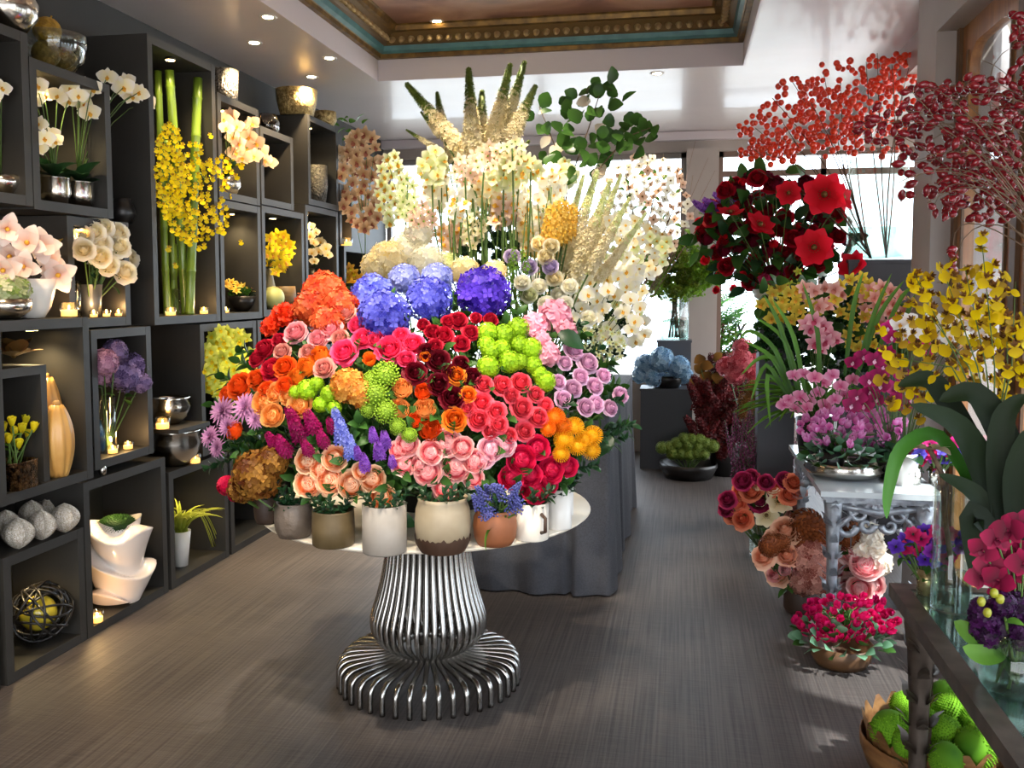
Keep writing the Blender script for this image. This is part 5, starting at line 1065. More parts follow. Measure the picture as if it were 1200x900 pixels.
# leafy branch with broad leaves under the ceiling
t = thing('leafy_branch', 'branch of broad dark green leaves reaching to the ceiling', 'branch', V2)
def branch(t, px_pts, Y, r0=.009, m=None, name='branch'):
    org = Vector(t.location); P = [Vector((0, 0, 0))]+[at(x, y, Y=Y)-org for x, y in px_pts]
    put(name, MB().tube(P, [r0*(1-.7*i/(len(P)-1)) for i in range(len(P))], 6).mesh(name, m or m_twig), t); return P
branch(t, [(655, 300), (665, 220), (690, 150), (706, 100)], 5.9); branch(t, [(660, 290), (700, 200), (735, 160), (772, 146)], 5.9); branch(t, [(650, 300), (640, 220), (650, 170), (632, 125)], 5.95)
for x, y, s in ((706, 100, 20), (690, 108, 22), (716, 98, 20), (685, 125, 22), (700, 132, 22), (678, 145, 22), (664, 140, 20), (648, 142, 18), (634, 126, 20), (640, 148, 20), (668, 160, 22), (684, 168, 24), (700, 158, 22), (720, 152, 20), (738, 158, 20), (730, 168, 22), (752, 160, 18), (756, 145, 14), (771, 146, 16), (762, 155, 14), (745, 178, 20), (705, 180, 20), (660, 188, 22), (672, 200, 22), (652, 205, 20), (690, 195, 18), (640, 178, 18), (655, 122, 16), (626, 132, 16), (712, 112, 18), (722, 176, 18), (678, 112, 18)):
    p = at(x, y, Y=5.9+R3.uniform(-.12, .12)); put('leaf', km('roundleaf', P_('#2a4a1c', '#4a7030', .35, .35)), t, p-t.location, aimq(Vector((R3.uniform(-.7, .7), -.6, R3.uniform(-.3, .8)))), 1.0*s*mpp(p))
for x, y in scatter(690, 150, 55, 55, 40, 9, R3)+scatter(745, 160, 28, 16, 8, 9, R3): p = at(x, y, Y=5.9+R3.uniform(-.2, .2)); put('leaf', km('roundleaf', P_('#2a4a1c', '#4a7030', .35, .35)), t, p-t.location, aimq(Vector((R3.uniform(-.8, .8), -.6, R3.uniform(-.4, .9)))), R3.uniform(14, 20)*mpp(p))
for x, y in ((655, 170), (668, 175), (692, 118), (698, 146), (655, 180), (708, 205), (693, 205), (645, 160)):
    p = at(x, y, Y=5.95); put('pale_leaf', km('roundleaf', P_('#c8b49a', '#efe4d2', .4)), t, p-t.location, aimq(Vector((R3.uniform(-.5, .5), -.9, .3))), 17*mpp(p))
for o in [o for o in bpy.data.objects if o.name.startswith('pale_leaf')]: o['label'] = 'cream bract among the green leaves'
# blossoming twigs in front of the back window
t = thing('blossoming_branch', 'airy twigs of small white blossoms in front of the back window', 'branch', V5)
for pts in ([(750, 330), (745, 270), (735, 210), (728, 185)], [(752, 330), (760, 260), (770, 215), (778, 180)], [(755, 335), (775, 280), (795, 230), (800, 205)], [(748, 330), (730, 280), (705, 240)], [(756, 330), (785, 300), (808, 270)]): branch(t, pts, 7.0, .008)
for x, y in scatter(758, 240, 52, 58, 95, 8, R3):
    p = at(x, y, Y=7.0+R3.uniform(-.2, .2)); put('blossom', km('dogwood', W_['white' if R3.random() < .6 else 'blush'], m_gold), t, p-t.location, aimq(Vector((R3.uniform(-.8, .8), -.7, R3.uniform(-.4, .8)))), R3.uniform(4.5, 8)*mpp(p))
for x, y in scatter(758, 250, 50, 55, 30, 10, R3):
    p = at(x, y, Y=7.0); put('leaf', km('leaf', m_leafs), t, p-t.location, aimq(Vector((R3.uniform(-.8, .8), -.5, .5))), 10*mpp(p))
# bare twigs against the pillar
t = thing('bare_twigs', 'thin reddish bare twigs against the grey pillar', 'branch', V5+Vector((.05, .05, 0)))
for e in ([(790, 290), (806, 240), (830, 185)], [(790, 295), (812, 250), (838, 200)], [(788, 290), (800, 225), (815, 165)], [(795, 300), (815, 270), (835, 235)], [(790, 300), (804, 262), (812, 205)]): branch(t, e, 7.4, .004, mat('red_twig', '#7a5a4c', .7), 'twig')
# taupe cymbidiums beside the end of the shelves
pl = thing('plinth', 'dark plinth of the taupe cymbidiums behind the orange hydrangea', 'plinth', at(428, 300, Y=7.7).xy.to_3d())
put('block', MB().box(-.2, -.2, 0, .2, .2, 1.5).mesh('block', m_dark), pl)
pb = pl.location+Vector((0, 0, 1.501)); vessel('dark_pot', 'dark pot of the taupe cymbidiums', 'pot', pb, [(.13, 0), (.17, .2), (.16, .28)], m_blackw)
t = thing('taupe_cymbidium', 'tall taupe and blush cymbidium orchids at the end of the shelves', 'orchid', pb+Vector((0, 0, .25)))
spray(t, 'cymbidium', (p_taupe, P_('#8a4a3a', '#b8705a', .2)), scatter(425, 213, 26, 58, 70, 9, R3), None, 9, base=None, depth_of=7.6, jit=.15)
spray(t, 'cymbidium', (P_('#d8b88c', '#f2dcc0', .35), p_taupe), scatter(410, 205, 14, 45, 18, 9, R3), None, 8, base=None, depth_of=7.7, jit=.1)
for tx, ty in ((415, 160), (440, 165), (405, 180), (430, 175)): branch(t, [(428, 270), ((428+tx)/2, 215), (tx, ty)], 7.65, .006, m_stem, 'flower_stem')
for i in range(12): put('leaf', km('longleaf', m_leafd), t, (0, 0, .02), Quaternion((0, 0, 1), i*.55) @ Quaternion((0, 1, 0), -R3.uniform(-.5, .4)), (R3.uniform(.3, .42), .75, R3.uniform(.2, .4)))
t = thing('green_cymbidium', 'pale green orchid spray beside the taupe cymbidiums', 'orchid', V4+Vector((-.03, .04, -.02)))
spray(t, 'cymbidium', (W_['green'], p_lipy), scatter(458, 222, 15, 42, 30, 8, R3), None, 8, base=None, depth_of=6.6); branch(t, [(490, 320), (474, 260), (455, 190)], 6.5, .006, m_stem, 'flower_stem'); branch(t, [(492, 320), (480, 270), (468, 200)], 6.5, .006, m_stem, 'flower_stem')
t = thing('leafy_sprig', 'pale green feathery sprig above the taupe cymbidiums', 'foliage', pb+Vector((.02, .05, .25))); branch(t, [(405, 200), (400, 150)], 7.7, .004, m_stem, 'stem')
for x, y in ((395, 140), (402, 142), (410, 144), (418, 142), (405, 150), (398, 148), (425, 145), (410, 155), (404, 165)): p = at(x, y, Y=7.7); put('leaf', km('leaf', m_leafs), t, p-t.location, aimq(Vector((R3.uniform(-.6, .6), -.4, .7))), 13*mpp(p))
# ================================================================ RIGHT SIDE
m_ped = mat('slate_plinth', '#3a3d45', .5)
def plinth(label, px_, y_top, Y, w, d=None, hx=0):
    q = at(px_, y_top, Y=Y); t = thing('plinth', label, 'plinth', (q.x, q.y+(d or w)/2, 0)); h = q.z; d = d or w
    put('block', MB().box(-w/2, -d/2, 0, w/2, d/2, h-.02).mesh('block', m_ped), t); put('cap', MB().box(-w/2-.008, -d/2-.008, h-.02, w/2+.008, d/2+.008, h).mesh('cap', m_ped), t)
    return Vector((q.x, q.y+d/2, h+.001))
q = plinth('slate plinth under the glass cylinder by the pillar', 790, 399, 9.40, .34, .30)
vessel('glass_cylinder', 'clear glass cylinder of green foliage by the pillar', 'vase', q, [(.145, 0), (.145, .50)], m_clear, 30, wall=.006)
put('water', MB().lathe([(.0005, .008), (.138, .008), (.138, .2), (.0005, .2)], 24, cap=False).mesh('water', m_water), bpy.data.objects[[o.name for o in bpy.data.objects if o.name.startswith('glass_cylinder')][-1]])
t = thing('boxwood_bunch', 'yellow-green leafy bunch in the glass cylinder by the pillar', 'foliage', q+Vector((0, 0, .02)))
for i in range(14): a = i*2.4; put('stem', MB().tube([(.06*math.cos(a), .06*math.sin(a), 0), (.03*math.cos(a+2), .03*math.sin(a+2), .45), (.3*math.cos(a), .12*math.sin(a), .75)], .006, 5).mesh('stem', m_twig), t)
for x, y in scatter(795, 318, 46, 30, 75, 6, R3):
    p = at(x, y, Y=9.45+R3.uniform(-.15, .15)); put('leafy_tip', km('clump', m_leafy if R3.random() < .6 else P_('#4a6a1c', '#8a9c3a', .3)), t, p-t.location, aimq((R3.uniform(-1, 1), -.5, R3.uniform(0, 1))), R3.uniform(8, 12)*mpp(p))
q = plinth('low slate plinth of the pale blue hydrangeas', 781, 456, 9.0, .50, .36)
t = vessel('dark_bowl', 'dark bowl holding the pale blue hydrangeas', 'bowl', q, [(.12, 0), (.17, .08), (.16, .12)], m_blackw)
for x, y, r in ((757, 428, 14), (775, 422, 16), (795, 430, 14), (766, 441, 13), (787, 444, 13), (803, 440, 10), (750, 440, 10)):
    p = at(x, y, Y=9.1+R3.uniform(-.08, .08)); cut('hydrangea', 'pale blue hydrangea head on the slate plinth', 'hydrangea', 'hydrangea', P_('#5f8fb8', '#c2e0f0', .25), p, tocam(p, .6), q+Vector((0, 0, .05)), r*mpp(p), 'pale blue hydrangeas on the slate plinth', leaves=1, part='flower_head')
# green basket on the floor by the pillar
q = at(806, 545, Z=0.0); q.y = 8.68; q.z = .001; vessel('floor_basket', 'low dark basket of green heads on the floor by the pillar', 'basket', q, [(.22, 0), (.27, .1), (.27, .14)], m_blackw)
for x, y in scatter(806, 520, 30, 10, 16, 8, R3): p = at(x, y+4, Y=q.y-.05); cut('green_hydrangea', 'muted green hydrangea head in the floor basket', 'hydrangea', 'snowball', P_('#4f6a1e', '#8fa04a', .2), p, tocam(p, .8), q+Vector((0, 0, .03)), 8*mpp(p), 'green heads in the floor basket', leaves=0)
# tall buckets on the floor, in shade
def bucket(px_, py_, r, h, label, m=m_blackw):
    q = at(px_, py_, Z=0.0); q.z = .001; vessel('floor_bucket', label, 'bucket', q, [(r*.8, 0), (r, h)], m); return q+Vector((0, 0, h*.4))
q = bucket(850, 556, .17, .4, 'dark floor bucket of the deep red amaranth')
for x, y in scatter(848, 488, 34, 56, 60, 7, R3): p = at(x, y, Y=q.y-.05+R3.uniform(-.15, .15)); cut('amaranth', 'deep red amaranth plume in the shaded bucket', 'amaranth', 'amaranth', (P_('#38080c', '#6e1a1c', .15), m_dstem), p, (R3.uniform(-.6, .6), -.5, .6), q, 34*mpp(p), 'deep red amaranth plumes', leaves=0, part='plume')
for x, y in scatter(828, 440, 14, 24, 12, 8, R3): p = at(x, y, Y=q.y-.1+R3.uniform(-.1, .1)); cut('copper_leaf', 'copper brown leaf beside the coral hydrangeas', 'foliage', 'roundleaf', P_('#4a3210', '#94662a', .25), p, tocam(p, .5), q, 15*mpp(p), 'copper brown leaves', leaves=0, part='blade')
q = bucket(885, 578, .19, .42, 'dark floor bucket of coral hydrangeas and brown sedum')
for x, y, r in ((868, 424, 16), (852, 430, 13), (882, 420, 14), (870, 408, 12), (862, 440, 12), (884, 438, 12)): p = at(x, y, Y=q.y+R3.uniform(-.1, .1)); cut('hydrangea', 'coral pink hydrangea head above the brown sedum', 'hydrangea', 'hydrangea', P_('#b83a4a', '#f0808a', .25), p, tocam(p, .4), q, r*mpp(p), 'coral pink hydrangeas', leaves=1, part='flower_head')
for x, y, r in ((895, 468, 15), (912, 470, 13), (878, 470, 14), (900, 482, 12), (884, 456, 12), (916, 458, 10), (872, 484, 11)): p = at(x, y, Y=q.y-.12+R3.uniform(-.1, .05)); cut('sedum', 'rusty brown sedum head in the shaded bucket', 'sedum', 'sedum', P_('#5a2c10', '#9c6a34', .15), p, tocam(p, .5), q, r*mpp(p), 'rusty brown sedum', leaves=0, part='flower_head')
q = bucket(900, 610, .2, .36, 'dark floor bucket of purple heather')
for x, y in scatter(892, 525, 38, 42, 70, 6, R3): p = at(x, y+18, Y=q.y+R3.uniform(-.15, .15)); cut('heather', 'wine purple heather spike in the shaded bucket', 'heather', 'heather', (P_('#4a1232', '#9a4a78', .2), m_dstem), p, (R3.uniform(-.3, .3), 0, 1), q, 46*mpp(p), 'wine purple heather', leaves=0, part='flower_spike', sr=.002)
# ---- floor vases before the console
def bouquet(px_, py_, Y, label, r, h, m, items, name='glass_vase', cat='vase'):
    q = at(px_, py_, Z=0.0); q.z = .001; vessel(name, label, cat, q, [(r*.9, 0), (r, h*.1), (r, h)], m, wall=.004); b = q+Vector((0, 0, .03))
    for nm, ct, lb, grp, kind, ms, pts, part in items:
        for x, y, s in pts:
            p = at(x, y, Y=q.y-r-.03+R3.uniform(-.06, .05)); cut(nm, lb, ct, kind, ms, p, tocam(p, .3, p-(b+Vector((0, 0, h))), .6), b, 1.22*s*mpp(p), grp, leaves=1, part=part)
    return q
bouquet(893, 652, 0, 'glass vase of mixed roses on the floor before the heather', .085, .26, m_clear, [
 ('rose', 'rose', 'coral and orange rose in the floor vase before the heather', 'coral roses in the floor vase', 'rose', P_('#d8442a', '#fba07a', .3), [(862, 590, 13), (880, 575, 12), (868, 575, 10), (905, 570, 10), (858, 603, 10), (870, 608, 11), (925, 580, 10), (930, 565, 10)], 'bloom'),
 ('rose', 'rose', 'wine red rose in the floor vase before the heather', 'wine red roses in the floor vase', 'rose2', P_('#6e0c28', '#c4386a', .25), [(852, 585, 10), (890, 586, 13), (870, 563, 11), (880, 558, 9), (920, 562, 10), (850, 596, 9), (898, 564, 9)], 'bloom'),
 ('anemone', 'anemone', 'cream anemone in the floor vase before the heather', None, 'anemone', [P_('#d8c48a', '#f6ecd0', .3), m_gold], [(912, 588, 14), (898, 604, 13), (888, 568, 9)], 'bloom'),
 ('rose', 'rose', 'dusty pink rose hanging at the side of the floor vase', None, 'rose', P_('#b8605a', '#eeb0a0', .25), [(933, 590, 10), (930, 604, 10), (935, 575, 9)], 'bloom')])
bouquet(940, 716, 0, 'dark vase of peach and copper flowers left of the console leg', .1, .2, m_dkpot, [
 ('rose', 'rose', 'peach rose left of the console leg', 'peach roses left of the console leg', 'rose', P_('#e88a58', '#fdd2b4', .35), [(920, 620, 15), (922, 650, 13), (894, 652, 12), (912, 672, 14), (905, 630, 10)], 'bloom'),
 ('dahlia', 'dahlia', 'copper brown dahlia left of the console leg', 'copper brown dahlias', 'pompon', P_('#5a2410', '#b86a3c', .2), [(945, 615, 18), (958, 625, 15), (935, 632, 13), (902, 640, 12), (915, 636, 10)], 'bloom'),
 ('hydrangea', 'hydrangea', 'dusty rose-brown hydrangea left of the console leg', 'dusty rose-brown hydrangeas', 'hydrangea', P_('#8a4438', '#e0a898', .25), [(948, 652, 20), (955, 675, 18), (942, 682, 14), (962, 650, 14)], 'flower_head'),
 ('rose', 'rose', 'pale pink rosebud low beside the console leg', None, 'bud', P_('#d86a78', '#f6c8c4', .25), [(908, 674, 11), (920, 668, 9), (935, 672, 8)], 'bloom')], 'dark_vase')
bouquet(1005, 706, 0, 'small pale vase of blush flowers under the console', .08, .13, m_cream, [
 ('rose', 'rose', 'sunlit blush rose under the console', 'sunlit blush roses under the console', 'gardenrose', P_('#e87a8a', '#fde4de', .3), [(1000, 645, 15), (998, 672, 16), (1015, 660, 15), (1022, 685, 13), (1008, 690, 12), (992, 690, 11)], 'bloom'),
 ('peony', 'peony', 'sunlit ivory peony under the console', 'sunlit ivory peonies under the console', 'peony', P_('#f0d8b8', '#fffaf0', .3), [(1018, 628, 15), (1030, 660, 14), (1012, 640, 13), (1026, 642, 11)], 'bloom'),
 ('dahlia', 'dahlia', 'copper dahlia behind the blush roses under the console', None, 'pompon', P_('#5a2410', '#b86a3c', .2), [(998, 625, 13), (990, 632, 11)], 'bloom')], 'frosted_vase')
def cyclamen(q, label, potlabel, potprof, potm, fl, mats, n, rx, ry, cx, cy, rpx, lw, potname='brown_bowl', lz=.1, leafpts=None):
    vessel(potname, potlabel, 'bowl', q, potprof, potm, 32)
    t = thing('potted_cyclamen', label, 'cyclamen', q+Vector((0, 0, lz)))
    for x, y in scatter(cx, cy, rx, ry, n, rpx*.75, R3):
        p = at(x, y, Y=q.y+R3.uniform(-.14, .10)); put('blossom', km(fl, *mats), t, p-t.location, aimq((R3.uniform(-.5, .5), -.5, R3.uniform(.2, 1))), rpx*mpp(p)*R3.uniform(.85, 1.1))
    for i in range(90):
        d = fib(90, i, -.2); p = Vector((d.x*lw, d.y*lw*.9, d.z*.09+.01)); put('leaf', km('roundleaf', m_leafb if R3.random() < .7 else m_leaf), t, p, d.to_track_quat('X', 'Z') @ Quaternion((1, 0, 0), R3.uniform(-1, 1)), .055)
    for i in range(14): a = i*2.4; e = Vector((math.cos(a)*lw*.8, math.sin(a)*lw*.6, .15)); put('stalk', MB().tube([(0, 0, 0), e*.5+Vector((0, 0, .06)), e], .003, 4).mesh('stalk', m_stem), t)
    return t
q = at(988, 790, Z=0.0)+Vector((.01, .13, 0)); q.z = .001
cyclamen(q, 'hot pink cyclamen with silvery leaves on the floor before the console', 'brown wooden bowl of the hot pink cyclamen', [(.115, 0), (.135, .03), (.145, .10)], mat('brown_bowl', '#6b4a2e', .5, noise=(8, '#523720')), 'cyclamen', [P_('#b0064a', '#f0287c', .3)], 150, 62, 27, 990, 725, 10.5, .19)
# ---- carved console
m_carve = mat('silvered_carving', '#b4bac2', .38, .4, noise=(14, '#878c95'), bump=(30, .3)); m_slab = mat('pale_stone_top', '#d2d8da', .25, noise=(4, '#bcc4c8'), coat=.3)
CX, CY, CH = (0.69, 1.27), (4.70, 6.10), .76
cn = thing('carved_console', 'silvered console with carved acanthus legs and pale top', 'console', ((CX[0]+CX[1])/2, (CY[0]+CY[1])/2, 0)); hx, hy = (CX[1]-CX[0])/2, (CY[1]-CY[0])/2
put('top_slab', MB().box(-hx, -hy, CH-.028, hx, hy, CH).mesh('top_slab', m_slab), cn)
put('moulding', MB().box(-hx+.012, -hy+.012, CH-.045, hx-.012, hy-.012, CH-.028).box(-hx+.03, -hy+.03, CH-.062, hx-.03, hy-.03, CH-.045).mesh('moulding', m_carve), cn)
def spiral(c, r, turns, u, v, w=.012, sg=1):
    w *= 1.45
    pts = [Vector(c)+Vector(u)*(r*(1-k/26)*math.cos(sg*2*PI*turns*k/26))+Vector(v)*(r*(1-k/26)*math.sin(sg*2*PI*turns*k/26)) for k in range(24)]
    return pts, [w*(1-.6*k/24) for k in range(24)]
def carved_leg(par, x, y, H, sx, sy, m, w=.034):
    mb = MB(); pr = [(w*1.25, 0), (w*1.3, .03), (w*.8, .06), (w*.72, .2), (w*.85, H*.6), (w*1.1, H*.85), (w*1.4, H-.02), (w*1.4, H)]
    mb.lathe(pr, 8)
    lg = put('leg', mb.mesh('leg', m), par, (x, y, 0))
    sc = MB()
    for j in range(int(H/.085)):
        z = .06+j*.085
        for k in range(4): 
            b2 = MB(); blade(b2, PI/4+k*PI/2+(j % 2)*PI/4, .05, .022, .55, -.5, base=w*.72, nu=2, nv=3); b3 = Matrix.Translation((0, 0, z)); sc.add(b2, b3)
            b2 = MB(); blade(b2, PI/4+k*PI/2+(j % 2)*PI/4, .075, .02, 1.35, .9, base=w*.75, nu=2, nv=3); sc.add(b2, b3)
    put('leaf_carving', sc.mesh('leaf_carving', m), lg); return lg
def scrollwork(par, x, y, H, ux, uy, m, S_=.1):
    mb = MB(); u = Vector((ux, uy, 0)); z = Vector((0, 0, 1))
    for c, r, tr, sg in ((u*.13+z*(-.06), .075, 1.4, 1), (u*.06+z*(-.13), .055, 1.2, -1), (u*.23+z*(-.05), .05, 1.3, 1), (u*.16+z*(-.12), .04, 1.2, -1)):
        p, w = spiral(Vector((x, y, H))+c, r, tr, u, z, .013, sg); mb.tube(p, w, 6)
    mb.tube([Vector((x, y, H-.22)), Vector((x, y, H-.13))+u*.03, Vector((x, y, H-.05))+u*.12, Vector((x, y, H-.01))+u*.32], [.02, .016, .013, .01], 6)
    for j in range(5):
        b2 = MB(); blade(b2, math.atan2(uy, ux), .09, .022, -.2-.25*j, .6, base=0, nu=2, nv=4); mb.add(b2, Matrix.Translation(Vector((x, y, H-.02-.035*j))+u*(.03+.012*j)))
    return put('scroll_bracket', mb.mesh('scroll_bracket', m), par)
for sx in (-1, 1):
    for sy in (-1, 1):
        x, y = sx*(hx-.075), sy*(hy-.08); carved_leg(cn, x, y, CH-.06, sx, sy, m_carve); scrollwork(cn, x, y, CH-.06, -sx, 0, m_carve); scrollwork(cn, x, y, CH-.06, 0, -sy, m_carve)
put('apron', MB().tube([(-hx+.1, -hy+.08, CH-.085), (-.1, -hy+.075, CH-.10), (0, -hy+.07, CH-.115), (.1, -hy+.075, CH-.10), (hx-.1, -hy+.08, CH-.085)], .02, 8).tube([(-hx+.08, -hy+.1, CH-.08), (-hx+.075, 0, CH-.11), (-hx+.08, hy-.1, CH-.08)], .018, 8).mesh('apron', m_carve), cn)
# console: cyclamen bowl, little pots, orchids
q = at(993, 566, Z=CH)+Vector((.02, .2, .001)); q.z = CH+.001
cyclamen(q, 'lilac pink cyclamen filling the silver bowl on the console', 'shallow silver bowl of lilac cyclamen on the console', [(.12, 0), (.19, .015), (.215, .045), (.205, .06), (.215, .085)], m_silver, 'cyclamen', [P_('#d848b0', '#fcc4ec', .45)], 120, 62, 23, 998, 503, 10.5, .2, 'silver_bowl', .085)
def smallpot(px_, py_, r, h, label, m, zt, name='silver_pot'):
    q = at(px_, py_, Z=zt)+Vector((0, r, 0)); q.z = zt+.001; vessel(name, label, 'pot', q, [(r*.9, 0), (r, h)], m, 20, wall=.004); return q+Vector((0, 0, .015))
for px_, lb, lb2, cx in ((1072, 'small silver pot of magenta anemones nearer the cyclamen bowl', 'magenta anemone in the small pot nearest the cyclamen bowl', 1078), (1100, 'small silver pot of violet anemones beside the big leaf', 'violet or pink anemone in the pot beside the big leaf', 1106)):
    b = smallpot(px_, 569, .042, .085, lb, m_silver, CH)
    for x, y in scatter(cx, 527, 20, 13, 13, 7, R3): p = at(x, y, Y=b.y+R3.uniform(-.05, .05)); cut('anemone', lb2, 'anemone', 'anemone', [P_(*R3.choice([('#b8085a', '#f03aa0'), ('#8a1a9c', '#d86af0'), ('#c00a3c', '#f0286a'), ('#3a2a9c', '#7a6ae0')]), .3), m_blackw], p, tocam(p, .5), b, 8.5*mpp(p), 'anemones in the pot at x%d' % px_ if 0 else ('anemones nearest the cyclamen bowl' if px_ == 1072 else 'anemones beside the big leaf'), leaves=1)
def opot(px_, Y, r, h, label, m=m_blackw, z=CH):
    q = at(px_, 560, Y=Y); q.z = z+.001; vessel('orchid_pot', label, 'pot', q, [(r*.8, 0), (r, h)], m); return q+Vector((0, 0, h*.7))
mg = [P_('#a00650', '#e8308c', .3), P_('#f4b8d8', '#fbe0ee', .3)]; mgd = [P_('#7a0a40', '#c01a6a', .3), P_('#f0a0c8', '#fbe0ee', .3)]
b = opot(1045, 5.10, .08, .14, 'dark pot of magenta moth orchids on the console')
t = thing('magenta_moth_orchid', 'magenta moth orchid arching over the lilac cyclamen', 'orchid', b)
spray(t, 'phalaenopsis', mg, [(1040, 384), (1052, 378), (1060, 395), (1075, 405), (1085, 410), (1066, 382), (1045, 395)], None, 11, base=b, depth_of=5.1)
spray(t, 'phalaenopsis', mgd, [(1000, 425), (1012, 418), (1025, 422), (1040, 415), (1035, 430), (1050, 425), (1005, 465), (1020, 460), (1032, 452), (1012, 475), (1028, 468), (998, 475), (1048, 455), (1055, 465), (1060, 475), (1050, 470), (1062, 458), (1068, 468), (1030, 440), (1018, 446), (1058, 440)], None, 11.5, base=b, depth_of=5.0); rosette(t, 6, .2, .2, (0, 0, .02))
b = opot(975, 5.2, .07, .12, 'dark pot of the pink moth orchids at the console edge')
t = thing('pink_moth_orchid', 'rose pink moth orchid hanging at the console edge', 'orchid', b)
spray(t, 'phalaenopsis', [P_('#d85a8c', '#f8b8d4', .35), P_('#c02060', '#f080b0', .3)], [(930, 440), (942, 438), (955, 442), (965, 448), (925, 468), (938, 465), (948, 470), (918, 474), (958, 460), (975, 440), (985, 452), (990, 462), (978, 468), (945, 478), (932, 478), (968, 475), (1000, 445)], None, 9.5, base=b, depth_of=5.25); rosette(t, 5, .16, .17, (0, 0, .02))
# pink and yellow cymbidiums with strap leaves
b = opot(955, 5.65, .12, .24, 'dark pot of the pink cymbidiums at the far console end')
t = thing('pink_cymbidium', 'pink cymbidium with long arching strap leaves on the console', 'orchid', b)
spray(t, 'cymbidium', [P_('#d8708c', '#fbc8d0', .35), P_('#a82040', '#e06080', .3)], [(945, 380), (955, 375), (965, 382), (972, 392), (958, 392), (950, 385), (968, 400), (962, 408), (978, 398), (955, 402)], None, 11, base=b, depth_of=5.45)
spray(t, 'cymbidium', [P_('#e08a80', '#fbd4c8', .35), P_('#c86a5a', '#f0a090', .3)], scatter(965, 345, 30, 14, 16, 10, R3)+scatter(1035, 362, 26, 28, 20, 10, R3), None, 10, base=None, depth_of=5.6)
spray(t, 'cymbidium', [P_('#b89a1a', '#e8d050', .35), p_lipy], scatter(925, 358, 34, 22, 24, 10, R3)+scatter(1005, 348, 30, 26, 16, 11, R3)+scatter(1010, 395, 20, 14, 7, 10, R3), None, 8.5, base=None, depth_of=5.65)
m_strap = P_('#2c5216', '#689a32', .35, .4)
for i in range(34):
    a = PI+R3.uniform(-1.2, 1.2) if i < 22 else R3.uniform(-1.5, 1.5); put('strap_leaf', km('longleaf', m_strap), t, (0, 0, .05), Quaternion((0, 0, 1), a) @ Quaternion((0, 1, 0), -R3.uniform(-.35, .4)), (R3.uniform(.36, .55), .3, R3.uniform(.4, .66)))
for x, y in scatter(925, 350, 38, 28, 26, 9, R3)+scatter(990, 370, 40, 40, 26, 10, R3): p = at(x, y, Y=5.75+R3.uniform(-.1, .1)); put('leaf', km('leaf', m_leaf), t, p-t.location, aimq((R3.uniform(-1, 1), -.6, R3.uniform(-.3, 1))), 20*mpp(p))
b = opot(1058, 4.98, .08, .16, 'pale pot of the white orchids near the pilaster', m_white)
t = thing('white_moth_orchid', 'white moth orchid in full sun before the pilaster', 'orchid', b)
spray(t, 'phalaenopsis', [P_('#f8e8d8', '#ffffff', .35), p_lipy], [(1055, 380), (1065, 375), (1072, 388), (1060, 392), (1095, 372), (1105, 380), (1118, 378), (1128, 395), (1140, 400), (1112, 395), (1150, 392), (1098, 392), (1125, 382), (1145, 385), (1160, 400)], None, 11, base=b, depth_of=4.3); rosette(t, 5, .18, .18, (0, 0, .02))
for x, y in scatter(935, 400, 48, 50, 30, 13, R3)+scatter(1010, 400, 60, 55, 36, 13, R3): p = at(x, y, Y=6.0+R3.uniform(-.15, .15)); put('foliage', km('clump', m_leaf if R3.random() < .6 else m_leafd), t, p-t.location, None, R3.uniform(12, 18)*mpp(p))
ribs = [((930, 470), (905, 420), (872, 400)), ((935, 480), (912, 425), (890, 420), (868, 440)), ((930, 470), (900, 440), (903, 500)), ((940, 470), (920, 400), (885, 372)), ((945, 470), (930, 395), (905, 350)), ((1000, 460), (1020, 380), (1045, 320)), ((1010, 460), (1050, 360), (1070, 335)), ((960, 470), (958, 390), (940, 330)), ((925, 470), (898, 428), (880, 470)), ((930, 465), (908, 410), (880, 388), (866, 398)), ((935, 460), (915, 385), (895, 345)), ((1005, 440), (1030, 370), (1060, 328)), ((990, 440), (1000, 360), (1012, 318)), ((1040, 430), (1062, 370), (1072, 345))]
STRAPS = (t, ribs)
# ---- red arrangement on a tall plinth
q = plinth('tall slate plinth of the red arrangement', 912, 368, 6.9, .26)
vessel('footed_bowl', 'pale striped footed bowl under the red flowers', 'bowl', q, [(.09, 0), (.1, .02), (.05, .05), (.16, .12), (.18, .18)], m_cream); b = q+Vector((0, 0, .14))
RED = dict(scarlet=P_('#c80418', '#fa2440', .45), crim=P_('#74061a', '#bc122c', .4), wine=P_('#4a081c', '#8e1438', .35), magr=P_('#8a0a3c', '#d83070', .3))
for x, y, r, f in ((966, 228, 23, None), (954, 290, 21, None), (856, 250, 15, (0, -.4, 1)), (890, 264, 17, (.4, -.6, .6)), (1000, 312, 17, (-.6, -.6, .4)), (986, 232, 16, (.7, -.5, .2)), (970, 345, 15, (0, -.5, 1)), (924, 226, 14, None)):
    p = at(x, y, Y=6.5+R3.uniform(-.1, .0)); cut('hibiscus', 'open scarlet bloom with yellow eye in the red arrangement', 'flower', 'anemone', [RED['scarlet'], m_gold], p, tocam(p, .1) if f is None else f, b, 1.12*r*mpp(p), 'open scarlet blooms', leaves=1, leafm=m_leafd)
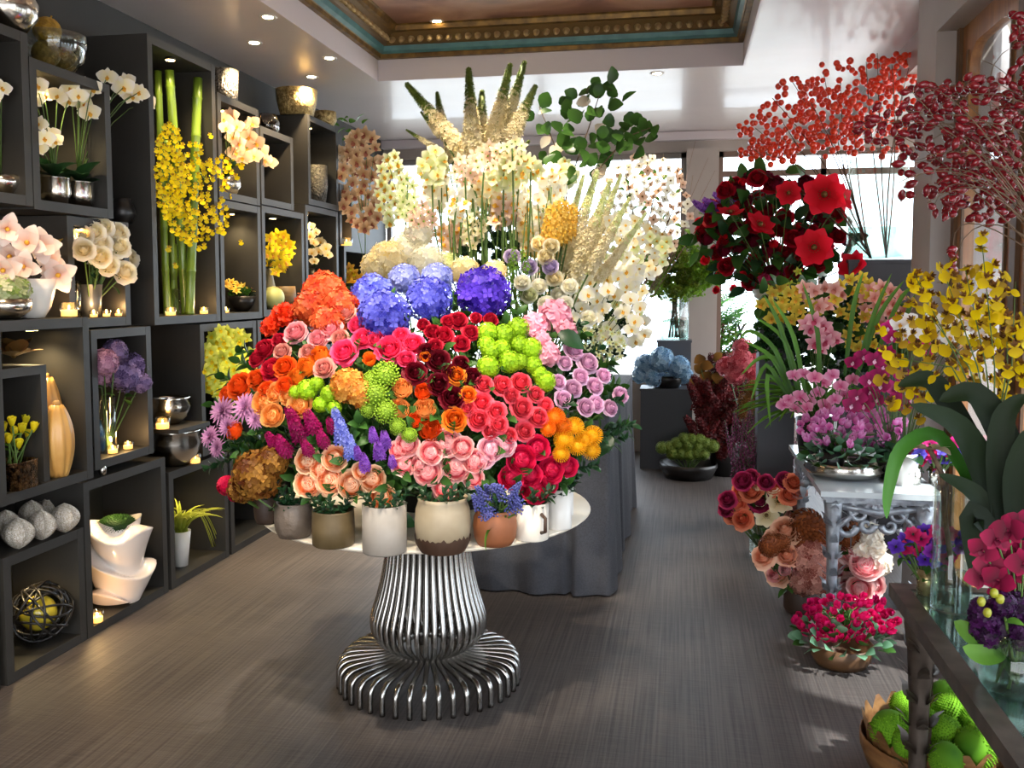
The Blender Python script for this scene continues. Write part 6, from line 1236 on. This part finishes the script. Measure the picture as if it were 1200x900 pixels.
for lb, grp, c, kind, pts, r in (('crimson camellia in the red arrangement', 'crimson camellias', 'crim', 'rose', scatter(905, 270, 85, 65, 44, 13, R3), 11), ('wine red ranunculus in the red arrangement', 'wine red ranunculus', 'wine', 'ranunculus', scatter(910, 265, 88, 66, 34, 14, R3), 10), ('scarlet bud in the red arrangement', 'scarlet buds', 'scarlet', 'bud', scatter(890, 275, 80, 70, 18, 20, R3)+[(825, 268), (833, 275), (840, 340), (860, 338), (990, 300)], 8), ('magenta red sweet pea at the foot of the red arrangement', 'magenta sweet peas', 'magr', 'peony', [(905, 322), (915, 330), (920, 318), (908, 335), (896, 328)], 8)):
    for x, y in pts:
        p = at(x, y, Y=6.95+R3.uniform(-.25, .15)); cut({'crim': 'camellia', 'wine': 'ranunculus', 'scarlet': 'flower_bud', 'magr': 'sweet_pea'}[c], lb, {'crim': 'camellia', 'wine': 'ranunculus', 'scarlet': 'bud', 'magr': 'flower'}[c], kind, RED[c], p, tocam(p, .2, p-b, .7), b, r*mpp(p)*R3.uniform(.85, 1.15), grp, leaves=2, leafm=m_leafd)
for x, y in ((826, 245), (838, 242), (850, 236), (860, 240), (842, 252)): p = at(x, y, Y=6.9); cut('purple_delphinium', 'purple delphinium spike at the edge of the red arrangement', 'delphinium', 'stock', [COLR['violet'], m_stem], p, (-.8, -.2, .5), b, 18*mpp(p), 'purple delphiniums', leaves=0, part='flower_spike')
t = thing('camellia_foliage', 'dark glossy foliage of the red arrangement', 'foliage', b)
for x, y in scatter(905, 275, 92, 72, 120, 9, R3): p = at(x, y, Y=7.05+R3.uniform(-.2, .15)); put('leaf', km('leaf', m_leafd if R3.random() < .4 else m_leaf), t, p+Vector((0, -.12, 0))-t.location, aimq((R3.uniform(-1, 1), -.7, R3.uniform(-.5, 1))), R3.uniform(18, 26)*mpp(p))
for k in range(12): e = at(R3.uniform(830, 990), R3.uniform(220, 320), Y=7.0)-t.location; put('stem', MB().tube([(0, 0, 0), e*.5+Vector((0, 0, .1)), e], .006, 5).mesh('stem', m_dstem), t)
for x, y in scatter(918, 322, 18, 12, 10, 7, R3)+[(935, 300), (938, 312), (940, 325), (945, 330)]: p = at(x, y+18, Y=6.6); put('green_blossom', km('star', P_('#a8b81a', '#e8ec6a', .3), p_lipy), t, p-t.location, aimq(tocam(p)), 6*mpp(p))
# ---- red berries in the tall glass vase
q = plinth('tall slate plinth of the glass vase with red berries', 1034, 304, 6.45, .42)
g = vessel('glass_vase', 'tall clear square-shouldered glass vase of berry branches', 'vase', q, [(.17, 0), (.195, .03), (.195, .72)], m_clear, 32, wall=.008)
put('water', MB().lathe([(.0005, .012), (.18, .012), (.186, .22), (.0005, .22)], 24, cap=False).mesh('water', m_water), g)
m_berry = mat('orange_red_berry', '#f0481a', .3, coat=.4, noise=(6, '#d82c0c')); m_hip = mat('rosehip_skin', '#720c18', .25, coat=.5, noise=(5, '#8e1222'))
berry = MB().ball((0, 0, 0), 1, 8, 6).mesh('berry', m_berry)
def twigs(t, org, tips, Y, r=.006, m=m_twig, name='twig', bend=.1):
    out = []
    for x, y in tips:
        e = at(x, y, Y=Y+R3.uniform(-.25, .2)) if not isinstance(x, Vector) else x
        m_ = Vector(org).lerp(e, .45)+Vector((R3.uniform(-bend, bend), R3.uniform(-bend, bend), bend*1.2)); c = curve3(Vector(org), m_, e, 10)
        put(name, MB().tube([p-t.location for p in c], [r*(1-.06*k) for k in range(11)], 5).mesh(name, m), t); out.append(c)
    return out
for lb, tips, cl in (('orange-red berry branch fanning out toward the red arrangement', [(870, 190), (885, 150), (905, 115), (928, 95), (880, 172), (930, 165), (915, 140)], [(915, 150, 45, 26, 48), (930, 110, 22, 20, 14), (890, 160, 22, 20, 14), (905, 178, 36, 14, 26)]),
                     ('orange-red berry branch at the middle of the tall vase', [(965, 85), (985, 95), (950, 120), (1000, 140), (970, 150)], [(968, 130, 34, 38, 46), (985, 100, 30, 28, 22), (980, 160, 34, 22, 32), (960, 120, 24, 22, 16)]),
                     ('orange-red berry branch reaching high toward the ceiling corner', [(1028, 62), (1045, 75), (1065, 80), (1015, 72), (1060, 105), (1030, 95)], [(1040, 85, 30, 20, 24), (1050, 105, 28, 22, 26), (1020, 130, 34, 30, 34), (1060, 75, 16, 10, 8), (1040, 160, 26, 22, 16)])):
    t = thing('berry_branch', lb, 'branch', q+Vector((R3.uniform(-.08, .08), R3.uniform(-.05, .05), .015)))
    twigs(t, t.location+Vector((0, 0, 0)), tips, 6.6, .0055)
    for cx, cy, rx, ry, n in cl:
        for x, y in scatter(cx, cy, rx*1.1, ry*1.15, int(n*1.3), 5, R3):
            p = at(x, y, Y=6.62+R3.uniform(-.2, .2)); put('berry', berry, t, p-t.location, None, R3.uniform(3.2, 4.6)*mpp(p))
# ---- rosehips leaning in from a vase beyond the frame
hip = MB().lathe([(.0005, -1.5), (.25, -1.35), (.75, -.7), (.95, 0), (.8, .7), (.4, 1.25), (.2, 1.35), (.26, 1.6), (.0005, 1.45)], 8, cap=False).mesh('rosehip', m_hip)
NT = dict(x0=.705, x1=1.28, y0=1.25, y1=3.24, z=.76)
hv = vessel('tall_vase', 'tall grey vase of rosehip branches on the mirrored table, out of frame', 'vase', Vector((1.17, 2.95, NT['z']+.001)), [(.07, 0), (.085, .3), (.08, .92)], m_grey)
for lb, tips, cl, n in (('upper rosehip branch with dark red hips across the wooden door', [(1075, 105), (1110, 100), (1150, 70), (1060, 130)], [(1145, 130, 50, 42, 48), (1085, 112, 24, 14, 12), (1190, 110, 14, 40, 14), (1192, 35, 8, 20, 6)], 0), ('middle rosehip branch with dark red hips across the wooden door', [(1010, 150), (1040, 160), (1090, 165), (1070, 190)], [(1150, 185, 48, 34, 50), (1050, 150, 46, 26, 24), (1080, 165, 26, 40, 14)], 0), ('lower rosehip branch with hanging dark red hips', [(1095, 240), (1115, 215), (1060, 215), (1150, 260)], [(1155, 225, 45, 34, 44), (1105, 230, 20, 24, 12), (1062, 200, 12, 30, 7), (1117, 305, 4, 14, 3)], 0)):
    t = thing('rosehip_branch', lb, 'branch', Vector((1.17+R3.uniform(-.02, .02), 2.95+R3.uniform(-.02, .02), NT['z']+.02)))
    tips = tips+[(x, y) for cx, cy, rx, ry, k in cl for x, y in scatter(cx, cy, rx, ry, max(2, k//12), 10, R3)]
    twigs(t, t.location+Vector((0, 0, .95)), tips, 3.3, .0026, mat('pale_twig', '#8a7460', .7, noise=(30, '#6b5540')), 'twig', .3); put('stem', stem_mesh(m_twig), t, (0, 0, 0), None, (.008, .008, .95))
    for cx, cy, rx, ry, k in cl:
        for x, y in scatter(cx, cy, rx*1.08, ry*1.08, int(k*1.35), 6, R3):
            p = at(x, y, Y=3.3+R3.uniform(-.25, .25)); put('rosehip', hip, t, p-t.location, Vector((R3.uniform(-1, 1), R3.uniform(-1, 1), R3.uniform(-.8, .5))).to_track_quat('Z', 'Y'), R3.uniform(4.4, 5.8)*mpp(p))
# ---- mirrored near table
m_tfr = mat('aged_silver_frame', '#6e6259', .4, .5, noise=(10, '#4d423a')); m_mir = mat('tinted_mirror', '#8fb0ac', .08, .85)
nt_ = thing('mirrored_table', 'near table with tinted mirror top and carved leafy legs', 'table', ((NT['x0']+NT['x1'])/2, (NT['y0']+NT['y1'])/2, 0)); hx, hy, H = (NT['x1']-NT['x0'])/2, (NT['y1']-NT['y0'])/2, NT['z']; w = .055
put('frame_rail', MB().box(-hx, -hy, H-.04, -hx+w, hy, H+.004).mesh('frame_rail', m_tfr), nt_); put('frame_rail', MB().box(hx-w, -hy, H-.04, hx, hy, H+.004).mesh('frame_rail', m_tfr), nt_)
put('frame_rail', MB().box(-hx+w, hy-w, H-.04, hx-w, hy, H+.004).mesh('frame_rail', m_tfr), nt_); put('frame_rail', MB().box(-hx+w, -hy, H-.04, hx-w, -hy+w, H+.004).mesh('frame_rail', m_tfr), nt_)
put('mirror_panel', MB().box(-hx+w, -hy+w, H-.02, hx-w, hy-w, H).mesh('mirror_panel', m_mir), nt_)
put('apron', MB().box(-hx+.03, -hy+.03, H-.085, -hx+.05, hy-.03, H-.04).box(hx-.05, -hy+.03, H-.085, hx-.03, hy-.03, H-.04).box(-hx+.05, hy-.05, H-.085, hx-.05, hy-.03, H-.04).box(-hx+.05, -hy+.03, H-.085, hx-.05, -hy+.05, H-.04).mesh('apron', m_tfr), nt_)
for sx in (-1, 1):
    for sy in (-1, 1): carved_leg(nt_, sx*(hx-.085), sy*(hy-.1), H-.08, sx, sy, m_tfr, .04)
# votive bouquet, tall glass, orchids, purple bowl on the mirrored table
m_amber = mat('mercury_votive', '#c9b98a', .2, .7, noise=(30, '#8a7a50'))
b = smallpot(1089, 700, .034, .085, 'small amber mercury votive holding a purple posy', m_amber, NT['z'], 'votive_vase')
for x, y in scatter(1090, 640, 40, 20, 34, 9, R3): p = at(x, y, Y=b.y+R3.uniform(-.06, .06)); cut('anemone', 'magenta and violet anemone in the amber votive', 'anemone', 'anemone', [P_(*R3.choice([('#a80a58', '#f0308c'), ('#4a1a9c', '#7a4ad8'), ('#b00a3c', '#e8307a'), ('#6a1a8c', '#b04ad0')]), .3), m_blackw], p, tocam(p, .5), b, 10*mpp(p), 'anemones in the amber votive', leaves=1)
q = at(1120, 722, Z=NT['z'])+Vector((0, .055, 0)); q.z = NT['z']+.001
g = vessel('glass_cylinder', 'tall slim clear glass cylinder with a twig, on the mirrored table', 'vase', q, [(.058, 0), (.06, .01), (.06, .40)], m_clear, 28, wall=.005)
put('water', MB().lathe([(.0005, .008), (.054, .008), (.054, .12), (.0005, .12)], 20, cap=False).mesh('water', m_water), g)
t = thing('curled_twig', 'brown twig with pale bracts standing in the slim glass cylinder', 'twig', q+Vector((.02, 0, .012)))
put('twig', MB().tube([(0, 0, 0), (-.02, 0, .12), (-.045, -.01, .26), (-.06, 0, .42), (-.10, 0, .50)], .008, 7).mesh('twig', m_twig), t)
for a in (.3, 2.6, 3.6, 5.2): put('bract', km('leaf', P_('#b8a880', '#e8dcc0', .3)), t, (-.10, 0, .49), Quaternion((0, 0, 1), a), .09)
# oncidium
q = Vector((1.05, 2.93, NT['z']+.001)); vessel('dark_pot', 'dark pot of the big yellow oncidium on the mirrored table', 'pot', q, [(.09, 0), (.12, .2), (.115, .23)], m_blackw)
t = thing('yellow_oncidium', 'large yellow oncidium with broad dark leaves at the near table', 'orchid', q+Vector((0, 0, .18)))
onc = scatter(1125, 345, 60, 42, 44, 15, R3)+scatter(1165, 410, 42, 55, 38, 15, R3)+scatter(1090, 430, 36, 40, 18, 17, R3)+[(1072, 325), (1075, 320), (1152, 275), (1150, 290), (1165, 310), (1155, 325), (1085, 375), (1050, 420), (1035, 410), (1060, 450), (1045, 470), (1065, 355), (1030, 385)]
spray(t, 'oncidium', [P_('#c8a000', '#f8dc14', .45), P_('#4a2606', '#8a5a14', .25)], onc, None, 13.5, base=None, depth_of=3.15, jit=.18, spin=1.3, wild=.9)
spray(t, 'oncidium', [P_('#8a6a08', '#c8a020', .35), P_('#3a1e06', '#6e4410', .25)], scatter(1130, 370, 78, 60, 46, 14, R3)+scatter(1170, 420, 40, 60, 20, 14, R3)+scatter(1075, 440, 40, 50, 18, 15, R3), None, 12, base=None, depth_of=3.3, jit=.18, spin=1.5, wild=1.0)  # rear blossoms in darker olive-gold, their shade put into the petal colour
for tip in ((1072, 322), (1150, 278), (1190, 330), (1110, 330), (1050, 420), (1180, 400), (1130, 310), (1090, 370)): branch(t, [(1165, 520), ((1165+tip[0])/2+8, 430), tip], 3.1, .004, m_stem, 'flower_stem')
def ribbon(t, pts, Y, wd, name='leaf', m=None, dy=None, fold=.25):
    P = [at(x, y, Y=Y+(dy[i] if dy else 0)) for i, (x, y) in enumerate(pts)]; C = []
    for i in range(len(P)-1):
        p0, p1, p2, p3 = P[max(0, i-1)], P[i], P[i+1], P[min(len(P)-1, i+2)]
        for k in range(4):
            s = k/4; C.append(.5*((2*p1)+(p2-p0)*s+(2*p0-5*p1+4*p2-p3)*s*s+(3*p1-p0-3*p2+p3)*s**3))
    C.append(P[-1]); mb = MB(); n = len(C)
    for i, c in enumerate(C):
        d = (C[min(i+1, n-1)]-C[max(i-1, 0)]).normalized(); w_ = d.cross((EYE-c).normalized()+Vector((.15, 0, .35))).normalized(); v = i/(n-1); h = wd*mpp(c)/2*(math.sin(PI*min(1, .16+.84*v))**.7+.02); nn = w_.cross(d)
        for s in (-1, -.5, 0, .5, 1): mb.vert(c+w_*(h*s)+nn*(fold*h*abs(s))-t.location, v)
    for i in range(n-1):
        for k in range(4): mb.face((i*5+k, i*5+k+1, i*5+6+k, i*5+5+k))
    put(name, mb.mesh(name, m or P_('#0c1608', '#1c2c10', .15, .6)), t)
ribbon(t, [(1178, 640), (1158, 565), (1122, 500), (1066, 474)], 2.95, 34, dy=[0, 0, -.05, -.1]); ribbon(t, [(1150, 590), (1101, 512), (1057, 526), (1041, 575), (1039, 608)], 3.0, 17, m=P_('#2a5a1c', '#5a9a3a', .3, .35), dy=[0, 0, -.05, -.08, -.1])
ribbon(t, [(1190, 600), (1178, 520), (1142, 462), (1100, 470)], 2.95, 34); ribbon(t, [(1180, 640), (1172, 560), (1176, 490), (1204, 462)], 2.9, 30); ribbon(t, [(1195, 640), (1190, 560), (1205, 500)], 2.85, 28)
ribbon(t, [(1160, 640), (1150, 590), (1130, 570), (1100, 556)], 2.9, 22); ribbon(t, [(1175, 640), (1140, 600), (1142, 650), (1146, 690)], 2.85, 26); ribbon(t, [(1165, 560), (1110, 470), (1085, 445), (1052, 452)], 3.1, 26); 
for pts_ in STRAPS[1]: ribbon(STRAPS[0], pts_, 5.35, 5.5, 'strap_leaf', m_strap)
# magenta orchids and purple posy in a glass bowl
q = at(1190, 826, Z=NT['z'])+Vector((.03, .08, 0)); q.z = NT['z']+.001
g = vessel('glass_bowl', 'clear glass bowl of purple flowers at the near table edge', 'bowl', q, [(.075, 0), (.088, .02), (.088, .16)], m_clear, 30, wall=.005)
put('water', MB().lathe([(.0005, .008), (.08, .008), (.082, .09), (.0005, .09)], 20, cap=False).mesh('water', m_water), g)
for x, y, r in ((1155, 722, 20), (1178, 735, 22), (1160, 745, 18), (1192, 712, 20), (1145, 735, 14), (1175, 708, 16), (1198, 745, 18), (1148, 712, 12)): p = at(x, y, Y=q.y-.02+R3.uniform(-.05, .04)); cut('purple_sedum', 'blackish purple flower head in the near glass bowl', 'flower', 'hydrangea', P_('#1c0620', '#4a1450', .15), p, tocam(p, .3), q+Vector((0, 0, .02)), r*mpp(p), 'blackish purple heads in the near glass bowl', leaves=1, leafm=m_leafs, part='flower_head')
t = thing('crimson_moth_orchid', 'deep crimson moth orchid stem above the purple posy', 'orchid', q+Vector((0, 0, .02)))
spray(t, 'phalaenopsis', [P_('#5a0424', '#a80c48', .3), P_('#3a0418', '#7a0a34', .2)], [(1152, 645), (1168, 632), (1182, 622), (1196, 615), (1160, 662), (1178, 655), (1192, 645), (1150, 675), (1170, 680), (1188, 672), (1200, 660), (1180, 695), (1198, 690), (1164, 640)], None, 19, base=q+Vector((0, 0, .08)), depth_of=q.y-.02, jit=.08)
for x, y in ((1150, 705), (1157, 718), (1172, 702), (1165, 695)): p = at(x, y, Y=q.y-.14); put('green_bud', MB().ball((0, 0, 0), 1, 8, 6, (1, 1, 1.2)).mesh('green_bud', mat('lime_bud', '#9a9a2a', .4)), t, p-t.location, None, 5*mpp(p))
ribbon(t, [(1170, 760), (1140, 745), (1118, 728)], q.y-.02, 26, m=m_leafs); ribbon(t, [(1175, 765), (1150, 768), (1128, 758)], q.y-.05, 24, m=m_leafs)
for i in range(8): a = i*.8; put('stalk', MB().tube([(.05*math.cos(a), .05*math.sin(a), 0), (.02*math.cos(a+1), .02*math.sin(a+1), .16)], .004, 5).mesh('stalk', m_stem), t)
# ---- moss bowl on the floor
q = at(1095, 872, Z=0.15); q.z = .001
m_husk = mat('dry_leaf_husk', '#8a6238', .6, noise=(9, '#6b4624', (1, 1, 4)), bump=(20, .4))
t = vessel('leaf_basket', 'wide basket wrapped in dry brown leaves on the floor', 'basket', q, [(.17, 0), (.225, .06), (.25, .13), (.25, .17)], m_husk, 32)
for i in range(22):
    a = 2*PI*i/22; b2 = MB(); blade(b2, a, .25, .075, 1.15, -.15, base=.16, nu=3, nv=5, shape=.8, fold=-.1); put('dry_leaf', b2.mesh('dry_leaf', m_husk), t, (0, 0, .0), (0, 0, R3.uniform(-.05, .05)))
m_moss = P_('#34640a', '#8cc62a', .15, .8)
for x, y, r, lb in ((1044, 855, 24, 'bright moss ball at the near rim of the leaf basket, largest visible'), (1062, 872, 17, 'moss ball just beside the table leg, nearer side'), (1060, 828, 17, 'moss ball at the back behind the nearest large one'), (1106, 815, 18, 'moss ball at the very back of the leaf basket'), (1115, 836, 22, 'moss ball second from the back, beyond the table leg'), (1104, 862, 24, 'moss ball partly behind the table leg'), (1142, 878, 25, 'moss ball under the table edge, closest to the viewer'), (1084, 845, 16, 'moss ball hidden mostly by the table leg'), (1140, 845, 18, 'moss ball under the mirrored table at the far rim'), (1108, 888, 20, 'moss ball low in front beyond the table leg')):
    p = at(x, y, Z=.215); tag(put('moss_ball', km('mosspad', m_moss), None, p, (R3.uniform(0, 6), 0, R3.uniform(0, 6)), r*mpp(p)), lb, 'moss', 'moss balls in the leaf basket')
# ---- garden outside the back window
t = thing('garden_shrub', 'feathery green shrub outside the back window', 'shrub', Vector((at(858, 400, Y=10.8).x, 10.8, -.13)))
for i in range(6): put('trunk', MB().tube([(0, 0, 0), (R3.uniform(-.3, .3), 0, .8), (R3.uniform(-.5, .5), 0, 1.5)], .015, 5).mesh('trunk', m_twig), t)
for i in range(60): put('frond', km('fern', P_('#2f6a1a', '#6aa83a', .35)), t, (R3.uniform(-.55, .55), R3.uniform(-.2, .3), R3.uniform(.5, 1.75)), (R3.uniform(-.6, .6), R3.uniform(-.6, .6), R3.uniform(0, 6)), .35)
finish_labels()
